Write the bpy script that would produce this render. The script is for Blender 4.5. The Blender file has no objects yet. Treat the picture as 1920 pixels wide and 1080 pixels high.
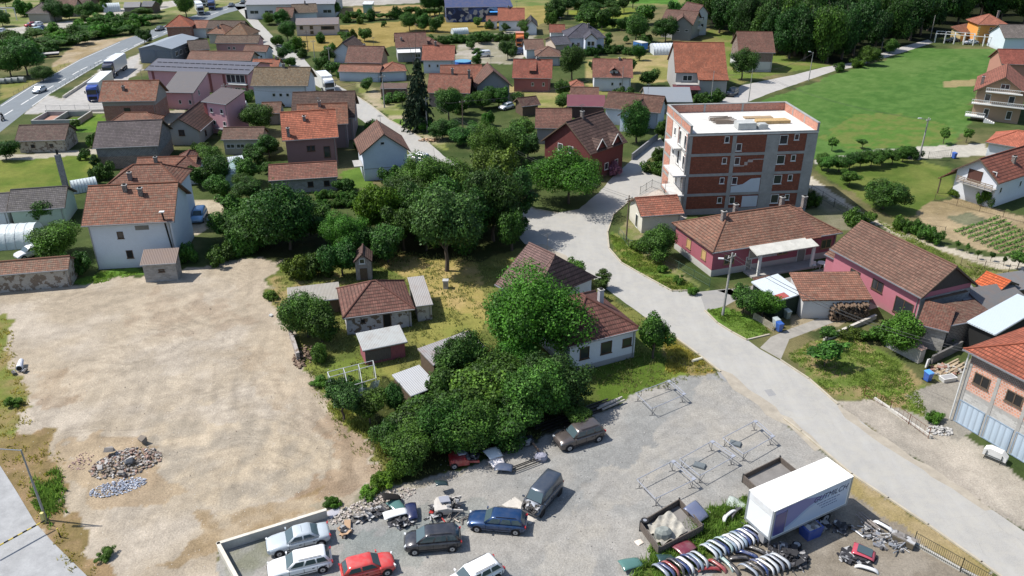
import bpy, bmesh, math, random
import numpy as np
from mathutils import Vector, Matrix
R = math.radians
random.seed(7); rng = np.random.default_rng(7)
SC = bpy.context.scene
# ---------------------------------------------------------------- camera, sky, sun, exposure
CF, CT, CH = 1510.0, R(27), 45.0
cam = bpy.data.cameras.new('camera'); camo = bpy.data.objects.new('camera', cam); SC.collection.objects.link(camo)
cam.sensor_width = 36; cam.lens = 36*CF/1920; cam.clip_end = 6000; cam.clip_start = .5
camo.location = (0, 0, CH); camo.rotation_euler = (R(90)-CT, 0, 0); SC.camera = camo
SUN_EL, SUN_AZ = R(55), R(172)      # direction towards the sun, azimuth counted from +X
sun = bpy.data.lights.new('sun', 'SUN'); sun.energy = 4.3; sun.angle = R(.53); sun.color = (1, .955, .89)
suno = bpy.data.objects.new('sun', sun); SC.collection.objects.link(suno)
sd = Vector((math.cos(SUN_EL)*math.cos(SUN_AZ), math.cos(SUN_EL)*math.sin(SUN_AZ), math.sin(SUN_EL)))
suno.rotation_euler = sd.to_track_quat('Z', 'Y').to_euler(); suno.location = (-60, 0, 90)
W = bpy.data.worlds.new('World'); SC.world = W; W.use_nodes = True
nt = W.node_tree; sky = nt.nodes.new('ShaderNodeTexSky'); sky.sky_type = 'NISHITA'; sky.sun_disc = False
sky.sun_elevation = SUN_EL; sky.sun_rotation = R(90)-SUN_AZ; sky.dust_density = 1.2; sky.ozone_density = 1.5
bg = nt.nodes['Background']; bg.inputs[1].default_value = .115; nt.links.new(sky.outputs[0], bg.inputs[0])
SC.view_settings.view_transform = 'Standard'; SC.view_settings.look = 'None'; SC.view_settings.exposure = .52; SC.view_settings.gamma = 1
SC.cycles.max_bounces = 6; SC.cycles.diffuse_bounces = 3; SC.cycles.transparent_max_bounces = 4
# ---------------------------------------------------------------- helpers
c_, s_ = math.cos(CT), math.sin(CT)
def P(u, v, z=0.0):
    """world point at height z that the photograph shows at pixel (u, v) of 1920x1080"""
    xd = (u-960)/CF; yd = (v-540)/CF; t = (CH-z)/(s_+yd*c_)
    return Vector((xd*t, t*(c_-yd*s_), z))
def ob(r, g, b, k=1.75):
    """photographed sRGB of a sunlit flat surface -> albedo"""
    def l(x):
        x /= 255.0
        return x/12.92 if x < .04045 else ((x+.055)/1.055)**2.4
    return tuple(min(.85, l(x)/k) for x in (r, g, b))
def props(o, label=None, cat=None, group=None, kind=None):
    if label: o['label'] = label
    if cat: o['category'] = cat
    if group: o['group'] = group
    if kind: o['kind'] = kind
    return o
def empty(name, loc, rz=0, label=None, cat=None, group=None):
    o = bpy.data.objects.new(name, None); SC.collection.objects.link(o); o.location = loc; o.rotation_euler = (0, 0, rz); o.empty_display_size = .3
    return props(o, label, cat, group)
class MB:
    def __init__(s): s.v = []; s.f = []; s.m = []
    def add(s, vs, fs, m=0):
        b = len(s.v); s.v += [tuple(x) for x in vs]
        for f in fs: s.f.append([b+i for i in f]); s.m.append(m)
        return s
    def poly(s, vs, m=0): return s.add(vs, [list(range(len(vs)))], m)
    def box(s, x0, y0, z0, x1, y1, z1, m=0):
        return s.add([(x0,y0,z0),(x1,y0,z0),(x1,y1,z0),(x0,y1,z0),(x0,y0,z1),(x1,y0,z1),(x1,y1,z1),(x0,y1,z1)],
                     [(0,3,2,1),(4,5,6,7),(0,1,5,4),(1,2,6,5),(2,3,7,6),(3,0,4,7)], m)
    def obox(s, c, rz, lx, ly, lz, m=0, tilt=0):
        M = Matrix.Translation(c) @ Matrix.Rotation(rz, 4, 'Z') @ Matrix.Rotation(tilt, 4, 'Y')
        vs = [M @ Vector((x*lx/2, y*ly/2, z*lz/2)) for z in (-1,1) for x,y in ((-1,-1),(1,-1),(1,1),(-1,1))]
        return s.add(vs, [(0,3,2,1),(4,5,6,7),(0,1,5,4),(1,2,6,5),(2,3,7,6),(3,0,4,7)], m)
    def prism(s, poly, z0, z1, m=0):
        n = len(poly); vs = [(x,y,z0) for x,y in poly]+[(x,y,z1) for x,y in poly]
        s.add(vs, [list(range(n))[::-1], list(range(n,2*n))]+[(i,(i+1)%n,n+(i+1)%n,n+i) for i in range(n)], m); return s
    def slab(s, quad, t, m=0):
        """quad of 3-D points (ccw from outside) thickened downwards"""
        n = len(quad); q = [Vector(p) for p in quad]; nn = (q[1]-q[0]).cross(q[2]-q[0]).normalized()
        if nn.z < 0: nn = -nn
        lo = [p-nn*t for p in q]
        return s.add([*q, *lo], [list(range(n)), list(range(n,2*n))[::-1]]+[(i,n+i,n+(i+1)%n,(i+1)%n) for i in range(n)], m)
    def tube(s, p0, p1, r0, r1=None, n=8, m=0, cap=True):
        p0 = Vector(p0); p1 = Vector(p1); r1 = r0 if r1 is None else r1; d = (p1-p0).normalized()
        a = d.orthogonal().normalized(); b = d.cross(a); vs = []
        for p, r in ((p0,r0),(p1,r1)):
            for i in range(n):
                t = 2*math.pi*i/n; vs.append(p+a*(r*math.cos(t))+b*(r*math.sin(t)))
        fs = [(i,(i+1)%n,n+(i+1)%n,n+i) for i in range(n)]
        if cap: fs += [list(range(n))[::-1], list(range(n,2*n))]
        return s.add(vs, fs, m)
    def loft(s, rings, m=0, closed=True, cap=True):
        n = len(rings[0]); vs = [p for r in rings for p in r]; fs = []
        for k in range(len(rings)-1):
            for i in range(n if closed else n-1): fs.append((k*n+i, k*n+(i+1)%n, (k+1)*n+(i+1)%n, (k+1)*n+i))
        if cap: fs += [list(range(n))[::-1], [(len(rings)-1)*n+i for i in range(n)]]
        return s.add(vs, fs, m)
    def build(s, name, mats, parent=None, loc=None, smooth=False, rz=0, recalc=True):
        me = bpy.data.meshes.new(name); me.from_pydata(s.v, [], s.f)
        if not isinstance(mats, (list, tuple)): mats = [mats]
        for m in mats: me.materials.append(m)
        if len(mats) > 1: me.polygons.foreach_set('material_index', s.m)
        if recalc:
            bm = bmesh.new(); bm.from_mesh(me); bmesh.ops.recalc_face_normals(bm, faces=bm.faces); bm.to_mesh(me); bm.free()
        uv = me.uv_layers.new(name='UVMap'); co = me.vertices; Z = Vector((0,0,1))
        data = []
        for p in me.polygons:
            n = p.normal
            if abs(n.z) > .995: t = Vector((1,0,0)); b = Vector((0,1,0))
            else: t = Z.cross(n).normalized(); b = n.cross(t)
            for vi in p.vertices:
                q = co[vi].co; data += [q.dot(t), q.dot(b)]
        uv.data.foreach_set('uv', data)
        if smooth: me.polygons.foreach_set('use_smooth', [True]*len(me.polygons))
        o = bpy.data.objects.new(name, me); SC.collection.objects.link(o)
        if parent: o.parent = parent
        if loc is not None: o.location = loc
        if rz: o.rotation_euler = (0,0,rz)
        return o
def children(o): return [c for c in ALLC.get(o.name, [])]
def copy_tree(o, parent=None, loc=None, rz=None, sc=None):
    c = o.copy(); SC.collection.objects.link(c); c.parent = parent
    if loc is not None: c.location = loc
    if rz is not None: c.rotation_euler = (0,0,rz)
    if sc is not None: c.scale = sc
    for ch in list(o.children): copy_tree(ch, c)
    return c
# ---------------------------------------------------------------- materials
MC = {}
def nodes(name):
    m = bpy.data.materials.new(name); m.use_nodes = True; t = m.node_tree; b = t.nodes['Principled BSDF']; return m, t, b
def N(t, k, **kw):
    n = t.nodes.new('ShaderNode'+k)
    for a, v in kw.items():
        if a.startswith('i_'):
            key = a[2:]; key = int(key) if key.isdigit() else key.replace('_', ' ')
            n.inputs[key].default_value = v
        else: setattr(n, a, v)
    return n
def mixc(t, fac, a, b, mode='MIX'):
    n = t.nodes.new('ShaderNodeMix'); n.data_type = 'RGBA'; n.blend_type = mode
    for inp, val in ((n.inputs[0], fac), (n.inputs[6], a), (n.inputs[7], b)):
        if hasattr(val, 'is_linked') or hasattr(val, 'node'): t.links.new(val, inp)
        else: inp.default_value = val if not isinstance(val, tuple) else (*val[:3], 1)
    return n.outputs[2]
def ramp(t, src, a, b, va=0.0, vb=1.0):
    n = t.nodes.new('ShaderNodeMapRange'); n.inputs[1].default_value = a; n.inputs[2].default_value = b; n.inputs[3].default_value = va; n.inputs[4].default_value = vb
    t.links.new(src, n.inputs[0]); return n.outputs[0]
def noise(t, vec, scale, detail=3, rough=.6):
    n = N(t, 'TexNoise', i_Scale=scale, i_Detail=detail, i_Roughness=rough)
    if vec is not None: t.links.new(vec, n.inputs['Vector'])
    return n.outputs[0]
def wpos(t): return N(t, 'NewGeometry').outputs['Position']
def bump(t, b, h, s, d=.02):
    n = N(t, 'Bump', i_Strength=s, i_Distance=d); t.links.new(h, n.inputs['Height']); t.links.new(n.outputs[0], b.inputs['Normal'])
def mul(c, k): return tuple(min(.9, x*k) for x in c)
def mat(kind, col=(.5,.5,.5), **kw):
    key = (kind, tuple(round(x, 3) for x in col), tuple(sorted(kw.items())))
    if key in MC: return MC[key]
    m, t, b = nodes(kind); L = t.links.new; b.inputs['Roughness'].default_value = .85; pos = wpos(t); uv = N(t, 'UVMap').outputs[0]
    b.inputs['Specular IOR Level'].default_value = .3
    base = b.inputs['Base Color']
    if kind == 'tile':
        rh = kw.get('rh', .36); br = N(t, 'TexBrick', offset=0.0, squash=1.0, i_Scale=1.0, i_Mortar_Size=.022, i_Mortar_Smooth=.3, i_Bias=0.0, i_Brick_Width=.25, i_Row_Height=rh)
        L(uv, br.inputs['Vector']); br.inputs['Color1'].default_value = (*mul(col, 1.45), 1); br.inputs['Color2'].default_value = (*mul(col, .85), 1)
        br.inputs['Mortar'].default_value = (*mul(col, .3), 1)
        n1 = ramp(t, noise(t, pos, .55, 5, .65), .35, .72); n2 = ramp(t, noise(t, pos, 2.3, 4, .7), .45, .75)
        moss = kw.get('moss', .5)
        a = mixc(t, n1, br.outputs[0], mixc(t, .75, br.outputs[0], (*mul(col, .45), 1)))
        k = t.nodes.new('ShaderNodeMath'); k.operation = 'MULTIPLY'; L(n2, k.inputs[0]); k.inputs[1].default_value = moss
        L(mixc(t, k.outputs[0], a, (.17, .155, .115)), base)
        w = N(t, 'SeparateXYZ'); L(uv, w.inputs[0]); dv = N(t, 'Math', operation='DIVIDE', i_1=rh); L(w.outputs[1], dv.inputs[0]); fr = N(t, 'Math', operation='FRACT'); L(dv.outputs[0], fr.inputs[0])
        jit = ramp(t, noise(t, uv, 1.7, 3), .3, .7, .45, 1.0); ln = N(t, 'Math', operation='MULTIPLY'); L(ramp(t, fr.outputs[0], .34, .12, 0, 1), ln.inputs[0]); L(jit, ln.inputs[1]); src = base.links[0].from_socket
        L(mixc(t, ln.outputs[0], src, (*mul(col, .2), 1)), base); iv = N(t, 'Math', operation='MULTIPLY', i_1=-1.0); L(fr.outputs[0], iv.inputs[0]); bump(t, b, iv.outputs[0], .7, .06)
        b.inputs['Roughness'].default_value = .8
    elif kind in ('brick', 'block', 'hollow'):
        bw, bh, mo = {'brick': (.27,.125,.018), 'block': (.42,.21,.025), 'hollow': (.26,.25,.03)}[kind]
        br = N(t, 'TexBrick', i_Scale=1.0, i_Mortar_Size=mo, i_Mortar_Smooth=.2, i_Brick_Width=bw, i_Row_Height=bh); L(uv, br.inputs['Vector'])
        br.inputs['Color1'].default_value = (*mul(col, 1.22), 1); br.inputs['Color2'].default_value = (*mul(col, .75), 1); br.inputs['Mortar'].default_value = (*kw.get('mort', (.33,.31,.28)), 1)
        n1 = ramp(t, noise(t, pos, 1.1, 5, .7), .35, .75, 0, .55); L(mixc(t, n1, br.outputs[0], (*mul(col, .6), 1)), base); bump(t, b, br.outputs[1], -.5, .02)
    elif kind == 'plaster':
        n1 = ramp(t, noise(t, pos, .7, 5, .7), .3, .8, 0, .3); n2 = ramp(t, noise(t, pos, 6, 3), .35, .75, 0, .12)
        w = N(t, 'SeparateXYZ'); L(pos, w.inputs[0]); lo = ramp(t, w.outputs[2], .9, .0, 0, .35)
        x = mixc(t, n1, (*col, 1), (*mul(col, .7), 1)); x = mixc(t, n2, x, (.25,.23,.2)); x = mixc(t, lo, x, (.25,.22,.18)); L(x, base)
        bump(t, b, noise(t, pos, 9, 4), .25, .03)
    elif kind == 'oldplaster':
        n0 = noise(t, pos, 1.3, 4, .6); k = N(t, 'Math', operation='GREATER_THAN', i_1=.54); L(n0, k.inputs[0])
        br = N(t, 'TexBrick', i_Scale=1.0, i_Mortar_Size=.02, i_Brick_Width=.28, i_Row_Height=.13); L(uv, br.inputs['Vector'])
        br.inputs['Color1'].default_value = (.2,.14,.1,1); br.inputs['Color2'].default_value = (.14,.1,.075,1); br.inputs['Mortar'].default_value = (.2,.18,.15,1)
        x = mixc(t, ramp(t, noise(t, pos, 3, 4), .4, .7, 0, .5), (*col, 1), (*mul(col, .55), 1)); L(mixc(t, k.outputs[0], x, br.outputs[0]), base)
    elif kind == 'sheet':
        w = N(t, 'TexWave', wave_type='BANDS', bands_direction='X', i_Scale=kw.get('ws', 2.2), i_Distortion=0.0); L(uv, w.inputs[0])
        n1 = ramp(t, noise(t, pos, .9, 5, .7), .45, .75, 0, kw.get('rust', .5)); x = mixc(t, ramp(t, w.outputs[1], 0, .3, .55, 0), (*col, 1), (*mul(col, .5), 1))
        L(mixc(t, n1, x, kw.get('rc', (.2,.13,.09))), base); bump(t, b, w.outputs[1], .6, .04); b.inputs['Roughness'].default_value = .55; b.inputs['Metallic'].default_value = 0.0
    elif kind == 'concrete':
        n1 = ramp(t, noise(t, pos, .8, 6, .7), .3, .75); n2 = ramp(t, noise(t, pos, 9, 3), .4, .8, 0, .3)
        x = mixc(t, n1, (*mul(col, 1.12), 1), (*mul(col, .72), 1)); L(mixc(t, n2, x, (*mul(col, .55), 1)), base); bump(t, b, noise(t, pos, 12, 3), .2, .02)
    elif kind == 'asphalt':
        st = N(t, 'Mapping'); L(pos, st.inputs[0]); st.inputs['Rotation'].default_value = (0,0,kw.get('rot', 0)); st.inputs['Scale'].default_value = (1, .12, 1)
        n1 = ramp(t, noise(t, st.outputs[0], .9, 5, .6), .3, .75); n2 = ramp(t, noise(t, pos, .25, 5, .7), .4, .65, 0, .8); n3 = ramp(t, noise(t, pos, 14, 4, .8), .35, .75)
        cr = N(t, 'TexVoronoi', feature='DISTANCE_TO_EDGE', i_Scale=.42); wv = N(t, 'VectorMath', operation='ADD'); nz = N(t, 'TexNoise', i_Scale=.5, i_Detail=6.0); L(pos, nz.inputs[0]); L(pos, wv.inputs[0]); L(nz.outputs[1], wv.inputs[1]); L(wv.outputs[0], cr.inputs[0])
        crm = ramp(t, noise(t, pos, .12, 3), .45, .7); crk0 = ramp(t, cr.outputs[0], .0, .012, kw.get('crack', .3), 0)
        n4 = ramp(t, noise(t, pos, .9, 4, .7), .42, .62, 0, .55); x = mixc(t, n1, (*mul(col, 1.14), 1), (*mul(col, .8), 1)); x = mixc(t, n2, x, (*mul(col, .76), 1)); x = mixc(t, n4, x, (col[0]*1.12, col[1]*1.08, col[2]*.98)); x = mixc(t, n3, x, (*mul(col, 1.18), 1)); crk = N(t, 'Math', operation='MULTIPLY'); L(crk0, crk.inputs[0]); L(crm, crk.inputs[1]); L(mixc(t, crk.outputs[0], x, (*mul(col, .5), 1)), base)
        bump(t, b, noise(t, pos, 25, 2), .3, .01)
    elif kind == 'paint':
        fl = ramp(t, noise(t, pos, 2.0, 4), .4, .8, 0, kw.get('dirt', .18)); L(mixc(t, fl, (*col, 1), (.3,.27,.23)), base)
        b.inputs['Roughness'].default_value = kw.get('ro', .32); b.inputs['Specular IOR Level'].default_value = .5; b.inputs['Coat Weight'].default_value = kw.get('coat', .6); b.inputs['Coat Roughness'].default_value = .12; b.inputs['Metallic'].default_value = kw.get('met', 0.0)
    elif kind == 'glass':
        b.inputs['Base Color'].default_value = (*col, 1); b.inputs['Roughness'].default_value = kw.get('ro', .08); b.inputs['Specular IOR Level'].default_value = .7; b.inputs['IOR'].default_value = 1.5
    elif kind == 'film':
        b.inputs['Base Color'].default_value = (*col, 1); b.inputs['Roughness'].default_value = .35; b.inputs['Alpha'].default_value = kw.get('al', .8); bump(t, b, noise(t, pos, 1.4, 3), .6, .15)
    elif kind == 'metal':
        L(mixc(t, ramp(t, noise(t, pos, 5, 4), .4, .75, 0, .5), (*col, 1), (*mul(col, .55), 1)), base); b.inputs['Metallic'].default_value = .5; b.inputs['Roughness'].default_value = .45
    elif kind == 'wood':
        st = N(t, 'Mapping'); L(uv, st.inputs[0]); st.inputs['Scale'].default_value = (6, .6, 1)
        L(mixc(t, ramp(t, noise(t, st.outputs[0], 3, 5), .3, .7), (*mul(col, 1.25), 1), (*mul(col, .6), 1)), base)
    elif kind == 'cloth':
        L(mixc(t, ramp(t, noise(t, pos, 2.2, 4), .35, .7), (*col, 1), (*mul(col, .6), 1)), base)
    elif kind == 'mixed':    # scattered parts: greasy metal, plastic and dust
        v = N(t, 'TexVoronoi', i_Scale=kw.get('vs', 2.6)); L(pos, v.inputs[0]); sp = N(t, 'SeparateXYZ'); L(v.outputs[1], sp.inputs[0])
        x = mixc(t, ramp(t, sp.outputs[0], .3, .9), (*mul(col, .5), 1), (*mul(col, 1.6), 1)); L(mixc(t, ramp(t, sp.outputs[1], .75, .8, 0, .9), x, (.4,.4,.4)), base); b.inputs['Roughness'].default_value = .55
    else:
        L(mixc(t, ramp(t, noise(t, pos, 2.5, 4), .35, .75, 0, .35), (*col, 1), (*mul(col, .6), 1)), base)
    MC[key] = m; return m
def leafmat(name, col, col2, trans=.25):
    m, t, b = nodes(name); L = t.links.new; g = N(t, 'NewGeometry'); oi = N(t, 'ObjectInfo')
    r = g.outputs['Random Per Island']; x = mixc(t, r, (*col, 1), (*col2, 1)); x = mixc(t, 1.0, x, oi.outputs['Color'], 'MULTIPLY')
    n1 = ramp(t, noise(t, wpos(t), .8, 4, .6), .33, .68, .5, 1.4); hs = N(t, 'HueSaturation'); L(x, hs.inputs['Color']); L(n1, hs.inputs['Value'])
    L(hs.outputs[0], b.inputs['Base Color']); b.inputs['Roughness'].default_value = .6; b.inputs['Specular IOR Level'].default_value = .25
    tr = N(t, 'BsdfTranslucent'); L(hs.outputs[0], tr.inputs[0]); mx = N(t, 'MixShader', i_0=trans); L(b.outputs[0], mx.inputs[1]); L(tr.outputs[0], mx.inputs[2]); L(mx.outputs[0], t.nodes['Material Output'].inputs[0])
    return m
M_GLASS = mat('glass', (.03,.035,.04)); M_WHITE = mat('plain', (.62,.62,.6)); M_BROWNW = mat('plain', (.09,.055,.035)); M_DARK = mat('plain', (.02,.02,.02)); M_CONC = mat('concrete', (.36,.35,.33))
M_TIMBER = mat('wood', (.12,.085,.06)); M_GREY = mat('metal', (.3,.31,.33)); M_BARK = mat('wood', (.09,.07,.055)); M_POLE = mat('concrete', (.33,.32,.3))
LEAF = leafmat('foliage', (.088,.172,.026), (.024,.056,.012), .2); LEAFL = leafmat('bright_foliage', (.105,.235,.026), (.034,.086,.012), .24); NEEDLE = leafmat('needle_foliage', (.025,.05,.02), (.012,.028,.012), .05)
GRASS = leafmat('grass_blades', (.3,.34,.12), (.18,.24,.07), .5)
# ---------------------------------------------------------------- ground: one sheet split by kind of cover
def vnoise(x, y, sc, seed=0):
    r = np.random.default_rng(seed); T = r.random((256, 256)); x = x/sc+1000.3; y = y/sc+1000.7
    xi = np.floor(x).astype(int); yi = np.floor(y).astype(int); fx = x-xi; fy = y-yi; fx = fx*fx*(3-2*fx); fy = fy*fy*(3-2*fy)
    g = lambda a, b: T[a % 256, b % 256]
    return (g(xi,yi)*(1-fx)+g(xi+1,yi)*fx)*(1-fy)+(g(xi,yi+1)*(1-fx)+g(xi+1,yi+1)*fx)*fy
def fbm(x, y, sc, seed=0, o=4): return sum(vnoise(x, y, sc/2**k, seed+k)*.5**k for k in range(o))/sum(.5**k for k in range(o))
def inside(px, py, poly):
    r = np.zeros(px.shape, bool); n = len(poly)
    for i in range(n):
        x0, y0 = poly[i]; x1, y1 = poly[(i+1) % n]
        if y0 == y1: continue
        c = ((y0 > py) != (y1 > py)) & (px < (x1-x0)*(py-y0)/(y1-y0)+x0); r ^= c
    return r
def G2(pl): return [tuple(P(u, max(v, -150))[:2]) for u, v in pl]
ny, nx = 600, 500
Y = 22*(640/22)**(np.linspace(0, 1, ny)); sx = np.linspace(-1, 1, nx)
YY = np.repeat(Y[:, None], nx, 1); XX = sx[None]*(YY*.72+24)
cls = np.zeros((ny, nx), int)      # 0 ground 1 dirt lot 2 gravel yard 3 meadow 4 field 5 forest floor
OLIVE = ob(125,128,70); col = np.zeros((ny, nx, 3)); det = np.zeros((ny, nx))
n_a = fbm(XX, YY, 18, 3); n_b = fbm(XX, YY, 5, 11); n_c = fbm(XX, YY, 1.6, 23)
def lerp(a, b, t): return a+(np.array(b)-a)*t[..., None]
col[:] = ob(92,106,60); col[:] = lerp(col, ob(146,136,96), np.clip((n_a-.47)*4, 0, 1)*.9); col[:] = lerp(col, ob(66,86,44), np.clip((n_b-.48)*4, 0, 1)*.85)
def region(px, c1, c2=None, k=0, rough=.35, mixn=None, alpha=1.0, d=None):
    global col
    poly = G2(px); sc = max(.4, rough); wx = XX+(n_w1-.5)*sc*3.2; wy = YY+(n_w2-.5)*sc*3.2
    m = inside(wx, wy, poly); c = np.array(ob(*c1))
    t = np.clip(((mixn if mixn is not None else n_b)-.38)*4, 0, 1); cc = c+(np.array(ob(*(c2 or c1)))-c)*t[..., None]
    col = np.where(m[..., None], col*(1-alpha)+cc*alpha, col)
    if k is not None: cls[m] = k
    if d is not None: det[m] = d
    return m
n_w1 = fbm(XX, YY, 2.2, 41, 3); n_w2 = fbm(XX, YY, 2.2, 57, 3)
# far country
region([(600,-60),(1300,-60),(1300,10),(940,14),(800,4),(600,10)], (150,150,95), (120,140,75))
region([(455,-20),(1000,-20),(900,8),(800,5),(640,12),(455,22)], (205,200,190), (185,180,170), 0)
region([(0,-30),(330,-30),(460,0),(370,26),(250,30),(130,52),(0,62)], (170,165,120), (125,140,75))
region([(635,16),(800,8),(800,24),(700,34),(640,36)], (192,168,118), (178,152,100), 4)
region([(800,26),(960,12),(1038,10),(1045,38),(990,52),(900,40),(800,34)], (182,164,100), (160,150,85), 4)
region([(555,70),(640,47),(750,40),(830,32),(940,30),(960,52),(860,62),(740,64),(742,86),(690,95),(600,96),(562,98)], (178,158,96), (160,142,80), 4)
region([(1060,20),(1190,14),(1200,45),(1130,62),(1090,44)], (150,158,70), (120,140,60), 3)
region([(1170,-30),(1280,-30),(1270,8),(1180,6)], (100,150,60), (85,130,50), 3)
region([(940,60),(1000,55),(1010,90),(960,120),(850,118),(860,84)], (200,192,178), (170,165,140), 0)
region([(1100,112),(1265,100),(1265,152),(1190,158),(1185,180),(1100,178)], (190,172,120), (150,150,85), 4)
region([(940,160),(1050,165),(1060,200),(980,205),(940,190)], (185,172,120), (140,148,80))
region([(1310,80),(1340,45),(1440,95),(1560,124),(1450,140),(1380,160)], (120,140,65), (150,145,90))
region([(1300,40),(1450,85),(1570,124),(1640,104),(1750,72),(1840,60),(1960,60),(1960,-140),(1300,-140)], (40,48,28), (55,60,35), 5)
# hayfield and meadow
MEADOW = [(1400,205),(1440,184),(1515,160),(1570,138),(1660,112),(1720,90),(1890,92),(1868,150),(1818,185),(1815,240),(1770,285),(1640,285),(1530,300),(1470,250)]
region(MEADOW, (92,132,60), (110,142,74), 3, .6, n_c*.5+n_a*.5); region([(1500,230),(1620,180),(1800,110),(1880,100),(1830,190),(1700,230)], (84,126,56), (98,136,66), 3, 2.0, n_c, .8)
region([(1540,262),(1600,212),(1700,214),(1780,235),(1800,262),(1720,276),(1600,280)], (140,148,80), (95,135,55), 3, 1.2, n_c, .75)
region([(1770,152),(1830,148),(1830,160),(1772,164)], (175,160,115), None, 3)
region([(1528,318),(1545,302),(1640,292),(1725,300),(1790,318),(1785,366),(1740,385),(1715,402),(1680,412),(1640,392),(1580,352)], (132,142,72), (100,122,52), 3, .5)
region([(1715,398),(1750,380),(1795,372),(1860,392),(1930,410),(1960,480),(1870,474),(1790,452),(1730,425)], (196,176,140), (170,152,115), 1, .5)
region([(1772,408),(1812,396),(1856,414),(1810,424)], (140,140,112), (120,125,95), 1, .2)
region([(1640,408),(1720,440),(1800,482),(1920,512),(1960,560),(1880,560),(1780,500),(1700,460)], (158,150,105), (115,128,70), 0, .5)
region([(1500,325),(1520,330),(1625,405),(1740,455),(1830,478),(1940,488),(1940,512),(1860,500),(1720,456),(1600,402),(1505,345)], (226,216,196), (208,196,172), 0, .3)
region([(1530,301),(1640,281),(1720,276),(1850,270),(1860,290),(1720,299),(1640,290),(1530,308)], (215,210,196), None, 0, .25)
region([(1470,365),(1530,360),(1620,405),(1640,430),(1560,430),(1500,400)], (150,145,120), (120,125,85))
# left country
region([(-60,300),(0,297),(188,288),(200,330),(100,352),(-60,366)], (138,146,70), (108,130,52), 3, .5)
region([(130,222),(196,214),(200,246),(140,250)], (120,150,60), (95,135,50), 3)
region([(-60,292),(60,288),(190,278),(192,288),(60,298),(-60,302)], (205,198,180), None, 0, .2)
region([(100,118),(150,78),(232,70),(268,66),(200,92),(110,140),(85,150)], (200,182,152), (178,158,120), 1, .6)
region([(0,155),(60,150),(110,120),(135,118),(60,165),(0,190)], (160,152,95), (130,140,70), 0, .6)
region([(-60,62),(60,48),(125,40),(170,42),(100,58),(60,66),(-60,82)], (215,210,200), (198,192,180), 0, .4)
region([(190,22),(330,0),(350,8),(250,28),(195,32)], (205,200,188), None, 0)
region([(40,216),(88,178),(112,186),(190,130),(262,100),(268,130),(235,152),(200,212),(85,212)], (212,206,196), (195,190,182), 2, .2)
region([(300,215),(345,200),(352,250),(320,262),(300,240)], (190,180,160), None, 0)
region([(410,222),(455,218),(456,236),(412,242)], (210,200,180), (180,170,140), 0)
region([(350,376),(420,374),(425,400),(400,425),(372,440),(352,440),(352,420)], (222,208,182), (195,180,150), 1, .4)
region([(640,320),(690,312),(700,350),(640,360)], (110,140,60), (85,120,50))
region([(660,150),(700,165),(770,215),(790,240),(840,262),(835,285),(800,262),(735,225),(690,190)], (200,185,155), (140,150,80), 0, .6)
region([(735,225),(790,218),(792,240),(760,242)], (110,140,60), None)
# plot with the old houses
region([(495,545),(520,500),(560,470),(700,455),(900,440),(1000,470),(1030,480),(1110,525),(1210,600),(1310,668),(1345,700),(1300,705),(1190,742),(1100,780),(1000,825),(850,885),(745,905),(690,930),(655,860),(600,745),(560,670),(540,625)], (140,140,78), (110,125,60), 3, .7)
region([(690,490),(760,478),(870,470),(905,520),(912,600),(880,640),(800,560),(745,505)], (206,182,122), (180,165,98), 3, .7, n_c)
region([(510,520),(640,510),(640,545),(560,560),(520,600),(505,560)], (185,165,115), (135,140,75), 3, .7, n_c)
region([(800,560),(912,600),(900,640),(870,665),(800,650),(770,640)], (165,162,88), (140,150,72), 3, .5)
region([(570,690),(720,660),(800,720),(760,790),(640,800),(590,730)], (160,158,85), (125,142,65), 3, .6)
region([(1110,690),(1190,660),(1290,660),(1335,695),(1270,706),(1190,742),(1120,762)], (135,150,65), (100,125,48), 3, .4)
region([(1235,625),(1260,625),(1350,700),(1300,704),(1250,670)], (185,160,110), (150,140,85), 0, .4)
# bare lot
region([(-120,560),(0,546),(130,533),(190,522),(265,518),(335,508),(455,482),(532,485),(508,515),(497,548),(548,628),(566,680),(602,748),(648,802),(700,832),(716,880),(690,925),(640,950),(612,966),(408,1030),(440,1110),(-120,1110)], (216,203,184), (204,189,166), 1, .8)
region([(-120,780),(0,800),(90,815),(120,860),(110,940),(160,1000),(230,1110),(150,1110),(60,960),(-120,860)], (182,155,118), (150,132,88), 1, 1.0, n_c)
region([(600,745),(648,802),(700,832),(716,880),(690,925),(620,955),(560,930),(640,880),(600,820)], (176,148,118), (200,175,145), 1, 1.2, n_c, .7)
region([(430,500),(520,488),(500,540),(520,620),(580,760),(640,830),(560,800),(480,640)], (190,172,148), (212,196,172), 1, 1.4, n_b, .6)
region([(60,700),(200,690),(160,740),(60,780)], (178,152,122), (205,185,158), 1, 1.2, n_c, .55)
region([(380,970),(610,925),(612,962),(408,1028),(300,1060)], (178,152,112), (200,180,150), 1, 1.0, n_c, .75)
region([(255,500),(270,510),(150,532),(130,530),(190,512)], (110,150,60), None, 3, .3)
region([(-120,540),(0,590),(18,600),(12,680),(40,720),(50,760),(30,810),(0,830),(-120,850)], (140,150,75), (165,148,100), 0, .9, n_c)
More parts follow.
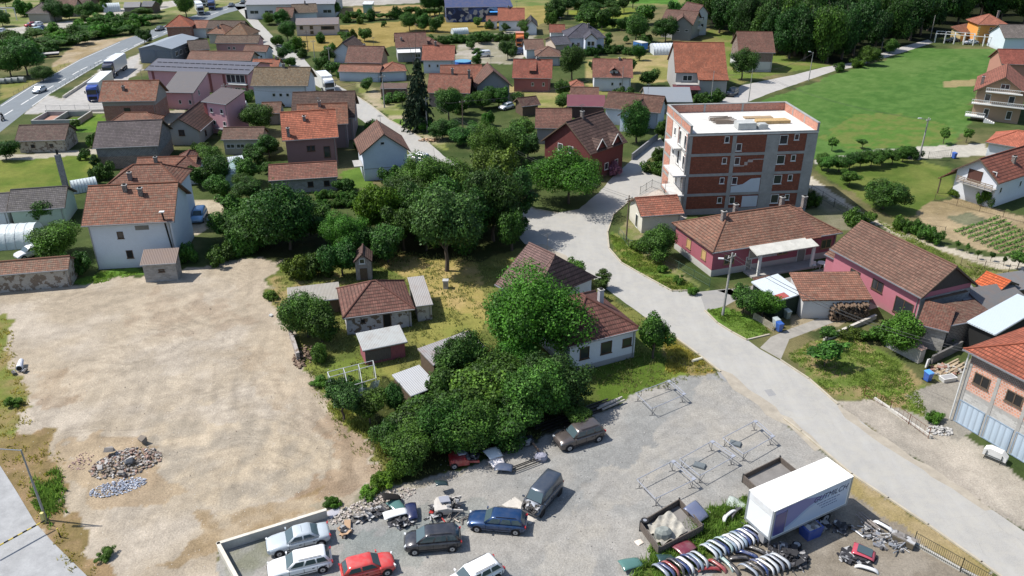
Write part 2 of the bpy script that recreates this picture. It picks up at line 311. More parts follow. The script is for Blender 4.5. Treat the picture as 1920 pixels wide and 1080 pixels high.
# gravel yard
YARD = [(412,1030),(612,968),(690,935),(745,908),(800,890),(900,872),(1000,822),(1110,775),(1190,742),(1270,706),(1345,697),(1400,742),(1502,812),(1597,892),(1665,937),(1740,987),(1850,1060),(1900,1120),(420,1120)]
region(YARD, (176,176,172), (192,188,180), 2, .35)
region([(1000,1120),(1060,980),(1200,820),(1330,700),(1410,745),(1500,812),(1380,830),(1200,900),(1120,1000),(1100,1120)], (208,202,190), (190,186,178), 2, 1.5, n_c, .7)
region([(560,950),(760,900),(880,880),(760,930),(640,980)], (205,192,170), (180,172,150), 2, .8, n_c, .7)
region([(600,1010),(900,930),(960,960),(760,1040),(700,1080)], (150,160,156), (168,172,166), 2, 1.5, n_b, .6)
region([(420,1040),(520,1000),(500,1060),(440,1100)], (150,152,128), (170,170,160), 2, .5, n_c, .8)
region([(1180,1090),(1260,1000),(1330,960),(1420,930),(1400,985),(1340,1040),(1260,1090)], (112,130,62), (85,105,45), 0, .5, n_c)
region([(1400,985),(1440,930),(1600,870),(1665,937),(1850,1060),(1900,1120),(1300,1120)], (184,174,158), (160,150,134), 2, .9, n_c)
region([(1560,890),(1600,892),(1850,1060),(1900,1120),(1880,1120),(1640,955)], (198,178,135), (175,158,108), 0, .5, n_c)
# right hand verges and yards
region([(1140,432),(1172,448),(1200,478),(1250,500),(1310,545),(1262,550),(1205,516),(1160,492)], (108,142,58), (150,145,85), 3, .3, n_c)
region([(1322,580),(1360,575),(1420,600),(1448,625),(1400,636),(1345,606)], (108,145,58), (125,145,70), 3, .25)
region([(1476,668),(1520,640),(1600,630),(1700,680),(1780,760),(1790,800),(1740,800),(1700,775),(1640,752),(1570,750)], (120,142,66), (170,152,108), 3, .5, n_c)
region([(1560,752),(1640,752),(1720,780),(1790,815),(1900,890),(2000,960),(2000,1040),(1865,962),(1715,862),(1640,812)], (205,195,180), (188,180,166), 2, .6)
region([(1740,830),(1790,800),(1850,840),(1960,930),(2100,1040),(2100,1120),(1950,1000),(1840,930)], (214,204,188), (196,188,172), 2, .3); region([(1700,740),(1800,700),(1830,640),(1960,700),(1800,830),(1740,790)], (180,174,162), (165,160,148), 2, .3)
region([(1480,590),(1560,575),(1600,590),(1570,610),(1480,632)], (185,170,140), None, 1, .3)
region([(1150,440),(1180,410),(1220,440),(1290,520),(1330,545),(1290,528),(1200,478)], (170,160,120), (130,140,80), 0, .3, n_c)
region([(1175,345),(1245,330),(1300,375),(1280,420),(1200,400)], (222,212,200), None, 2, .3)
# broad graded and darker patches of the bare lot
region([(250,545),(420,560),(460,600),(330,640),(240,620)], (192,172,148), (214,198,174), 1, 2.5, n_c, .6); region([(440,640),(560,700),(600,760),(480,740)], (188,168,142), (210,192,166), 1, 2.5, n_c, .5)
region([(150,640),(380,690),(300,760),(120,740)], (200,186,164), (224,208,184), 1, 3.0, n_b, .6); region([(300,760),(560,800),(640,900),(420,960),(260,900)], (196,184,164), (220,202,174), 1, 3.0, n_c, .7)
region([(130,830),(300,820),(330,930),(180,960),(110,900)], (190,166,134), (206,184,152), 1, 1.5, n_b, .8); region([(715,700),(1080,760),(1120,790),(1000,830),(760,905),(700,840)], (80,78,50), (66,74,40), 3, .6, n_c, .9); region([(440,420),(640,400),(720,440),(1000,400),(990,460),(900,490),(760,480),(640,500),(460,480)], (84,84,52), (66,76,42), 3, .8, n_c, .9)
# streaks left by machines in the lot
lot = cls == 1; ang = R(28); st = fbm(XX*math.cos(ang)*.22+YY*math.sin(ang)*.22, -XX*math.sin(ang)+YY*math.cos(ang)*.9, 1.1, 77, 4)
ang = R(100); st2 = fbm((XX*math.cos(ang)+YY*math.sin(ang))*.15, -XX*math.sin(ang)+YY*math.cos(ang), .9, 91, 3)
k = np.where(n_a > .47, st, st2); f = 1-np.clip((k-.5)*4, -.5, 1)*.10*lot; col = col*f[..., None]
def tracks(px, off=.85, wd=.24, k_=.82):
    """pair of tyre marks pressed into the ground along a curve"""
    global col
    pts = [P(u, v).to_2d() for u, v in px]; fine = []
    for i in range(len(pts)-1):
        p0, p1, p2, p3 = pts[max(0,i-1)], pts[i], pts[i+1], pts[min(len(pts)-1,i+2)]
        for j in range(6): q = j/6; fine.append(.5*((2*p1)+(p2-p0)*q+(2*p0-5*p1+4*p2-p3)*q*q+(3*p1-p0-3*p2+p3)*q**3))
    D1 = np.full(XX.shape, 99.); b0 = min(p.x for p in fine)-2; b1 = max(p.x for p in fine)+2; c0 = min(p.y for p in fine)-2; c1 = max(p.y for p in fine)+2; sel = (XX > b0) & (XX < b1) & (YY > c0) & (YY < c1); x, y = XX[sel], YY[sel]; d = np.full(x.shape, 99.)
    for a_, b_ in zip(fine, fine[1:]):
        e = b_-a_; L2 = max(1e-6, e.length_squared); t_ = np.clip(((x-a_.x)*e.x+(y-a_.y)*e.y)/L2, 0, 1); d = np.minimum(d, np.hypot(x-a_.x-t_*e.x, y-a_.y-t_*e.y))
    D1[sel] = d; m = np.clip(1.3-np.abs(D1-off)/wd, 0, 1)*np.clip((n_c-.3)*4, 0, 1)*((cls == 1) | (cls == 2)); col = col*(1-(1-k_)*.75*m)[..., None]
for px, k_ in (([(60,560),(200,580),(330,600),(450,660),(520,760),(560,860)], .84), ([(520,500),(470,560),(430,640),(420,740),(470,860)], .86), ([(70,640),(180,650),(300,620),(420,570),(500,520)], .84), ([(120,760),(260,720),(400,730),(520,800),(640,880)], .86), ([(420,780),(480,770),(560,790),(620,840),(640,900)], .82), ([(430,760),(500,745),(580,770),(650,830)], .85),
    ([(250,980),(330,900),(440,860),(560,860),(660,900)], .84), ([(200,700),(300,780),(380,880),(400,980)], .88), ([(330,560),(380,600),(470,610),(540,640)], .84), ([(100,600),(240,640),(380,650),(500,620)], .88), ([(500,1010),(600,930),(640,850),(600,760),(540,650)], .88), ([(150,680),(240,690),(330,660),(430,600)], .84),
    ([(1360,720),(1280,770),(1200,830),(1120,900),(1060,990),(1020,1080)], .88), ([(1390,745),(1300,800),(1180,870),(1080,940),(960,1060)], .88), ([(1330,720),(1200,800),(1060,860),(900,900),(760,960)], .9)): tracks(px, k_=k_)
col = np.clip(col*(.86+.28*n_c)[..., None], 0, .8)
gm, t, b = nodes('terrain'); L = t.links.new; at = N(t, 'Attribute', attribute_name='cover'); pos = wpos(t); ca = at.outputs[0]; al = at.outputs['Alpha']
g1 = ramp(t, noise(t, pos, 7, 5, .75), .3, .72, .72, 1.25); g2 = ramp(t, noise(t, pos, 1.1, 4, .65), .3, .7, .86, 1.12)
mm = N(t, 'Math', operation='MULTIPLY'); L(g1, mm.inputs[0]); L(g2, mm.inputs[1]); hs = N(t, 'HueSaturation'); L(ca, hs.inputs['Color']); L(mm.outputs[0], hs.inputs['Value'])
mp = N(t, 'Mapping'); wn = N(t, 'TexNoise', i_Scale=.05, i_Detail=5.0); L(pos, wn.inputs[0]); wa = N(t, 'VectorMath', operation='MULTIPLY_ADD'); L(wn.outputs[1], wa.inputs[0]); wa.inputs[1].default_value = (26,26,0); L(pos, wa.inputs[2]); L(wa.outputs[0], mp.inputs[0]); mp.inputs['Rotation'].default_value = (0,0,.5); mp.inputs['Scale'].default_value = (.16,1.7,1)
sk = noise(t, mp.outputs[0], 1.0, 5, .7); mk = ramp(t, noise(t, pos, .11, 4, .6), .44, .62); sf0 = ramp(t, sk, .36, .66, 1.1, .8); sfm = N(t, 'Mix'); L(mk, sfm.inputs[0]); sfm.inputs[2].default_value = 1.0; L(sf0, sfm.inputs[3]); sf = sfm.outputs[0]; sm_ = N(t, 'Mix'); L(al, sm_.inputs[0]); sm_.inputs[2].default_value = 1.0; L(sf, sm_.inputs[3]); m2 = N(t, 'Math', operation='MULTIPLY'); L(mm.outputs[0], m2.inputs[0]); L(sm_.outputs[0], m2.inputs[1]); L(m2.outputs[0], hs.inputs['Value'])
v = N(t, 'TexVoronoi', i_Scale=3.2); L(pos, v.inputs[0]); sp = N(t, 'SeparateXYZ'); L(v.outputs[1], sp.inputs[0]); d1 = ramp(t, v.outputs[0], .12, .1); d2 = ramp(t, sp.outputs[0], .8, .82)
st = N(t, 'Math', operation='MULTIPLY'); L(d1, st.inputs[0]); L(d2, st.inputs[1]); st2_ = N(t, 'Math', operation='MULTIPLY'); L(st.outputs[0], st2_.inputs[0]); L(al, st2_.inputs[1])
L(mixc(t, st2_.outputs[0], hs.outputs[0], (.5,.47,.43)), b.inputs['Base Color']); b.inputs['Roughness'].default_value = .95; b.inputs['Specular IOR Level'].default_value = .1
bump(t, b, noise(t, pos, 3.5, 6, .75), .9, .12)
vid = np.arange(ny*nx).reshape(ny, nx); q = np.stack([vid[:-1,:-1], vid[:-1,1:], vid[1:,1:], vid[1:,:-1]], -1).reshape(-1, 4)
fc = cls[:-1,:-1].reshape(-1); inner = lot & ~inside(XX, YY, G2([(-160,800),(20,860),(90,960),(140,1020),(260,1130),(-160,1130)]))
for _ in range(6): inner[1:-1,1:-1] = inner[1:-1,1:-1] & inner[:-2,1:-1] & inner[2:,1:-1] & inner[1:-1,:-2] & inner[1:-1,2:]
zz = np.where(inner, (k-.5)*.15+(n_c-.5)*.05, 0.0); zz[1:-1,1:-1] = (zz[:-2,1:-1]+zz[2:,1:-1]+zz[1:-1,:-2]+zz[1:-1,2:])/4; allco = np.stack([XX.ravel(), YY.ravel(), zz.ravel()], 1)
stone = ((cls == 1)*1.0+(cls == 2)*.45); rgba = np.concatenate([col, stone[..., None]], -1).reshape(-1, 4)
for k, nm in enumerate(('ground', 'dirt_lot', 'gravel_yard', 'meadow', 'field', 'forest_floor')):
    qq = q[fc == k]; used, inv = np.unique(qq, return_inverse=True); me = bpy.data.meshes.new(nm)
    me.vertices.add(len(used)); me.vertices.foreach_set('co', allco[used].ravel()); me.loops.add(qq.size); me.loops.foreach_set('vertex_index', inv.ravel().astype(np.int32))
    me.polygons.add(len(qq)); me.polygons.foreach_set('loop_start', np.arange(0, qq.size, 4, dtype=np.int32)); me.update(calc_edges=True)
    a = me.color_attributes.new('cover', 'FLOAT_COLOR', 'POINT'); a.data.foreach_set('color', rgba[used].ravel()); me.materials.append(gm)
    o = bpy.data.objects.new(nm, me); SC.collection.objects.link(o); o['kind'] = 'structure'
def structure(o): o['kind'] = 'structure'; return o
fp = MB(); fp.box(-3500, -600, -1.2, 3500, 5000, -.6); structure(fp.build('far_plain', mat('plain', ob(110,125,75))))
hl = MB(); prev = None; rr = random.Random(4)
for k in range(40):
    x = -2600+k*130; h = 60+70*math.sin(k*.37)+rr.random()*30; p = [(x, 1600, -1), (x, 2100, h), (x, 2700, -1)]
    if prev: hl.add(prev+p, [(0,3,4,1),(1,4,5,2)])
    prev = p
structure(hl.build('hills', mat('plain', ob(80,105,70)), smooth=True))
# ---------------------------------------------------------------- roads, kerbs and markings
def sheet(name, px, z, m, rough=0):
    pts = [P(u, v)[:2] for u, v in px]; o = []
    for i in range(len(pts)):      # subdivide for soft bends
        a = Vector(pts[i]); b_ = Vector(pts[(i+1) % len(pts)]); n = max(1, int((b_-a).length/1.2)) if rough else 1
        for k in range(n):
            p = a.lerp(b_, k/n)
            if rough: p += Vector((random.uniform(-1,1), random.uniform(-1,1)))*rough
            o.append(p)
    from mathutils.geometry import delaunay_2d_cdt
    vs, _, fs, *_r = delaunay_2d_cdt([Vector(p) for p in o], [], [list(range(len(o)))], 1, 1e-5)
    me = bpy.data.meshes.new(name); me.from_pydata([(p.x, p.y, z) for p in vs], [], fs)
    for pl in me.polygons:
        if pl.normal.z < 0: pl.flip()
    me.materials.append(m); ob_ = bpy.data.objects.new(name, me); SC.collection.objects.link(ob_); return structure(ob_)
A_ST = mat('asphalt', ob(197,195,189), rot=R(-48)); A_HW = mat('asphalt', ob(142,150,156), rot=R(-8), crack=.1); A_SD = mat('asphalt', ob(203,200,196), rot=R(-40), crack=.2)
sheet('street', [(440,12),(480,56),(499,95),(530,112),(562,140),(600,165),(630,180),(664,215),(687,232),(757,269),(767,287),(795,318),(850,350),(905,385),(950,420),(985,458),(1017,460),(1060,482),(1100,512),(1150,552),(1210,595),(1255,625),(1310,665),(1350,697),(1400,740),(1502,810),(1597,890),(1665,935),(1740,985),(1840,1055),(1920,1110),(2060,1080),(1920,997),(1865,960),(1790,910),(1715,860),(1640,810),(1570,757),(1517,710),(1462,675),(1425,655),(1400,637),(1372,622),(1345,605),(1322,582),(1312,548),(1260,545),(1200,512),(1165,492),(1142,465),(1139,435),(1150,402),(1185,372),(1245,352),(1240,332),(1207,322),(1213,300),(1250,275),(1238,258),(1212,275),(1185,300),(1150,330),(1122,362),(1085,392),(1045,399),(1005,392),(970,380),(930,350),(880,318),(835,295),(807,270),(762,242),(730,225),(695,197),(655,172),(610,147),(582,125),(562,100),(520,77),(490,45),(462,12)], .008, A_ST, .06)
sheet('hill_road', [(1340,198),(1365,180),(1390,160),(1440,150),(1490,140),(1545,126),(1600,117),(1690,88),(1740,74),(1750,80),(1700,96),(1600,126),(1565,133),(1515,150),(1440,176),(1400,192),(1360,202)], .008, A_SD, .08)
sheet('highway', [(-60,228),(0,197),(25,180),(60,160),(100,140),(150,111),(225,77),(297,52),(345,35),(400,18),(455,3),(476,6),(465,14),(420,26),(380,42),(310,65),(262,84),(187,121),(140,149),(92,177),(66,196),(40,216),(0,248),(-60,290)], .008, A_HW)
sheet('driveway', [(1250,543),(1312,547),(1368,541),(1392,556),(1360,574),(1322,583),(1300,566)], .004, mat('asphalt', ob(178,176,172), crack=.3))
sheet('driveway', [(1425,652),(1445,632),(1480,617),(1560,588),(1650,562),(1660,572),(1600,590),(1480,636),(1464,674)], .004, mat('concrete', ob(190,185,175)))
sheet('courtyard', [(1345,545),(1400,538),(1480,520),(1560,498),(1600,505),(1560,560),(1440,575),(1390,560)], .004, mat('concrete', ob(170,165,158)))
sheet('access_road', [(-120,830),(0,873),(30,920),(66,980),(100,1018),(168,1085),(200,1120),(-120,1120)], .03, mat('concrete', ob(199,200,200)))
sheet('yard_concrete', [(45,214),(90,182),(118,190),(205,128),(262,106),(240,150),(200,209),(86,210)], .004, mat('concrete', ob(205,202,196)))
sheet('bridge_street', [(330,12),(460,-8),(456,-16),(320,2)], .004, A_SD)
M_DUST = mat('concrete', ob(206,196,178))
sheet('road_dust', [(1338,690),(1372,702),(1400,728),(1450,760),(1500,802),(1540,838),(1530,846),(1500,816),(1440,775),(1400,748),(1360,712)], .012, M_DUST, .3)
sheet('road_dust', [(1560,748),(1600,778),(1640,806),(1715,856),(1790,905),(1860,958),(1850,962),(1780,912),(1700,862),(1630,816),(1590,786)], .012, M_DUST, .3)
sheet('road_dust', [(990,462),(1018,458),(1060,480),(1105,514),(1098,520),(1050,488),(1015,470)], .012, M_DUST, .3)
sheet('asphalt_patch', [(1432,732),(1446,730),(1456,740),(1442,744)], .011, mat('asphalt', ob(172,172,172)), .08)
sheet('asphalt_patch', [(1345,697),(1357,700),(1362,716),(1350,708)], .0105, mat('asphalt', ob(172,172,172)), .08)
sheet('asphalt_patch', [(1225,590),(1262,612),(1252,618),(1216,596)], .011, mat('asphalt', ob(190,188,184)), .08)
def strip(name, px, w, z0, z1, m, kind='structure', parent=None):
    pts = [P(u, v).to_2d() for u, v in px]; mb = MB()
    for a, b_ in zip(pts, pts[1:]):
        d = (b_-a).normalized(); n = Vector((-d.y, d.x))*w/2; e = d*w*.3
        mb.prism([tuple(a-n-e), tuple(b_-n+e), tuple(b_+n+e), tuple(a+n-e)], z0, z1)
    o = mb.build(name, m, parent)
    if kind: o['kind'] = kind
    return o
M_KERB = mat('concrete', ob(222,212,190))
for px in ([(1185,373),(1150,403),(1139,436),(1142,466),(1165,493),(1200,513),(1260,546),(1310,545)], [(1322,583),(1345,606),(1372,623),(1400,638),(1442,628)], [(1464,676),(1517,711),(1570,758)],
           [(1210,595),(1255,625),(1310,665),(1350,697)], [(1470,786),(1502,810),(1597,890),(1665,935),(1740,985),(1840,1055),(1890,1092)], [(970,381),(1005,393),(1045,400)], [(807,270),(762,242),(730,225),(695,197),(655,172)], [(562,100),(520,77)]):
    strip('kerb', px, .17, -.02, .13, M_KERB)
def dashes(px, w, ln, gap, m):
    pts = [P(u, v).to_2d() for u, v in px]; acc = 0; mb = MB()
    for a, b_ in zip(pts, pts[1:]):
        d = b_-a; L_ = d.length; d.normalize(); n = Vector((-d.y, d.x))*w/2; t0 = 0
        while t0 < L_:
            t1 = min(L_, t0+ln); p, q_ = a+d*t0, a+d*t1; mb.poly([(*(p-n), 0), (*(q_-n), 0), (*(q_+n), 0), (*(p+n), 0)]); t0 += ln+gap
    o = mb.build('road_marking', m); o.location.z = .013; structure(o); return o
M_LINE = mat('plain', (.6,.6,.58)); dashes([(8,216),(56,186),(110,155),(150,132),(200,108),(262,81),(330,52),(400,26),(440,12)], .3, 4.5, 4.5, M_LINE)
dashes([(60,199),(92,176),(187,119.5),(262,83)], .2, 30, .01, M_LINE); dashes([(2,199),(60,162),(150,112.5),(225,79)], .2, 30, .01, M_LINE)
dashes([(-20,1065),(0,1056),(90,1016)], .12, 30, .01, mat('plain', (.16,.16,.16)))
M_STONE = mat('concrete', (.4,.38,.34))
# ---------------------------------------------------------------- buildings
C_RED = ob(176,104,78); C_BRN = ob(140,105,90); C_DBR = ob(112,86,76); C_ORG = ob(205,118,82); C_GRY = ob(120,116,118); C_OLD = ob(150,112,98)
PL_W = (.66,.69,.72); PL_B = (.5,.42,.34); PL_PINK = (.34,.1,.13); PL_GREY = (.36,.36,.35)
def F(face, xs, z, w, h): return [(face, x, z, w, h) for x in xs]
def gut(parent, x0, x1, y, z, m=None): MB().box(x0, y-.12, z-.1, x1, y, z+.02).build('gutter', m or M_GREY, parent)
def add_window(parent, o, ex, nz, w, h, fm=None, shut=None, name='window'):
    """o: centre on wall (local), ex: unit along wall, nz: outward normal"""
    o = Vector(o); ex = Vector(ex); n = Vector(nz); mb = MB(); fw = min(.09, w*.12)
    def bx(u0, v0, u1, v1, d0, d1, m_=mb):
        q = [o+ex*u+Vector((0,0,v))+n*d for d in (d0,d1) for u,v in ((u0,v0),(u1,v0),(u1,v1),(u0,v1))]
        m_.add(q, [(0,3,2,1),(4,5,6,7),(0,1,5,4),(1,2,6,5),(2,3,7,6),(3,0,4,7)])
    bx(-w/2,-h/2,-w/2+fw,h/2,-.05,.05); bx(w/2-fw,-h/2,w/2,h/2,-.05,.05); bx(-w/2+fw,-h/2,w/2-fw,-h/2+fw,-.05,.05); bx(-w/2+fw,h/2-fw,w/2-fw,h/2,-.05,.05)
    if w > 1.3 and name == 'window': bx(-fw/2,-h/2+fw,fw/2,h/2-fw,-.05,.045)
    if name == 'window': bx(-w/2-.07,-h/2-.06,w/2+.07,-h/2,-.05,.11)
    f = mb.build(name, fm or M_WHITE, parent); g = MB(); bx(-w/2+fw,-h/2+fw,w/2-fw,h/2-fw,-.02,.012,g)
    g.build('pane' if name == 'window' else 'leaf', shut or M_GLASS, f); return f
def chimney(parent, x, y, z0, h, w=.5, m=None, cap=True, lean=0):
    mb = MB().box(x-w/2, y-w/2, z0-.6, x+w/2, y+w/2, z0+h); ch = mb.build('chimney', m or mat('block', (.16,.13,.12)), parent)
    if cap: MB().box(x-w*.62, y-w*.62, z0+h+.002, x+w*.62, y+w*.62, z0+h+.09).build('cap', M_CONC, ch)
    MB().box(x-w*.3, y-w*.3, z0+h+.095, x+w*.3, y+w*.3, z0+h+.25).build('flue', M_DARK, ch)
    return ch
class House: pass
def house(label, A, B, Rg, he, pitch=34, kind='p', wall=None, roof=None, ov=.45, wins=(), chim=(), bands=None, name='house', cat='house', fm=None, D=None, shut=None, group=None, doors=(), gutter=True, rname='roof', t=.16, base=None, clip=None, mossy=.5, gm=None, dz=0):
    H = House(); a = P(*A, he); b_ = P(*B, he); ex = (b_-a).to_2d(); Wd = ex.length; ex.normalize(); ey = Vector((-ex.y, ex.x)); tn = math.tan(R(pitch))
    def dep(z): p = P(*Rg, z); return (p-a).to_2d().dot(ey)
    if kind in ('p', 'hip'):
        if D is None:
            lo, hi = .3, 14
            for _ in range(40):
                m_ = (lo+hi)/2
                if dep(he+m_*tn) > m_: lo = m_
                else: hi = m_
            D = 2*lo
        hr = he+D/2*tn
    elif kind == 'g':
        hr = he+Wd/2*tn
        if D is None: D = max(3, dep(hr))
    elif kind == 'shed':
        if D is None:
            lo, hi = .3, 20
            for _ in range(40):
                m_ = (lo+hi)/2
                if dep(he+m_*tn) > m_: lo = m_
                else: hi = m_
            D = lo
        hr = he+D*tn
    H.W, H.D, H.he, H.hr = Wd, D, he, hr
    rz = math.atan2(ex.y, ex.x); root = empty(name, (a.x, a.y, dz), rz, label, cat, group); H.root = root
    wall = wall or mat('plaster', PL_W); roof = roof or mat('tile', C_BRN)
    x0, x1, y0, y1 = ov, Wd-ov, ov, D-ov; hw = he+(ov*tn if kind in ('p','hip','shed') else 0)-t-.02
    if kind == 'g': x0, x1, y0, y1 = ov, Wd-ov, ov, D-ov; hw = he+ov*tn-t-.02
    # walls
    bands = bands or [(99, wall)]; zb = 0; k = 0; ms = []
    for zt, m_ in bands:
        last = zt >= hw or (zt, m_) == bands[-1]; zt2 = hw if last else zt
        inset = 0 if last else -.0; mb = MB()
        if kind == 'shed' and last:
            yy0, yy1 = hw, he+(D-ov)*tn-t-.02; mb.add([(x0,y0,zb),(x1,y0,zb),(x1,y1,zb),(x0,y1,zb),(x0,y0,yy0),(x1,y0,yy0),(x1,y1,yy1),(x0,y1,yy1)], [(0,3,2,1),(4,5,6,7),(0,1,5,4),(1,2,6,5),(2,3,7,6),(3,0,4,7)])
        elif kind == 'p' and last and gm is None:
            rdg = hr-t-.04; ym = D/2
            mb.add([(x0,y0,zb),(x1,y0,zb),(x1,y1,zb),(x0,y1,zb),(x0,y0,zt2),(x1,y0,zt2),(x1,y1,zt2),(x0,y1,zt2),(x0,ym,rdg),(x1,ym,rdg)],
                   [(0,3,2,1),(0,1,5,4),(2,3,7,6),(1,2,6,9,5),(3,0,4,8,7),(4,5,9,8),(6,7,8,9)])
        elif kind == 'g' and last and gm is None:
            rdg = hr-t-.04; xm = Wd/2
            mb.add([(x0,y0,zb),(x1,y0,zb),(x1,y1,zb),(x0,y1,zb),(x0,y0,zt2),(x1,y0,zt2),(x1,y1,zt2),(x0,y1,zt2),(xm,y0,rdg),(xm,y1,rdg)],
                   [(0,3,2,1),(0,1,5,8,4),(1,2,6,5),(2,3,7,9,6),(3,0,4,7),(4,8,9,7),(8,5,6,9)])
        else: mb.box(x0, y0, zb, x1, y1, zt2)
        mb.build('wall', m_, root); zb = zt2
        if last: break
    if gm is not None:       # gable infill of another material, set back under the verge
        rdg = hr-t-.06; mb = MB()
        if kind == 'p':
            for xx in (x0+.05, x1-.05): mb.add([(xx-.04,y0,hw),(xx-.04,y1,hw),(xx-.04,D/2,rdg),(xx+.04,y0,hw),(xx+.04,y1,hw),(xx+.04,D/2,rdg)], [(0,2,1),(3,4,5),(0,1,4,3),(1,2,5,4),(2,0,3,5)])
        else:
            for yy in (y0+.05, y1-.05): mb.add([(x0,yy-.04,hw),(x1,yy-.04,hw),(Wd/2,yy-.04,rdg),(x0,yy+.04,hw),(x1,yy+.04,hw),(Wd/2,yy+.04,rdg)], [(0,2,1),(3,4,5),(0,1,4,3),(1,2,5,4),(2,0,3,5)])
        mb.build('gable_panel', gm, root)
    # roof
    mb = MB(); e = Vector
    if kind == 'p':
        mb.slab([(0,0,he),(Wd,0,he),(Wd,D/2,hr),(0,D/2,hr)], t); mb.slab([(Wd,D,he),(0,D,he),(0,D/2,hr),(Wd,D/2,hr)], t); rid = [((0,D/2,hr),(Wd,D/2,hr))]; eav = [(0,Wd,0)]
    elif kind == 'g':
        mb.slab([(0,D,he),(0,0,he),(Wd/2,0,hr),(Wd/2,D,hr)], t); mb.slab([(Wd,0,he),(Wd,D,he),(Wd/2,D,hr),(Wd/2,0,hr)], t); rid = [((Wd/2,0,hr),(Wd/2,D,hr))]; eav = []
    elif kind == 'shed':
        mb.slab([(0,0,he),(Wd,0,he),(Wd,D,hr),(0,D,hr)], t); rid = []
    else:
        hh = min(D/2, Wd/2); q1, q2 = (hh, D/2, he+hh*tn), (Wd-hh, D/2, he+hh*tn); H.hr = hr = he+hh*tn
        if Wd <= D: q1 = (Wd/2, hh, hr); q2 = (Wd/2, D-hh, hr)
        if Wd > D:
            mb.slab([(0,0,he),(Wd,0,he),q2,q1], t); mb.slab([(Wd,D,he),(0,D,he),q1,q2], t); mb.slab([(0,D,he),(0,0,he),q1], t); mb.slab([(Wd,0,he),(Wd,D,he),q2], t)
        else:
            mb.slab([(0,0,he),(Wd,0,he),q1], t); mb.slab([(Wd,D,he),(0,D,he),q2], t); mb.slab([(0,D,he),(0,0,he),q1,q2], t); mb.slab([(Wd,0,he),(Wd,D,he),q2,q1], t)
        rid = [(q1,q2),((0,0,he),q1 ),((Wd,0,he),q2 if Wd>D else q1),((0,D,he),q1 if Wd>D else q2),((Wd,D,he),q2)]
    rf = mb.build(rname, roof, root); H.roof = rf
    if rid and 'tile' in roof.name:
        r_ = MB()
        for p, q_ in rid:
            p, q_ = Vector(p), Vector(q_)
            if (p-q_).length > .1: r_.tube(p+Vector((0,0,.02)), q_+Vector((0,0,.02)), .11, n=6)
        r_.build('ridge_cap', mat('plain', tuple(x*.85 for x in (roof['rc'] if 'rc' in roof else (.16,.1,.08)))), rf)
    if kind in ('p', 'g') and ov > .2:
        if kind == 'p':
            for xx in (-.03, Wd-.0):
                for yy in (0, D): MB().add([(xx,yy,he-.2),(xx+.03,yy,he-.2),(xx+.03,D/2,hr-.2),(xx,D/2,hr-.2),(xx,yy,he+.04),(xx+.03,yy,he+.04),(xx+.03,D/2,hr+.04),(xx,D/2,hr+.04)], [(0,1,2,3),(4,5,6,7),(0,1,5,4),(1,2,6,5),(2,3,7,6),(3,0,4,7)]).build('verge_board', M_TIMBER, root)
        else:
            for yy in (-.03, D):
                for xx in (0, Wd): MB().add([(xx,yy,he-.2),(xx,yy+.03,he-.2),(Wd/2,yy+.03,hr-.2),(Wd/2,yy,hr-.2),(xx,yy,he+.04),(xx,yy+.03,he+.04),(Wd/2,yy+.03,hr+.04),(Wd/2,yy,hr+.04)], [(0,1,2,3),(4,5,6,7),(0,1,5,4),(1,2,6,5),(2,3,7,6),(3,0,4,7)]).build('verge_board', M_TIMBER, root)
    if kind in ('p','hip','shed') and gutter:
        gut(root, 0, Wd, 0, he-.02)
        if 'plaster' in wall.name and a.y < 230: MB().tube((x1-.25,y0-.07,.1),(x1-.25,y0-.07,hw-.1),.05,n=6).tube((x1-.25,y0-.07,hw-.12),(x1-.25,-.04,he-.1),.05,n=6).build('downpipe', M_GREY, root)
    if name == 'house' and kind in ('p','g') and int(a.x*7+a.y*3) % 5 < 2:
        ax_, ay_ = (Wd*.7, D/2) if kind == 'p' else (Wd/2, D*.4); mb = MB().tube((ax_,ay_,hr-.1),(ax_,ay_,hr+2.2),.03,n=5)
        for q in range(5): mb.tube((ax_-.5+.05*q,ay_-.5+.25*q,hr+2.1),(ax_+.5-.05*q,ay_-.5+.25*q,hr+2.1),.015,n=4)
        mb.tube((ax_,ay_-.5,hr+2.1),(ax_,ay_+.55,hr+2.1),.02,n=4).build('aerial', mat('metal', (.2,.2,.2)), root)
    def at(face, fx, z):
        if face == 'F': return (x0+(x1-x0)*fx, y0, z), (1,0,0), (0,-1,0)
        if face == 'B': return (x0+(x1-x0)*fx, y1, z), (-1,0,0), (0,1,0)
        if face == 'R': return (x1, y0+(y1-y0)*fx, z), (0,1,0), (1,0,0)
        return (x0, y0+(y1-y0)*fx, z), (0,-1,0), (-1,0,0)
    H.at = at
    for w_ in wins: add_window(root, *at(w_[0], w_[1], w_[2]), w_[3], w_[4], fm, w_[5] if len(w_) > 5 else shut)
    for w_ in doors: add_window(root, *at(w_[0], w_[1], w_[4]/2+.02), w_[3], w_[4], w_[5] if len(w_) > 5 else M_BROWNW, w_[6] if len(w_) > 6 else M_BROWNW, 'door')
    for cx, cy, ch in chim:
        X, Yc = cx*Wd, cy*D
        if kind in ('p','hip'): zz = he+min(Yc, D-Yc)*tn
        elif kind == 'g': zz = he+min(X, Wd-X)*tn
        else: zz = he+Yc*tn
        chimney(root, X, Yc, zz, ch)
    return H
def T(c, rh=.36, moss=.5):
    m = mat('tile', c, rh=rh, moss=moss); m['rc'] = c; return m
BRK = mat('brick', (.33,.12,.075)); BLK = mat('block', (.3,.29,.28)); HOL = mat('hollow', (.4,.17,.11)); M_SH = mat('sheet', (.62,.64,.66))
wf = lambda n: [(i+.5)/n for i in range(n)]
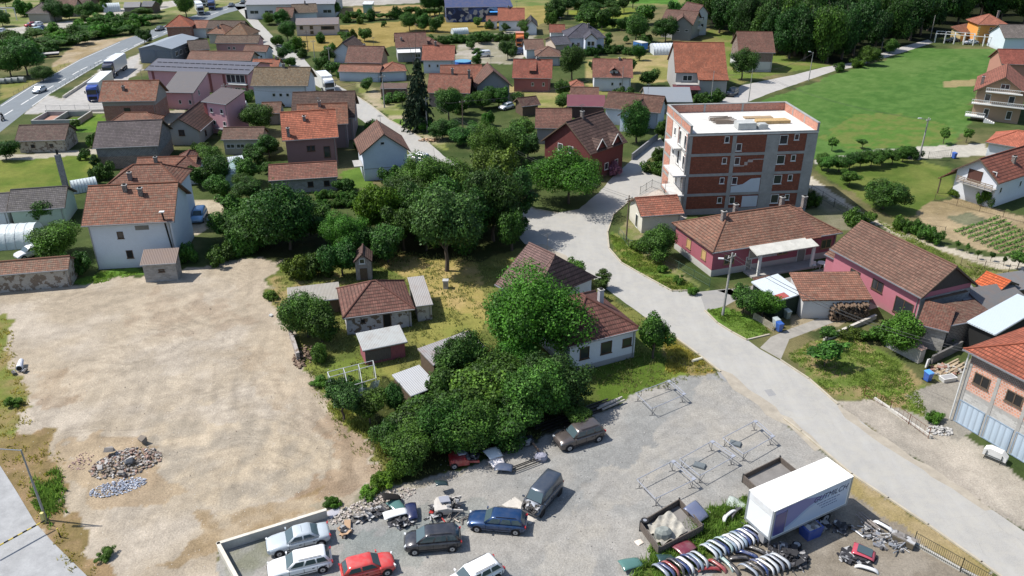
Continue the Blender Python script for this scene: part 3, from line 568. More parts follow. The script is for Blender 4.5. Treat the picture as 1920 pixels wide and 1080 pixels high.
# ---- left foreground
h = house('two-storey white house with brown tiled roof and chimneys at the edge of the bare lot', (152,424), (326,415), (164,349), 6.3, 33, roof=T(ob(168,112,88), .38, .75), wall=mat('plaster', (.6,.64,.7)), ov=.55,
      wins=[('F',.36,4.6,.75,.95),('F',.42,1.9,.8,1.1,M_DARK)], chim=[(.42,.42,.7),(.6,.36,.8)], fm=M_BROWNW)
r_ = h.root; MB().tube((h.W-.9,.2,2.2),(h.W-1.3,.25,7.5),.11).build('flue_pipe', M_DARK, r_); MB().box(h.W-1.6,.0,7.5,h.W-1.0,.5,7.62).build('flue_cap', M_WHITE, r_)
MB().box(h.W*.55,h.at('F',0,0)[0][1]-.02,5.15,h.W*.7,h.at('F',0,0)[0][1],5.75).build('plaster_patch', mat('concrete', (.2,.19,.17)), r_)
MB().tube((.62,.48,.2),(.62,.48,6.1),.06).build('downpipe', M_GREY, r_)
house('hipped rear wing with brown tiles behind the white house by the lot', (196,350), (338,346), (232,309), 6.9, 32, kind='hip', roof=T(ob(150,100,80), .38, .6), wall=mat('plaster', (.6,.64,.7)), chim=[(.32,.16,.9)], name='house_wing', cat='house')
house('small block lean-to with corrugated roof against the white house beside the lot', (262,497), (330,493), (268,472), 2.5, 20, kind='shed', D=2.6, roof=mat('sheet', ob(150,130,120), ws=1.6), wall=BLK, ov=.2, wins=[('F',.55,1.5,.7,.4)], name='shed', cat='shed', fm=M_BROWNW)
house('long stone outbuilding with worn tiles left of the white house', (-60,521), (128,505), (-30,493), 2.4, 30, roof=T(ob(165,120,98), .3, .9), wall=mat('oldplaster', (.4,.37,.33)), ov=.2, name='barn', cat='barn')
house('low building with grey tiled roof behind the bushes at the left edge', (12,397), (121,389), (17,356), 2.7, 30, roof=T(ob(112,108,108), .36, .3), wall=mat('plaster', (.4,.5,.42)), ov=.4, name='outbuilding', cat='outbuilding')
house('low grey roofed extension cut by the left picture edge', (-70,402), (14,397), (-60,366), 2.5, 20, roof=T(ob(118,115,118), .36, .2), ov=.3, name='outbuilding', cat='outbuilding')
ck = P(124,352); mb = MB().box(-.35,-.35,0,.35,.35,5.6); o = mb.build('freestanding_chimney', mat('block', (.2,.2,.22)), None, (ck.x, ck.y, 0)); props(o, 'tall grey freestanding chimney stack beside the lawn', 'chimney'); MB().tube((0,0,5.6),(0,0,6.4),.18).build('flue', M_DARK, o)
house('long low house with red tiles and hipped right end behind the white house', (252,322), (366,318), (250,296), 2.5, 30, roof=T(ob(165,108,85), .36, .4), wall=mat('plaster', PL_W), ov=.35, chim=[(.33,.3,.9)])
house('hipped cross wing with dark red tiles right of the low red roofed house', (320,319), (374,316), (341,276), 2.7, 34, kind='hip', D=8, roof=T(ob(135,88,74), .36, .5), ov=.3, name='house_wing')
house('dark tiled two-storey house of unplastered block in front of the brick one', (173,278), (297,273), (174,229), 3.9, 30, roof=T(ob(110,100,102), .36, .2), bands=[(2.2,mat('block', (.22,.15,.12))),(9,mat('block', (.16,.16,.17)))], ov=.4)
house('tall old house of bare brick with patched red tiles beside the truck yard', (184,191), (292,189), (192,152), 4.6, 36, roof=T(ob(170,110,85), .34, .9), bands=[(3.6,BRK),(9,mat('plaster', (.3,.28,.26)))], ov=.5, wins=F('F',[.45],2.6,1.3,1.1), chim=[(.4,.28,.7)], fm=M_BROWNW)
house('small hipped annex with red tiles in front of the bare brick house', (203,231), (294,230), (235,209), 2.4, 30, kind='hip', roof=T(ob(160,110,88)), wall=BRK, ov=.3, D=5, name='annex', cat='annex')
house('old shed with dark brown tiles beside the lawn by the highway', (27,265), (122,262), (30,235), 2.3, 32, roof=T(ob(118,92,84), .34, .5), wall=mat('oldplaster', (.42,.38,.32)), ov=.35, wins=F('F',[.3,.7],1.2,.7,.6), name='barn', cat='barn', fm=M_BROWNW)
h = house('grey rendered house turned sideways with dark brown tiled roof', (375,246), (414,212), (332,223), 2.8, 34, roof=T(ob(96,68,60), .5, .1), wall=mat('plaster', PL_GREY), ov=.5, wins=F('L',[.5],2.4,1.1,1.1)+F('F',[.3,.75],1.3,.9,1.0), fm=M_BROWNW)
house('long house with brown tiles and beige wall left of the polytunnel', (414,262), (492,261), (412,239), 2.9, 30, roof=T(ob(132,100,86)), wall=mat('plaster', (.42,.38,.32)), ov=.3, wins=F('F',[.12,.22,.38,.48,.8],1.6,.8,.8))
# ---- pink hall complex
h = house('long two-storey pink hall with grey metal roof', (270,131), (466,139), (288,109), 4.7, 13, roof=mat('sheet', ob(118,120,132), ws=1.2, rust=.1), wall=mat('plaster', (.62,.33,.36)), ov=.5, wins=F('F',[.83,.92],3.4,2.3,1.9)+F('F',[.8,.88,.95],1.0,1.4,.7), name='hall', cat='hall', rname='roof')
for k in range(36): xx = h.W*(.04+.92*(k%18)/17)+(.8 if k>17 else 0); yy = 2.0 if k<18 else 4.2; zz = h.he+yy*math.tan(R(13)); MB().box(xx-.75,yy-.05,zz,xx+.35,yy+.12,zz+.14).build('snow_guard', mat('plain', (.06,.06,.07)), h.roof)
for f_ in (.05,.5,.62,.76,.98): p_, e1, n_ = h.at('F', f_, 0); MB().box(p_[0]-.3,p_[1]-.06,0,p_[0]+.3,p_[1]+.02,4.3).build('pilaster', mat('plaster', (.25,.08,.08)), h.root)
MB().box(h.W*.8,h.at('F',0,0)[0][1]-1.0,2.15,h.W*.97,h.at('F',0,0)[0][1]-.01,2.35).build('balcony', M_WHITE, h.root)
h = house('pink gabled annex with grey metal roof in front of the hall', (303,173), (363,174), (300,143), 3.7, 16, kind='shed', D=9, roof=mat('sheet', ob(128,124,124), ws=1.2, rust=.15), wall=mat('plaster', (.62,.33,.36)), ov=.35, wins=F('F',[.5,.85],1.6,.6,.9)+F('R',[.35],3,.7,1.1), name='annex', cat='annex')
h = house('pink three-storey wing with dark red stripe and satellite balcony beside the hall', (377,190), (424,196), (392,150), 6.2, 14, kind='shed', D=6, roof=mat('sheet', ob(110,100,100), ws=1.2, rust=.1), wall=mat('plaster', (.62,.33,.36)), ov=.3, wins=F('F',[.3,.75],4.6,.7,.9)+F('F',[.35,.8],2.2,.7,.9), name='house_wing', cat='house wing')
MB().box(.25,.24,0,1.0,.3,5.9).build('stripe', mat('plaster', (.25,.07,.07)), h.root)
MB().box(h.W*.4,-.6,1.2,h.W*.9,.28,1.32).build('balcony', M_GREY, h.root)
h = house('grey metal clad workshop with two roller gates beside the highway', (258,91), (322,92), (340,63), 3.9, 13, kind='g', roof=mat('sheet', ob(176,186,196), ws=1.4, rust=.08), wall=mat('sheet', ob(150,160,172), ws=2.5, rust=.05), ov=.15, name='workshop', cat='workshop', wins=F('R',[.15,.3,.5,.7],2.2,1.6,1.3))
for f_ in (.27,.72): add_window(h.root, *h.at('F', f_, 1.75), 3.9, 3.3, mat('plain', (.12,.16,.22)), mat('sheet', ob(140,155,172), ws=3, rust=.05), 'gate')
house('square brick house with orange hipped roof by the highway', (308,51), (359,50), (333,27), 4.0, 36, kind='hip', roof=T(ob(190,105,75), .4, .5), wall=BRK, ov=.5, D=8.5)
house('pale annex with orange roof right of the square brick house', (359,53), (386,53), (362,38), 3.0, 28, roof=T(ob(180,120,98)), ov=.3, name='annex', cat='annex')
house('hipped house with mottled orange and brown tiles near the junction', (387,63), (424,64), (400,46), 3.0, 34, kind='hip', D=8, roof=T(ob(165,118,95)), wall=mat('plaster', (.5,.45,.4)), chim=[(.5,.25,.8)])
house('dark roofed house behind the mottled hipped house', (386,53), (455,54), (389,38), 3.2, 32, roof=T(ob(112,92,82)), wall=mat('plaster', (.3,.27,.24)))
h = house('house with broad mottled gable roof facing the yard', (418,67), (466,68), (440,41), 3.0, 38, kind='hip', D=9, roof=T(ob(150,112,84), .36, .9), wall=mat('plaster', (.35,.3,.26)))
house('long pink walled house with weathered brown roof', (402,81), (484,81), (400,66), 3.0, 28, roof=T(ob(122,98,84), .36, .8), wall=mat('plaster', (.5,.28,.28)), wins=F('F',[.3,.42],1.6,.7,.7), ov=.3)
house('dark roofed barn with pale patch beside the workshop', (356,95), (394,92), (382,74), 2.8, 30, roof=T(ob(108,92,84)), wall=mat('wood', (.12,.09,.07)), name='barn', cat='barn', ov=.3)
house('long low barn with brown tiles behind the pink hall', (349,112), (470,114), (351,95), 2.6, 26, roof=T(ob(150,108,92), .34, .6), wall=mat('plaster', (.4,.35,.3)), name='barn', cat='barn')
house('small white house with brown gabled roof by the street', (455,96), (500,97), (458,84), 2.7, 28, roof=T(ob(140,100,85)), wins=F('F',[.5,.75],1.3,.6,.7), ov=.3)
house('low house with orange tiles and white chimney beside the street', (470,125), (522,125), (474,111), 2.4, 26, roof=T(ob(185,112,85)), chim=[(.85,.5,.6)])
# ---- far top left
h = house('old grey roofed farmhouse at the top left', (48,25), (92,25), (60,0), 3.2, 36, kind='hip', D=9, roof=T(ob(120,108,104)), wall=mat('plaster', (.35,.33,.3)), name='farmhouse')
house('brown roofed house beside the old farmhouse at the top left', (98,16), (142,15), (104,-2), 3.0, 32, roof=T(ob(138,104,90)), wall=mat('plaster', (.3,.25,.22)))
house('dark timber barn at the top edge left of the polytunnel', (140,8), (168,8), (145,-10), 3.0, 34, roof=T(ob(98,75,68)), wall=M_TIMBER, name='barn', cat='barn')
house('grey shed with open front behind the roadside stalls', (231,14), (262,13), (234,4), 2.6, 20, roof=mat('sheet', ob(165,165,165)), wall=mat('sheet', ob(150,150,150)), ov=.2, name='shed', cat='shed')
house('small dark shed at the far roadside', (262,12), (285,12), (264,2), 2.6, 20, roof=mat('sheet', ob(120,125,130)), wall=M_TIMBER, ov=.2, name='shed', cat='shed')
# ---- long works buildings at the top
house('long pale grey factory hall at the top edge', (458,9), (628,7), (470,-22), 5.0, 10, roof=mat('sheet', ob(178,178,182), ws=1, rust=.1), wall=mat('plaster', (.55,.55,.55)), name='factory', cat='factory', wins=F('F',wf(6),2.4,3,1.2))
house('dark canopied loading shed in front of the factory hall', (457,18), (548,17), (460,10), 3.2, 6, kind='shed', D=4, roof=mat('sheet', ob(200,200,200), ws=1), wall=mat('plain', (.05,.05,.06)), ov=.2, name='loading_shed', cat='shed')
h = house('tall blue and dark warehouse stacked with coloured crates at the top edge', (835,14), (962,12), (840,-8), 5.0, 6, kind='shed', D=14, roof=mat('sheet', ob(70,85,130), ws=1), wall=mat('mixed', (.03,.05,.14), vs=.8), ov=.2, name='warehouse', cat='warehouse')
MB().box(h.W*.65,-3,3.4,h.W*.95,-.0,3.6).build('canopy', mat('plain', (.05,.25,.6)), h.root)
house('little glass kiosk on the pale yard at the top', (679,8), (698,8), (680,-2), 3.2, 5, kind='shed', D=5, wall=mat('glass', (.15,.3,.3)), ov=.2, name='kiosk', cat='kiosk', roof=M_SH)
# ---- houses between street and fields
house('upper white house with old brown roof beside the tan field', (549,25), (596,23), (550,8), 3.3, 32, roof=T(ob(132,112,94)), wins=[], chim=[(.55,.5,.8)])
house('beige two-storey workshop house with low grey roof beside the tan field', (553,47), (635,45), (560,34), 3.4, 12, roof=mat('sheet', ob(150,140,138), ws=1.2), wall=mat('plaster', (.55,.47,.44)), wins=F('F',[.12,.36],2.5,1,1)+F('F',[.36],1.0,1,.9)+F('F',[.75],2.3,4.2,1.0), ov=.3, fm=M_BROWNW, name='workshop_house')
house('low brown roofed shed left of the upper white house', (514,33), (548,33), (530,14), 2.6, 32, roof=T(ob(135,98,84)), wall=mat('plain', (.3,.25,.22)), name='shed', cat='shed')
house('long white-walled house with mossy brown roof beside the parked box truck', (469,161), (577,161), (474,126), 4.7, 33, roof=T(ob(138,116,88), .36, .9), wall=mat('plaster', (.6,.63,.68)), ov=.5, wins=F('F',[.37,.5,.63],2.6,.75,.8), chim=[(.52,.5,.7)])
house('large house with dark brown roof behind the orange roofed houses', (545,224), (665,221), (544,173), 4.4, 34, roof=T(ob(110,84,74), .4, .3), wall=mat('plaster', (.3,.22,.22)), ov=.5, wins=F('R',[.5],3,1,1))
house('cross wing with orange brown tiles behind the brightest orange roof', (556,236), (653,232), (566,196), 4.6, 34, roof=T(ob(165,110,86), .38, .5), wall=mat('plaster', (.3,.22,.22)), ov=.4, chim=[(.45,.45,.9)], name='house_wing')
house('purple-brown house with the brightest orange tiled roof', (529,264), (635,257), (520,211), 5.2, 34, roof=T(ob(205,122,92), .42, .15), wall=mat('plaster', (.22,.13,.13)), ov=.5, wins=F('F',[.45,.52],3.4,.8,1)+F('F',[.8],2.6,1.1,2.0), chim=[(.42,.34,.6),(.12,.08,1.3)], fm=M_BROWNW)
house('low stable of grey block with long red tiled roof in front of the purple-brown house', (503,339), (633,331), (503,309), 2.4, 27, roof=T(ob(158,105,88), .34, .4), wall=BLK, ov=.3, wins=[('F',.6,1.3,.9,.9,M_DARK),('F',.85,1.3,.9,.9,M_DARK)], name='stable', cat='stable', fm=M_BROWNW)
h = house('white house with plain gable wall and brown roof beside the street', (674,291), (770,283), (702,225), 4.7, 37, kind='g', roof=T(ob(138,100,84), .36, .3), wall=mat('plaster', (.58,.63,.7)), ov=.55, wins=F('F',[.46],6.2,.7,.55))
MB().box(h.at('F',0,0)[0][0]+.1,h.at('F',0,0)[0][1]-.03,2.0,h.W-.8,h.at('F',0,0)[0][1],2.1).build('wall_band', mat('plain', (.3,.3,.3)), h.root)
MB().box(-.9,1.2,2.3,.5,4.6,2.45).build('balcony', M_CONC, h.root)
house('little brown roofed shed left of the large dark brown roof', (488,213), (526,212), (487,192), 2.4, 28, roof=T(ob(138,100,84)), wall=mat('plaster', (.35,.32,.3)), name='shed', cat='shed', ov=.3)
# ---- centre top
house('house with white gable and dark brown roof at the field edge', (621,99), (666,100), (646,66), 2.8, 40, kind='g', roof=T(ob(108,84,76)), wall=mat('plaster', (.55,.58,.64)))
house('wide house with faded red tiles and white terrace awning', (646,117), (715,118), (646,86), 3.4, 33, roof=T(ob(140,98,86), .34, .5), wall=mat('plaster', (.35,.24,.16)), chim=[(.42,.6,.9)])
house('long low pale blue garage row with orange tiles', (633,134), (712,136), (637,121), 2.4, 24, roof=T(ob(178,122,100)), wall=mat('plaster', (.5,.58,.68)), ov=.25, name='garage_row', cat='garage')
house('small hipped garage with orange tiles next to the pale blue garage row', (714,135), (763,133), (728,119), 2.4, 26, kind='hip', D=7, roof=T(ob(185,120,95)), wall=mat('plaster', (.55,.62,.7)), ov=.25, name='garage', cat='garage')
h = house('grey house with brown roof and white awning behind the red tiled house', (742,90), (802,88), (742,62), 3.9, 33, roof=T(ob(140,98,86)), wall=mat('plaster', (.32,.32,.33)), chim=[(.2,.25,.6)], wins=F('F',[.7],1.6,1.6,1))
MB().slab([(.3,-2.2,3.0),(h.W*.75,-2.2,3.0),(h.W*.75,.2,3.6),(.3,.2,3.6)], .08).build('awning', M_WHITE, h.root)
house('right wing with brown roof beside the grey house with awning', (800,88), (832,85), (812,65), 3.2, 33, kind='hip', D=8, roof=T(ob(145,102,88)), wall=mat('plaster', (.32,.3,.3)), name='house_wing')
house('white house with clean red tiled roof and blue pool beside it', (790,113), (852,113), (790,85), 3.4, 33, roof=T(ob(182,112,90), .34, .1), wall=mat('plaster', (.6,.64,.7)), wins=F('F',[.2,.48],1.9,.6,.8), chim=[(.4,.5,.9)])
house('pink-brown house with red tiles and white chimney behind the garden trees', (800,174), (881,175), (803,138), 3.2, 33, roof=T(ob(165,105,86)), wall=mat('plaster', (.28,.2,.19)), chim=[(.55,.5,1.1),(.95,.4,1.6)])
house('middle wing with red tiles joining the grey gabled house', (825,157), (905,156), (838,122), 3.2, 33, roof=T(ob(172,106,84)), wall=mat('plaster', (.3,.28,.28)), name='house_wing')
house('grey rendered gabled house with overhanging brown roof', (890,165), (961,162), (927,117), 3.3, 40, kind='g', roof=T(ob(132,92,78)), wall=mat('plaster', (.26,.26,.27)), wins=F('F',[.3,.85],2.2,.8,.9)+F('F',[.62],2.0,1.0,1.9), ov=.6)
house('white house with fresh red tiled roof beside the tan meadow', (933,39), (984,39), (933,15), 3.2, 33, roof=T(ob(190,115,90), .36, .1), wins=F('F',[.75,.85],1.6,.6,.7), chim=[(.4,.5,.6)])
house('little white annex left of the house with fresh red tiles', (911,40), (934,40), (914,30), 2.4, 26, roof=T(ob(160,102,84)), name='annex', cat='annex')
house('dark roofed white gabled cottage right of the house with fresh red tiles', (984,50), (1009,50), (992,28), 2.6, 42, kind='g', roof=T(ob(80,74,78)), name='cottage', cat='house')
house('small white house with red roof behind the dark grey villa', (1030,61), (1060,61), (1032,46), 3.0, 32, roof=T(ob(165,95,75)), wins=[])
h = house('modern villa with dark grey roof and bluish white walls', (1062,71), (1136,70), (1070,45), 3.6, 30, kind='hip', roof=T(ob(98,96,108), .3, .1), wall=mat('plaster', (.58,.62,.7)), wins=F('F',[.15,.3],1.6,.9,1.2), chim=[(.6,.35,1.0)], name='villa', cat='house', D=11)
house('glazed gable bay of the modern villa with grey roof', (1096,74), (1121,74), (1108,48), 4.4, 40, kind='g', D=6, roof=T(ob(98,96,108), .3, .1), wall=mat('plaster', (.58,.62,.7)), wins=F('F',[.33,.67],3.2,1.0,1.3)+F('F',[.33,.67],1.2,1.0,1.6), name='villa_bay', cat='house wing', ov=.3)
house('low grey roofed garage left of the modern villa', (1040,84), (1072,82), (1034,69), 2.6, 18, roof=T(ob(100,100,110), .3, .1), wall=mat('plaster', (.5,.42,.34)), name='garage', cat='garage')
house('white outbuilding with pinkish brown tiles beside the orange truck', (985,93), (1022,92), (983,74), 2.6, 28, roof=T(ob(150,115,100)), name='outbuilding', cat='outbuilding')
house('hipped outbuilding with brown tiles below the modern villa', (1003,106), (1053,106), (1022,85), 2.5, 28, kind='hip', D=8, roof=T(ob(150,112,96)), name='outbuilding', cat='outbuilding', wall=mat('plaster', (.45,.45,.46)))
h = house('red rendered house with orange-red tiles', (960,146), (1035,147), (960,111), 3.3, 33, roof=T(ob(172,98,80), .34, .3), wall=mat('plaster', (.36,.13,.13)), wins=F('F',[.52,.82],1.8,.6,.8,), chim=[(.62,.5,.5)])
MB().slab([(h.W*.42,h.D*.1,h.he+1.5),(h.W*.6,h.D*.1,h.he+1.5),(h.W*.6,h.D*.45,h.hr-.2),(h.W*.42,h.D*.45,h.hr-.2)], .1).build('dormer_roof', T(ob(175,98,78)), h.root)
MB().box(h.W*.43,h.D*.12,h.he+.5,h.W*.59,h.D*.4,h.he+1.42).build('dormer', mat('plain', (.1,.06,.05)), h.root)
h = house('white house with gabled dormer and brick red tiles', (1111,145), (1187,146), (1113,110), 3.3, 33, roof=T(ob(165,108,92), .34, .3), wall=mat('plaster', (.6,.63,.68)), wins=F('F',[.5,.72],1.7,.6,.8), chim=[(.68,.48,.4)])
MB().prism([(h.W*.43,h.D*.12),(h.W*.63,h.D*.12),(h.W*.63,h.D*.45),(h.W*.43,h.D*.45)], h.he+.3, h.he+1.4).build('dormer', M_WHITE, h.root)
add_window(h.root, (h.W*.53,h.D*.12,h.he+.95), (1,0,0), (0,-1,0), .7, .8)
MB().slab([(h.W*.41,h.D*.05,h.he+1.3),(h.W*.53,h.D*.05,h.he+2.2),(h.W*.53,h.D*.48,h.he+2.2),(h.W*.41,h.D*.48,h.he+1.3)][::-1], .1).slab([(h.W*.65,h.D*.05,h.he+1.3),(h.W*.53,h.D*.05,h.he+2.2),(h.W*.53,h.D*.48,h.he+2.2),(h.W*.65,h.D*.48,h.he+1.3)], .1).build('dormer_roof', T(ob(165,108,92)), h.root)
h = house('tall house with broad orange roof sloping low over a recessed balcony', (1266,136), (1364,137), (1266,79), 4.9, 36, roof=T(ob(186,112,84), .36, .25), wall=mat('plaster', (.34,.33,.32)), ov=.3, gutter=False)
tn = math.tan(R(36)); MB().slab([(h.W*.42,-2.6,h.he-2.6*tn*.55),(h.W,-2.6,h.he-2.6*tn*.55),(h.W,0,h.he-.01),(h.W*.42,0,h.he-.01)], .16).build('roof_extension', T(ob(186,112,84), .36, .25), h.root)
MB().box(h.W*.45,-2.2,0,h.W-.3,.29,3.5).build('front_bay', mat('plaster', (.3,.3,.29)), h.root); MB().box(.2,-2.0,2.4,h.W*.44,.29,2.6).build('balcony_floor', M_CONC, h.root)
MB().slab([(-.6,-4.2,1.9),(h.W*.46,-4.2,1.9),(h.W*.46,-1.4,2.5),(-.6,-1.4,2.5)], .08).build('awning', mat('sheet', ob(120,60,68), ws=2), h.root); MB().box(0,-4,0,.15,-3.85,1.85).box(h.W*.4,-4,0,h.W*.4+.15,-3.85,1.85).build('awning_post', M_TIMBER, h.root)
add_window(h.root, (h.W*.25,.3,3.6), (1,0,0), (0,-1,0), 2.2, 1.3)
h = house('brown roofed house with brick upper storey and pale base at the forest edge', (1385,98), (1454,99), (1380,59), 5.0, 33, roof=T(ob(140,98,84), .34, .4), bands=[(2.6,mat('plaster', (.5,.5,.5))),(9,mat('brick', (.16,.09,.07)))], wins=F('F',[.4],3.6,.8,1), ov=.4)
house('white gabled house with brown roof at the top edge near the forest', (1278,17), (1296,18), (1300,-4), 4.4, 42, kind='g', D=10, roof=T(ob(138,92,82)), wins=F('F',[.5],3,.9,1.2))
house('grey house with wide brown roof below the top gabled house', (1238,41), (1300,46), (1245,17), 4.6, 33, roof=T(ob(132,96,84)), wall=mat('plaster', (.5,.5,.5)))
house('grey gable wing with brown roof facing the walnut trees', (1259,47), (1300,48), (1278,24), 4.6, 38, kind='g', roof=T(ob(138,98,84)), wall=mat('plaster', (.26,.26,.25)), wins=F('F',[.3,.75],3,1,.7), name='house_wing', D=8)
h = house('tall narrow white house with balconies at the forest edge', (1304,28), (1331,26), (1325,-6), 6.5, 45, kind='g', D=9, roof=T(ob(120,80,72)), wins=F('F',[.62,.62],3,1,1)+F('F',[.62],5.2,.9,1))
for z_ in (2.2, 4.6): MB().box(.2,-.9,z_,h.W*.45,.4,z_+.9).build('balcony', M_WHITE, h.root)
# ---- mid right cluster
house('white house with hipped brown roof and bluish gable among the spindly trees', (1131,202), (1238,212), (1136,171), 3.4, 33, roof=T(ob(126,90,76), .36, .3), wall=mat('plaster', (.6,.62,.68)), ov=.45, chim=[(.38,.72,.5)], wins=F('F',[.4],1.8,1.1,1))
house('blue-white gable bay under a small brown roof in front of the wide brown house', (1158,216), (1206,222), (1198,181), 3.3, 36, kind='g', D=9, roof=T(ob(112,82,72), .36, .3), wall=mat('plaster', (.55,.65,.78)), name='house_wing', cat='house wing')
house('long shed with silvery corrugated roof beside the big orange roof', (1210,191), (1299,191), (1208,163), 2.6, 26, roof=mat('sheet', ob(172,180,188), ws=1.5, rust=.35, rc=(.25,.25,.25)), wall=mat('plaster', (.34,.31,.26)), wins=F('F',[.4,.65,.8],1.4,.7,.6), name='shed', cat='shed', ov=.3)
house('tiny summer house with salmon hipped roof', (1069,162), (1096,162), (1082,149), 2.3, 30, kind='hip', D=4, roof=T(ob(200,130,105), .3, .05), name='summer_house', cat='shed', wall=mat('plaster', (.5,.3,.22)), ov=.25)
house('low brown tiled shed behind the burgundy canopy', (1069,178), (1123,179), (1070,163), 2.4, 26, roof=T(ob(142,100,84)), name='shed', cat='shed', wall=mat('plaster', (.4,.3,.26)), ov=.2)
house('open shelter with burgundy metal roof below the low brown shed', (1063,199), (1136,200), (1066,183), 2.5, 14, kind='shed', roof=mat('sheet', ob(140,82,92), ws=1.6, rust=.15), name='shelter', cat='shelter', wall=mat('wood', (.08,.05,.05)), ov=.3, D=5)
house('plain house with brown tiles and grey walls left of the dark red house', (1003,240), (1072,241), (1011,203), 3.2, 33, roof=T(ob(142,98,84), .36, .3), wall=mat('plaster', (.3,.3,.32)), ov=.4)
h = house('dark red gabled house with striped brown tiles and white edged dormers', (1014,264), (1108,290), (1127,192), 4.9, 38, kind='g', D=9.8, roof=T(ob(112,88,80), .6, .05), wall=mat('plaster', (.13,.03,.028)), ov=.5, wins=F('F',[.35,.58],4.6,1.1,1.2)+F('F',[.35,.7],1.8,1.1,1.2)+F('R',[.15,.5,.8],1.7,1,1.2), chim=[(.5,.42,1.0)])
for fy in (.3, .72):
    tn = math.tan(R(38)); y_ = h.D*fy; x_ = h.W
    MB().slab([(x_-.1,y_-1.3,h.he+.3),(x_-.1,y_,h.he+1.9),(x_-2.9,y_,h.he+1.9+.0),(x_-1.0,y_-1.3,h.he+.4)], .1).slab([(x_-.1,y_+1.3,h.he+.3),(x_-.1,y_,h.he+1.9),(x_-2.9,y_,h.he+1.9),(x_-1.0,y_+1.3,h.he+.4)], .1).build('dormer_roof', T(ob(112,88,80), .5, .05), h.root)
    MB().add([(x_-.45,y_-1.3,h.he-.2),(x_-.45,y_+1.3,h.he-.2),(x_-.45,y_+1.3,h.he+.5),(x_-.45,y_,h.he+1.7),(x_-.45,y_-1.3,h.he+.5),(x_-2,y_-1.3,h.he-.2),(x_-2,y_+1.3,h.he-.2),(x_-2,y_+1.3,h.he+.5),(x_-2,y_,h.he+1.7),(x_-2,y_-1.3,h.he+.5)], [(0,1,2,3,4),(5,9,8,7,6),(0,4,9,5),(1,6,7,2)]).build('dormer', mat('plaster', (.13,.03,.028)), h.root)
    MB().tube((x_-.08,y_-1.3,h.he+.36),(x_-.08,y_,h.he+1.96),.07).tube((x_-.08,y_+1.3,h.he+.36),(x_-.08,y_,h.he+1.96),.07).build('dormer_trim', M_WHITE, h.root)
house('tumbledown brown shed with sagging roof left of the plain brown tiled house', (978,200), (1014,196), (985,182), 2.2, 30, roof=T(ob(112,80,72)), wall=M_TIMBER, name='shed', cat='shed')
h = house('small roadside house with red tiles and white gable wall in front of the unfinished block', (1202,406), (1283,400), (1191,371), 2.7, 28, roof=T(ob(190,120,96), .4, .35), wall=mat('plaster', (.62,.6,.52)), ov=.35, wins=[], doors=[('L',.4,0,1.0,2.0,M_WHITE,M_GLASS)])
# ---- right: pink house
h = house('long raspberry pink bungalow with hipped brown tiled roof and yellow shutters', (1336,474), (1580,436), (1420,384), 3.6, 27, kind='hip', roof=T(ob(160,115,94), .4, .55), bands=[(.9,mat('plaster', (.5,.49,.46))),(9,mat('plaster', PL_PINK))], ov=.45, D=10.2,
      wins=[('L',.62,2.2,1.1,1.25,mat('plain', (.5,.33,.14))),('L',.22,2.2,1.1,1.25,mat('plain', (.5,.33,.14))),('F',.13,2.1,1.5,1.3),('F',.56,2.2,1.5,1.2),('F',.92,2.1,1.6,1.3)], chim=[(.21,.45,.9),(.36,.62,1.2),(.72,.6,1.3),(.86,.5,.9)], fm=mat('plain', (.3,.2,.1)), doors=[('F',.72,0,1.3,2.1,M_WHITE,mat('glass', (.25,.25,.22))),('F',.29,0,.9,2.0,M_WHITE,mat('glass', (.25,.25,.22)))])
PINK = h
MB().slab([(h.W*.27,-1.9,3.25),(h.W*.74,-1.9,3.25),(h.W*.74,.6,3.75),(h.W*.27,.6,3.75)], .14).build('porch_roof', mat('concrete', (.5,.49,.44)), h.root)
add_window(h.root, (h.W*.4,.4,2.3), (1,0,0), (0,-1,0), 4.2, 1.2, M_WHITE, mat('glass', (.2,.2,.18)))
MB().box(h.W*.3,-1.6,0,h.W*.32,-1.4,3.15).box(h.W*.71,-1.6,0,h.W*.73,-1.4,3.15).build('porch_post', M_WHITE, h.root)
MB().box(h.W*.26,-1.7,.0,h.W*.8,.3,.22).build('step', M_CONC, h.root)
MB().slab([(h.W*.70,-.3,3.55),(h.W*.82,-.3,3.55),(h.W*.82,4.6,5.95),(h.W*.76,4.6,5.95)], .14).build('roof_wing', T(ob(158,112,94), .4, .3), h.root)
h = house('big pink barn with wide brown tiled roof and open timber gable', (1556,466), (1728,559), (1605,409), 4.0, 36, roof=T(ob(142,106,90), .36, .25), wall=mat('plaster', (.43,.15,.19)), ov=.5, wins=F('F',[.28],2.3,1.6,1.0)+F('F',[.55],2.4,1.7,1.3)+F('F',[.86],1.5,2.6,2.0), name='barn', cat='barn', fm=M_BROWNW, gm=mat('wood', (.07,.06,.055)))
MB().box(h.W-.5,.5,0,h.W-.42,h.D-.5,3.6).build('end_wall', mat('block', (.27,.27,.28)), h.root); MB().box(h.W-.42,1.2,3.3,h.W-.1,h.D-1.2,3.42).build('timber_beam', M_TIMBER, h.root)
house('little tiled porch roof between the pink bungalow and the pink barn', (1546,476), (1570,488), (1556,458), 2.6, 26, kind='shed', roof=T(ob(150,108,92)), D=2.2, wall=mat('plaster', (.43,.15,.19)), name='porch', cat='porch', ov=.2)
h = house('tiled woodshed with white end wall and open front full of firewood', (1505,563), (1637,561), (1500,510), 2.5, 13, kind='shed', roof=T(ob(172,120,98), .4, .5), ov=.25, bands=[(9, mat('plaster', (.55,.55,.55)))], name='woodshed', cat='shed', gutter=False)
WS = h
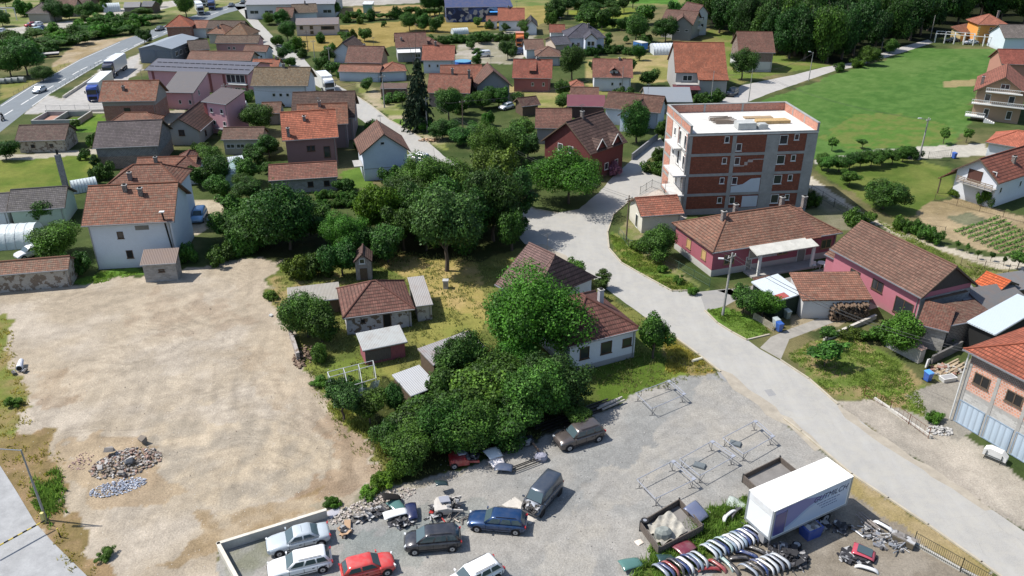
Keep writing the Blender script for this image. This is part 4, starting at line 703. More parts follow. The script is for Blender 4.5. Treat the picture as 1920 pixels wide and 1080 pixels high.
# firewood stacked under the overhang
mb = MB(); rr = random.Random(9)
for k in range(230):
    x_ = h.W*(.42+.54*rr.random()); z_ = .15+1.9*rr.random()**1.2; l_ = .45; mb.tube((x_,-.5-.25*rr.random(),z_),(x_+.02,.24,z_+.01),.07+.05*rr.random(), n=5)
o = mb.build('firewood_stack', mat('wood', (.16,.11,.075)), None); o.location = h.root.location; o.rotation_euler = h.root.rotation_euler; props(o, 'dark stack of split firewood filling the open front of the tiled woodshed', 'firewood')
mb = MB()
for k in range(90):
    a_ = rr.random()*6.28; q_ = rr.random()**.6; c0 = P(1566,590)+Vector((math.cos(a_)*q_*1.0, math.sin(a_)*q_*.8, .08+.55*(1-q_)*rr.random())); mb.obox(c0, rr.random()*3, .38, .11, .1, 0, rr.uniform(-.4,.4))
props(mb.build('split_log_heap', mat('plain', (.62,.47,.28))), 'heap of freshly split pale logs in front of the woodshed', 'log heap')
h = house('dark green carport with ribbed white and red metal roof beside the woodshed', (1458,565), (1508,549), (1433,532), 2.6, 9, kind='shed', roof=mat('sheet', (.6,.66,.7), ws=3, rust=.1), wall=mat('plain', (.015,.03,.02)), D=4.2, ov=.2, name='carport', cat='carport', gutter=False)
MB().slab([(.3,.15,h.he+.06),(2.0,.15,h.he+.06),(2.0,1.0,h.he+.2),(.3,1.0,h.he+.2)], .03).build('red_panel', mat('sheet', (.45,.08,.07), ws=3), h.root)
house('little tiled lean-to roof behind the carport', (1424,536), (1455,531), (1424,523), 1.7, 15, kind='shed', roof=T(ob(135,98,84)), D=1.5, ov=.1, wall=BLK, name='lean_to', cat='shed')
h = house('block shed with dished brown roof beside the rubble yard', (1719,607), (1779,622), (1752,586), 2.7, 12, kind='shed', roof=T(ob(145,98,82), .25, .6), wall=mat('block', (.42,.41,.38)), D=4.4, ov=.2, name='shed', cat='shed')
house('rear half of the dished brown shed with darker moss', (1782,610), (1872,594), (1850,580), 2.8, 6, kind='shed', D=3.6, roof=T(ob(135,98,84), .25, .7), wall=mat('block', (.14,.13,.12)), ov=.15, name='shed', cat='shed')
house('carport with pale blue metal roof behind the brick garage house', (1866,627), (1960,572), (1820,617), 2.9, 3, kind='shed', D=3.0, roof=mat('sheet', (.5,.57,.62), ws=1.2, rust=.03), wall=M_DARK, ov=.3, name='carport', cat='carport')
house('small shed with vivid orange tiles behind the pink barn', (1825,530), (1872,549), (1851,507), 2.4, 24, roof=T(ob(235,120,72), .4, .0), wall=mat('block', (.14,.14,.13)), D=4.2, ov=.25, name='shed', cat='shed')
house('crooked grey shed between the pink barn and the orange shed', (1814,571), (1850,566), (1822,553), 2.0, 18, kind='shed', D=3, roof=mat('sheet', (.25,.25,.26), ws=2), wall=M_TIMBER, ov=.15, name='shed', cat='shed')
house('long dark sheds with patched grey roofs below the orange tiled shed', (1850,580), (1935,566), (1856,566), 2.0, 14, kind='shed', D=3.5, roof=mat('sheet', (.14,.14,.14), ws=2), wall=M_TIMBER, ov=.15, name='shed', cat='shed')
house('grey flat roofed hut at the right edge behind the orange tiled shed', (1895,545), (1960,535), (1893,538), 2.0, 6, kind='shed', D=3.5, roof=mat('sheet', (.16,.16,.16), ws=2), wall=M_TIMBER, ov=.15, name='hut', cat='hut')
h = house('two-storey garage house of bare brick over grey block with red tiles at the right edge', (1806,654), (2080,795), (1900,600), 7.6, 24, kind='hip', D=11, roof=T(ob(190,108,82), .4, .15), bands=[(3.3,mat('block', (.42,.41,.39), mort=(.5,.49,.46))),(3.65,M_CONC),(6.4,mat('hollow', (.58,.28,.19), mort=(.5,.46,.42))),(9,mat('brick', (.12,.08,.08)))], ov=.6, wins=[('F',.13,5.2,1.5,1.15,M_DARK),('F',.4,5.2,1.5,1.15,M_DARK)], fm=M_TIMBER, name='garage_house')
for f_ in (.12,.36,.6): add_window(h.root, *h.at('F', f_, 1.25), 2.5, 2.4, mat('plain', (.25,.32,.4)), mat('sheet', (.4,.48,.56), ws=.6, rust=.05), 'garage_door')
for f_ in (.0,.24,.48): p_ = h.at('F', f_, 0)[0]; MB().box(p_[0],p_[1]-.03,0,p_[0]+.3,p_[1]+.05,6.35).build('pillar', M_CONC, h.root)
MB().tube((.45,.35,.2),(.45,.35,7.4),.07).build('downpipe', M_WHITE, h.root)
# ---- right top
h = house('orange villa with yellow corner stones and hipped red roof at the forest edge', (1834,46), (1892,47), (1868,19), 5.6, 28, kind='hip', D=9.5, roof=T(ob(200,130,105), .32, .05), wall=mat('plaster', (.75,.34,.08)), ov=.6, wins=F('F',[.5],4.0,1.0,1.5), chim=[(.75,.4,1.4)], name='villa')
for xx in (.6, h.W-1.0):
    for k in range(8): MB().box(xx-.1*(k%2),.52,.2+k*.62,xx+.45+.1*(k%2),.62,.6+k*.62).build('corner_stone', mat('plaster', (.8,.66,.3)), h.root)
house('brown lower porch roof left of the orange villa', (1804,62), (1834,56), (1812,48), 2.6, 20, kind='shed', roof=T(ob(170,110,84)), D=4, name='porch', cat='porch', wall=mat('plaster', (.6,.45,.2)))
house('white walled building with grey tiled roof at the upper right edge', (1884,71), (1960,72), (1890,46), 4.0, 28, roof=T(ob(138,128,122), .34, .3), wall=mat('plaster', (.6,.68,.74)))
house('red tiled roof half hidden behind the balcony house', (1878,120), (1950,122), (1884,92), 4.5, 32, roof=T(ob(175,100,84), .34, .1), wall=mat('plaster', (.4,.2,.15)))
h = house('brown three-storey house with white balconies and steep red roof', (1825,171), (1930,182), (1940,86), 5.8, 34, kind='g', D=16, roof=T(ob(176,112,92), .36, .1), wall=mat('plaster', (.34,.23,.15)), ov=.7, wins=F('F',[.55],7.2,1.6,1.0)+F('F',[.25,.75],4.6,1.1,1.7)+F('F',[.3,.78],1.6,1.0,1.7), chim=[(.12,.25,1.5)])
for z_, a_, b2 in ((6.0,.22,.88),(3.4,0.02,.98)):
    x0_, x1_ = h.W*a_, h.W*b2; bl = MB().box(x0_,-.7,z_,x1_,.68,z_+.14).build('balcony', M_WHITE, h.root); mb = MB()
    mb.box(x0_,-.7,z_+.85,x1_,-.62,z_+.95)
    for k in range(int((x1_-x0_)/.35)): mb.box(x0_+k*.35,-.69,z_+.14,x0_+k*.35+.08,-.63,z_+.85)
    mb.build('railing', M_WHITE, bl)
bl = MB().box(-.4,-1.5,.9,3.2,.68,1.05).build('terrace', M_WHITE, h.root); mb = MB().box(-.4,-1.5,1.8,3.2,-1.42,1.9)
for k in range(11): mb.box(-.4+k*.35,-1.49,1.05,-.32+k*.35,-1.43,1.8)
for k in range(5): mb.box(3.2+k*.4,-1.5,.0,3.6+k*.4,-.3,.75-k*.15)
mb.build('railing', M_WHITE, bl)
house('low white outbuilding with bright salmon hipped roof at the right edge', (1848,266), (1960,285), (1885,235), 2.8, 26, kind='hip', D=8, roof=T(ob(222,132,104), .34, .0), wall=mat('plaster', (.62,.66,.7)), name='outbuilding', cat='outbuilding', ov=.5)
h = house('white gabled house with timber balcony and red-brown tiles at the right edge', (1784,319), (1874,345), (1945,250), 4.2, 37, kind='g', D=17, roof=T(ob(162,98,80), .5, .15), wall=mat('plaster', (.66,.68,.72)), ov=.6, wins=F('F',[.88],5.2,.7,.8)+F('R',[.1,.45],2.6,.6,.9), doors=[], chim=[(.72,.4,.9)])
add_window(h.root, *h.at('F', .45, 4.1), 2.2, 1.9, M_BROWNW, mat('plain', (.1,.045,.035)), 'door')
bl = MB().box(h.W*.22,-1.0,3.0,h.W*.95,.6,3.15).build('balcony', M_CONC, h.root); mb = MB()
for z_ in (3.4,3.65,3.9): mb.box(h.W*.22,-1.0,z_,h.W*.95,-.94,z_+.12)
for k in range(6): xx = h.W*(.22+.73*k/5); mb.box(xx-.04,-.99,3.15,xx+.04,-.95,4.05)
mb.build('railing', mat('wood', (.25,.2,.15)), bl)
MB().slab([(-1.6,-.4,2.5),(.5,-.4,4.35),(.5,4.6,4.35),(-1.6,4.6,2.5)], .14).build('porch_roof', T(ob(150,98,82)), h.root); MB().box(-1.3,-.2,0,-1.15,-.05,2.5).box(-1.3,4.2,0,-1.15,4.35,2.5).build('porch_post', M_TIMBER, h.root)
# ---- centre: old plot
h = house('abandoned low house with hipped red-brown roof and crumbling plaster', (642,597), (778,579), (700,528), 2.4, 31, kind='hip', D=7.4, roof=T(ob(142,98,86), .42, .3), wall=mat('oldplaster', (.5,.5,.52)), ov=.4, wins=[('F',.25,1.5,.5,.5,M_DARK),('F',.62,1.2,.9,1.7,M_DARK)], fm=M_TIMBER)
house('low block lean-to with dusty metal sheets at the right of the abandoned house', (780,574), (812,570), (752,529), 2.1, 6, kind='shed', roof=mat('sheet', ob(200,196,192), ws=1.6, rust=.35), wall=mat('oldplaster', (.5,.48,.45)), D=6.2, ov=.15, name='lean_to', cat='shed')
house('low open shelter with pale corrugated roof left of the abandoned house', (540,571), (640,559), (536,546), 1.9, 6, kind='shed', roof=mat('sheet', ob(195,190,178), ws=2, rust=.3), wall=M_TIMBER, D=3.6, ov=.3, name='shelter', cat='shed')
h = house('pink plank shed with half collapsed white metal roof', (680,657), (764,640), (670,633), 2.0, 8, kind='shed', roof=mat('sheet', ob(215,218,215), ws=2, rust=.4), wall=mat('wood', (.3,.1,.12)), D=3.0, ov=.25, name='shed', cat='shed')
MB().box(.25,.2,.3,h.W*.62,.28,1.6).build('bare_planks', mat('wood', (.13,.11,.11)), h.root)
house('low shed with white and rusty metal sheets behind the walnut tree', (812,684), (908,648), (787,661), 2.0, 8, kind='shed', roof=mat('sheet', ob(190,188,188), ws=1.3, rust=.55, rc=(.22,.1,.08)), wall=M_TIMBER, D=3.0, ov=.2, name='shed', cat='shed')
house('square shelter with white sheet roof hidden in the bushes', (770,742), (822,722), (748,706), 1.9, 7, kind='shed', roof=mat('sheet', ob(222,224,226), ws=1.5, rust=.1), wall=M_TIMBER, D=3.6, ov=.15, name='shelter', cat='shed')
h = house('tiny weathered chalet with steep gable at the edge of the trees', (662,492), (698,490), (680,468), 2.6, 42, kind='g', D=3.0, roof=T(ob(120,92,84), .3, .4), wall=mat('wood', (.28,.25,.24)), ov=.2, name='chalet', cat='shed', wins=F('F',[.45],2.6,.7,.7), doors=[('F',.5,0,.9,1.6,M_TIMBER,M_TIMBER)])
h = house('white house with steep smooth brown roof half under the trees', (928,533), (976,559), (953,437), 3.0, 36, roof=T(ob(142,112,106), .3, .05), ov=.5, wall=mat('plaster', (.6,.62,.66)), wins=F('L',[.3,.55],2.0,.9,1.3)+F('L',[.4],4.6,.9,1.0), fm=M_WHITE)
W_, D_, e_, r2_ = h.W, h.D, h.he, h.hr; MB().slab([(W_,0,e_),(W_+1.9,0,e_),(W_,D_/2,r2_)], .16).slab([(W_+1.9,0,e_),(W_+1.9,D_,e_),(W_,D_/2,r2_)], .16).slab([(W_+1.9,D_,e_),(W_,D_,e_),(W_,D_/2,r2_)], .16).build('hip_end', T(ob(138,108,100), .5, .1), h.root); MB().box(W_-.5,.5,0,W_+1.4,D_-.5,e_-.1).build('end_wall', mat('plaster', (.6,.62,.66)), h.root)
h = house('white roadside house with red-brown roof and broad chimney by the walnut tree', (1066,650), (1203,616), (1103,543), 3.6, 31, kind='hip', D=9.4, roof=T(ob(132,88,78), .5, .15), ov=.4, bands=[(.6,mat('plaster', (.33,.34,.36))),(9,mat('plaster', (.6,.64,.7)))], wins=F('F',[.22],2.1,1.1,1.4)+F('F',[.55],2.1,1.3,1.4)+F('F',[.87],2.1,1.1,1.0), fm=M_BROWNW)
chimney(h.root, h.W*.74, h.D*.5, h.hr-1.1, 1.3, .5, mat('concrete', (.42,.42,.44)))

house('open brown plank shed beside the street pole below the garage row', (712,166), (762,166), (714,160), 2.2, 8, kind='shed', D=3.5, roof=mat('sheet', ob(120,95,80), ws=2), wall=mat('wood', (.13,.09,.07)), ov=.2, name='shed', cat='shed')
p_ = P(60,236); o = empty('foundation', (p_.x,p_.y,0), R(4), 'roofless foundation walls with rubble inside behind the old brown shed', 'foundation')
for x0,y0,x1,y1 in ((0,0,.3,7),(0,7,9,7.3),(9,0,9.3,7.3),(4.2,.3,4.5,7),(.3,0,9,.3)): MB().box(x0,y0,0,x1,y1,1.1).build('foundation_wall', M_CONC, o)
MB().box(.4,.4,.0,4.1,6.9,.25).build('floor', mat('plain', (.35,.2,.15)), o)
# ---------------------------------------------------------------- unfinished apartment block
a = P(1294,253,12.3); b2_ = P(1535,246,12.3); ex = (b2_-a).to_2d(); BW = ex.length; BD = 12.2; rz = math.atan2(ex.y, ex.x)
ub = empty('apartment_block', (a.x,a.y,0), rz, 'unfinished four-storey apartment block of bare red brick and concrete with flat roof', 'apartment block')
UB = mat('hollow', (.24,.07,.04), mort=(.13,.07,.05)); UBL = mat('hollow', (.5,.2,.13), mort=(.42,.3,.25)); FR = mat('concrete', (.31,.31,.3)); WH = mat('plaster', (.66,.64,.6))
MB().box(.04,.04,.9,BW-.04,BD-.04,12.1).build('brick_wall', UB, ub); MB().box(-.02,-.02,0,BW+.02,BD+.02,.9).build('plinth', FR, ub)
mb = MB(); fh = 3.05
for k in range(5): z = k*fh+.1; mb.box(-.02,-.03,z-.22,BW+.02,.04,z+.18) if k else None; mb.box(-.03,.04,z-.22,.04,BD,z+.18) if k else None
for x0_, x1_ in ((0,.45),(.335*BW,.365*BW),(.60*BW,.70*BW),(.915*BW,BW)): mb.box(x0_,-.015,.9,x1_,.05,12.0)
for y0_, y1_ in ((0,.4),(.45*BD,.5*BD),(BD-.5,BD)): mb.box(-.015,y0_,.9,.05,y1_,12.0); mb.box(BW-.05,y0_,.9,BW+.015,y1_,12.0)
mb.build('concrete_frame', FR, ub)
MB().box(-.05,-.05,12.1,BW+.05,BD+.05,12.3).build('roof', mat('concrete', (.6,.59,.56)), ub)
mb = MB(); mb.box(0,0.02,12.31,.28,BD,13.5).box(.29,BD-.28,12.31,BW-.29,BD,13.5).box(BW-.28,.02,12.31,BW,BD,13.5); mb.build('parapet_wall', UBL, ub)
mb = MB().box(-.05,-.02,13.51,.33,BD+.05,13.62).box(.34,BD-.33,13.51,BW-.34,BD+.05,13.62).box(BW-.33,-.02,13.51,BW+.05,BD+.05,13.62)
for x_ in (.3*BW,.62*BW): mb.box(x_,BD-.32,12.31,x_+.3,BD-.281,13.5)
for y_ in (BD*.35,BD*.7): mb.box(-.012,y_,12.31,0,y_+.3,13.5); mb.box(.281,y_,12.31,.3,y_+.3,13.5); mb.box(BW-.3,y_,12.31,BW-.281,y_+.3,13.5)
mb.box(-.03,-.015,12.31,.3,.018,13.6).box(BW-.3,-.015,12.31,BW+.03,.018,13.6); mb.build('coping', FR, ub)
UW = [(.275,8,.6),(.275,5,0),(.275,2,0)]
for k, fz in enumerate((0,1,2,3)):
    z = fz*fh+.1
    for fx, w_, h_, dz in ((.29,.72,.95,2.1),(.39,.85,1.15,1.35 if fz==3 else 2.0),(.735,1.25,1.4,2.0),(.835,.72,.95,2.2)):
        if fz == 3: dz = {.29:2.2,.39:1.0,.735:1.95,.835:2.3}[fx]
        add_window(ub, (BW*fx,.03,z+dz), (1,0,0), (0,-1,0), w_, h_, M_WHITE)
# white insulation boards and stepped plaster line
MB().add([(BW*.368,-.03,3.35),(BW*.595,-.03,3.35),(BW*.595,-.03,5.5),(BW*.52,-.03,5.4),(BW*.46,-.03,4.6),(BW*.368,-.03,4.3),(BW*.368,.03,3.35),(BW*.595,.03,3.35),(BW*.595,.03,5.5),(BW*.52,.03,5.4),(BW*.46,.03,4.6),(BW*.368,.03,4.3)], [(0,1,2,3,4,5),(6,11,10,9,8,7)]+[(i,(i+1)%6,6+(i+1)%6,6+i) for i in range(6)]).box(BW*.47,-.03,1.0,BW*.595,.03,2.7).build('insulation_board', mat('plaster', (.5,.56,.62)), ub)
MB().box(BW*.368,-.02,7.35,BW*.45,.03,7.5).box(BW*.45,-.02,7.5,BW*.475,.03,8.0).box(BW*.475,-.02,7.95,BW*.515,.03,8.35).box(BW*.515,-.02,8.3,BW*.6,.03,8.42).build('plaster_line', mat('plain', (.4,.35,.33)), ub)
# bright west side: plastered bays with balcony slabs and tall windows
mb = MB()
for k in range(4): mb.box(-.04,1.6,k*fh+.35,.03,5.3 if k<3 else 4.6,k*fh+2.9)
mb.box(-.04,5.4,.9,.03,8.4,12.0); mb.build('plaster_wall', WH, ub)
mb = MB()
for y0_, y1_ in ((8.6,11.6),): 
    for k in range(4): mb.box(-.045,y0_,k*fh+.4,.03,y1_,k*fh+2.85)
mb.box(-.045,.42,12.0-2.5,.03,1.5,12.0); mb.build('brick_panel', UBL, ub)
for k in range(4):
    z = k*fh+.2
    for y_ in (1.2,3.9): add_window(ub, (-.045, y_+.4, z+1.35), (0,-1,0), (-1,0,0), 1.0, 2.1, M_WHITE)
    add_window(ub, (-.045, 7.0, z+1.5), (0,-1,0), (-1,0,0), .8, 1.2, M_WHITE)
for k in (1,2,3):
    if k < 3: MB().box(-2.0,-.25,k*fh-.02,-.06,5.0,k*fh+.2).build('balcony', mat('concrete', (.55,.54,.52)), ub)
    else: MB().box(-1.2,3.2,k*fh-.02,-.06,8.2,k*fh+.2).build('balcony', mat('concrete', (.55,.54,.52)), ub)
MB().box(-4.2,-.2,.0,-.06,6.5,.5).build('terrace', mat('concrete', (.6,.56,.53)), ub)
mb = MB().box(7.6,1.6,12.31,10.3,3.4,13.3).box(10.7,1.6,12.31,12.1,2.8,13.0).box(10.9,1.8,13.01,11.9,2.6,13.1); mb.build('roof_hatch', mat('concrete', (.42,.43,.42)), ub)
MB().box(-.28,.05,0,-.08,.25,12.5).build('downpipe', FR, ub)
def wpt(lx, ly, z): return Vector((a.x+ex.normalized().x*lx-ex.normalized().y*ly, a.y+ex.normalized().y*lx+ex.normalized().x*ly, z))
mb = MB()
for k in range(16): mb.obox(wpt(6.8+random.uniform(-.3,.3), 5.0+k*.17+random.uniform(-.05,.05), 12.42+.13*(k%4)), rz+random.uniform(-.06,.06), 3.0+random.uniform(-.6,.6), .16, .1)
props(mb.build('plank_pile', mat('wood', (.25,.2,.16))), 'messy pile of grey planks on the roof of the unfinished block', 'planks')
mb = MB()
for k in range(7):
    for j in range(3): mb.obox(wpt(14.0, 4.4+k*.22, 12.4+j*.16), rz, 5.3-.1*k, .2, .14)
props(mb.build('beam_stack', mat('wood', (.5,.34,.16))), 'neat stack of yellow timber beams on the roof of the unfinished block', 'timber')
mb = MB()
for k in range(5): mb.obox(wpt(13.0, 7.4+k*.24, 12.4), rz, 4.4, .2, .12)
props(mb.build('beam_stack', mat('wood', (.4,.29,.18))), 'lower layer of pale boards behind the yellow timber on the block roof', 'timber')
# ---------------------------------------------------------------- vehicles
def at2(px, rear, half=.78):
    f_, r_ = P(*px), P(*rear); d = (f_-r_).to_2d(); h = math.atan2(d.y, d.x); return f_, r_, h, d.length
TY = mat('plain', (.018,.018,.02)); RIM = mat('metal', (.42,.43,.45)); CGL = mat('glass', (.06,.09,.1), ro=.1); HLT = mat('glass', (.6,.62,.62), ro=.15); TLT = mat('glass', (.35,.02,.02), ro=.2)
CAR = {  # L, W, H, hood z, belt z, windscreen base/top, rear top/base (fractions from rear), deck z
 'sedan': (4.7,1.76,1.42,.88,.92,.70,.56,.30,.16,.92), 'estate': (4.6,1.74,1.45,.86,.92,.72,.58,.10,.02,.92), 'hatch': (3.9,1.68,1.42,.88,.92,.74,.58,.14,.03,.92),
 'mpv': (4.3,1.78,1.62,.95,1.0,.80,.62,.10,.02,1.0), 'suv': (4.6,1.88,1.68,1.05,1.08,.73,.60,.10,.02,1.08), 'van': (4.4,1.80,1.82,1.02,1.08,.82,.68,.03,.0,1.08)}
def wheel(parent, x, y, r=.32, w=.2, s=1):
    t_ = MB().tube((x,y-w/2,r),(x,y+w/2,r),r,n=18).build('wheel', TY, parent)
    mb = MB().tube((x,y+s*(w/2-.01),r),(x,y+s*(w/2+.012),r),r*.62,n=14)
    mb.build('rim', RIM, t_); MB().tube((x,y+s*(w/2+.012),r),(x,y+s*(w/2+.03),r),r*.16,n=8).build('hub', TY, t_)
def car(label, cx, cy, h, kind, colr, far=False, wheels=(1,1,1,1), met=.2, name='parked_car', group=None, dirt=.15, hood=True, glass=None):
    L_, Wd, Ht, hz, bz, wb, wt, rt, rb, dz = CAR[kind]; root = empty(name, (cx,cy,0), h, label, 'car', group); pm = mat('paint', colr, met=met, dirt=dirt); hw = Wd/2; gl = glass or CGL
    X = lambda f_: -L_/2+f_*L_
    st = [(0,.78,.55,dz-.25),(.012,.9,.42,dz-.12),(.04,.96,.3,dz-.03),(.12,.99,.22,dz),(rb+.02 if rb>.12 else .2,1,.2,bz),(.5,1,.2,bz),(wb,1,.2,bz-.01),(wb+.06,.99,.2,hz+.03),(.9,.96,.2,hz-.04),(.965,.88,.26,hz-.12),(.99,.78,.32,hz-.24),(1,.66,.42,hz-.36)]
    if not hood: st = [q for q in st if q[0] < wb+.03]+[(wb+.07,.98,.2,.72),(.93,.9,.25,.68),(.96,.8,.3,.55)]
    rings = []
    for f_, w_, zb, zt in st:
        y_ = hw*w_; x_ = X(f_); rings.append([(x_,-y_*.9,zb),(x_,-y_*.985,zb+.12),(x_,-y_,(zb+zt)/2+.05),(x_,-y_*.965,zt-.1),(x_,-y_*.86,zt-.015),(x_,-y_*.4,zt+.02),(x_,y_*.4,zt+.02),(x_,y_*.86,zt-.015),(x_,y_*.965,zt-.1),(x_,y_,(zb+zt)/2+.05),(x_,y_*.985,zb+.12),(x_,y_*.9,zb)])
    mb = MB().loft(rings)
    def ring(x0, x1, y_, z, c): return [(x0+c,-y_,z),(x1-c,-y_,z),(x1,-y_+c,z),(x1,y_-c,z),(x1-c,y_,z),(x0+c,y_,z),(x0,y_-c,z),(x0,-y_+c,z)]
    yb, yt = hw*.9, hw*.74; mb.loft([ring(X(rb),X(wb),yb,bz-.04,.12), ring(X(rt),X(wt),yt,Ht-.07,.1), ring(X(rt)+.12,X(wt)-.14,yt-.1,Ht-.005,.12), ring(X(rt)+.5,X(wt)-.5,yt-.3,Ht+.012,.12)])
    body = mb.build('body', pm, root, smooth=True)
    bv = body.modifiers.new('smooth', 'WEIGHTED_NORMAL') if False else None
    # windows set just proud of the cabin
    def pane(name, q, off):
        q = [Vector(p) for p in q]; n = (q[1]-q[0]).cross(q[2]-q[0]).normalized()*.012
        if n.dot(Vector(off)) < 0: n = -n
        MB().add([p+n for p in q]+[p-n*2 for p in q], [(0,1,2,3),(7,6,5,4)]+[(i,4+i,4+(i+1)%4,(i+1)%4) for i in range(4)]).build(name, gl, root)
    def cab(fx, fz, side):   # point on side face, fx 0 rear .. 1 front, fz 0 belt .. 1 roof
        x0 = X(rb)+(X(rt)-X(rb))*fz; x1 = X(wb)+(X(wt)-X(wb))*fz; return (x0+(x1-x0)*fx, side*(yb+(yt-yb)*fz), bz-.04+(Ht-.07-bz+.04)*fz)
    cuts = {'sedan': [(.1,.47),(.52,.93)], 'estate': [(.05,.3),(.33,.6),(.64,.93)], 'hatch': [(.1,.47),(.52,.93)], 'mpv': [(.06,.28),(.32,.6),(.64,.94)], 'suv': [(.07,.3),(.34,.6),(.64,.93)], 'van': [(.55,.9)]}[kind]
    for s in (-1, 1):
        if far and s*math.cos(h) > 0: continue
        for a_, b_ in cuts: pane('side_window', [cab(a_,.2,s),cab(b_,.2,s),cab(min(b_,.95),.9,s),cab(a_+.02,.9,s)], (0,s,0))
    def fr(fy, fz, front):
        x_ = (X(wb)+(X(wt)-X(wb))*fz) if front else (X(rb)+(X(rt)-X(rb))*fz); return (x_, fy*(yb+(yt-yb)*fz), bz-.04+(Ht-.07-bz+.04)*fz)
    pane('windscreen', [fr(-.86,.12,1),fr(.86,.12,1),fr(.84,.95,1),fr(-.84,.95,1)], (1,0,.5)); pane('rear_window', [fr(-.8,.2,0),fr(.8,.2,0),fr(.78,.9,0),fr(-.78,.9,0)], (-1,0,.5))
    rr_ = .33 if kind == 'suv' else .3
    for i, (fx, s) in enumerate(((.82,1),(.82,-1),(.17,1),(.17,-1))):
        ar = MB().tube((X(fx),s*(hw*.9),rr_+.01),(X(fx),s*(hw+.004),rr_+.01),rr_+.075,n=16); ar.build('wheel_arch', TY, root)
        if wheels[i]: wheel(root, X(fx), s*(hw-.085), rr_, .19, s)
    if not far:
        for s in (-1,1):
            if hood: MB().obox((X(.968),s*hw*.66,hz-.2), -s*.5, .12, .34, .15).build('headlight', HLT, root)
            MB().obox((X(.012),s*hw*.76,dz-.17), s*.3, .1, .26, .17).build('tail_light', TLT, root); MB().obox((X(wb)-.15,s*(hw+.08),bz+.04), 0, .1, .2, .13).build('mirror', pm, root)
        if hood: MB().box(X(.985),-.45,.42,X(1)+.012,.45,.58).build('grille', TY, root)
        for s in (-1,1):
            for fx in [cuts[0][0]]+[c_e[1]+.02 for c_e in cuts]:
                q0 = cab(fx,.1,s); MB().box(q0[0]-.012,s*(hw+.001)-.008,.4,q0[0]+.012,s*(hw+.001)+.008,bz-.14).build('door_seam', TY, root)
            for c_e in cuts[:2]: q0 = cab(c_e[0]+.05,.1,s); MB().box(q0[0],s*(hw+.004)-.012,bz-.26,q0[0]+.18,s*(hw+.004)+.016,bz-.22).build('door_handle', TY, root)
        MB().box(X(0)-.012,-.26,.48,X(.01),.26,.6).build('number_plate', M_WHITE, root)
        mb = MB()
        for s in (-1,1): mb.box(X(.26),s*(hw+.002)-.006,.42,X(.74),s*(hw+.002)+.006,.46)
        mb.build('side_trim', TY, root)
        if kind in ('estate','mpv','suv'):
            mb = MB()
            for s in (-1,1): mb.tube((X(rt)+.3,s*(yt-.06),Ht+.03),(X(wt)-.3,s*(yt-.06),Ht+.03),.022,n=6)
            mb.build('roof_rail', TY, root)
    return root
def car_px(label, fpx, rpx, kind, colr, **kw):
    f_, r_, h, d = at2(fpx, rpx); m_ = (f_+r_)/2; Wd = CAR[kind][1]; side = Vector((-math.sin(h), math.cos(h)))
    if side.y < 0: side = -side        # wheels seen are the near ones
    c0 = m_.to_2d()+side*(Wd/2-.1); return car(label, c0.x, c0.y, h, kind, colr, **kw)
SIL = (.5,.53,.56); WHT = (.75,.76,.77); GRP = (.035,.038,.045); DBL = (.012,.04,.12)
car_px('silver old sedan parked along the low concrete wall', (526,1043), (600,1024), 'sedan', (.45,.5,.53), met=.1)
car_px('white estate car with open dark tailgate below the silver sedan', (531,1090), (600,1074), 'estate', WHT, met=0)
car_px('red hatchback with sun-faded roof at the bottom edge', (728,1078), (660,1096), 'hatch', (.55,.045,.04), met=0, dirt=.4)
car_px('dark grey people carrier with a pale sheet in its side window', (779,1040), (846,1034), 'mpv', (.03,.032,.04))
car_px('dark blue estate car between the two dark grey cars', (895,997), (965,1003), 'estate', (.01,.045,.13), met=.4)
car_px('brownish grey off-roader with damaged front beside the hedge', (1066,846), (1122,828), 'suv', (.1,.085,.08), met=.4)
v = car('grey van without bonnet, its engine laid open, standing on a pale slab', *P(1016,941)[:2], math.atan2(P(992,965).y-P(1033,917).y, P(992,965).x-P(1033,917).x), 'van', (.06,.075,.1), hood=False, wheels=(0,0,0,1), met=.4)
mb = MB(); rr = random.Random(3)
for k in range(42): mb.obox((1.35+rr.random()*.75, rr.uniform(-.65,.65), .65+rr.random()*.32), rr.random()*3, .1+rr.random()*.26, .1+rr.random()*.22, .08+rr.random()*.2, 0, rr.uniform(-.5,.5))
mb.build('engine', mat('mixed', (.09,.085,.08), vs=4), v)
car_px('white van cut by the bottom picture edge', (870,1120), (923,1092), 'estate', WHT, met=0)
car_px('white hatchback behind the stone outbuilding left of the white house', (52,486), (76,478), 'hatch', WHT, far=True)
car_px('pale blue car in the drive behind the white house', (357,424), (371,399), 'mpv', (.2,.38,.6), far=True)
car_px('white off-roader parked beside the plain white gable house', (770,303), (788,307), 'suv', WHT, far=True)
car_px('white car half hidden by the trees behind the white off-roader', (787,320), (800,316), 'hatch', WHT, far=True)
car_px('dark car in the shade of the tall orange roofed house', (1372,184), (1386,175), 'suv', GRP, far=True)
car_px('silver car driving down the left highway', (73,176), (88,170), 'hatch', SIL, far=True, name='car')
car_px('dark car on the highway beside the orange roofed brick house', (299,59), (309,55), 'sedan', GRP, far=True, name='car')
car_px('dark car approaching on the far highway beyond the junction', (427,14), (433,11), 'sedan', GRP, far=True, name='car')
car_px('black car farthest up the highway at the top edge', (449,8), (455,5), 'sedan', (.02,.02,.02), far=True, name='car')
car_px('red car in the far left parking place', (53,51), (67,49), 'hatch', (.35,.02,.03), far=True)
car_px('white car beside the red one in the far left parking place', (68,50), (79,48), 'hatch', WHT, far=True)
car_px('light blue car in front of the red car at the far left', (62,61), (76,59), 'estate', (.45,.6,.65), far=True)
car_px('dark blue car behind the light blue one at the far left', (72,58), (84,56), 'hatch', DBL, far=True)
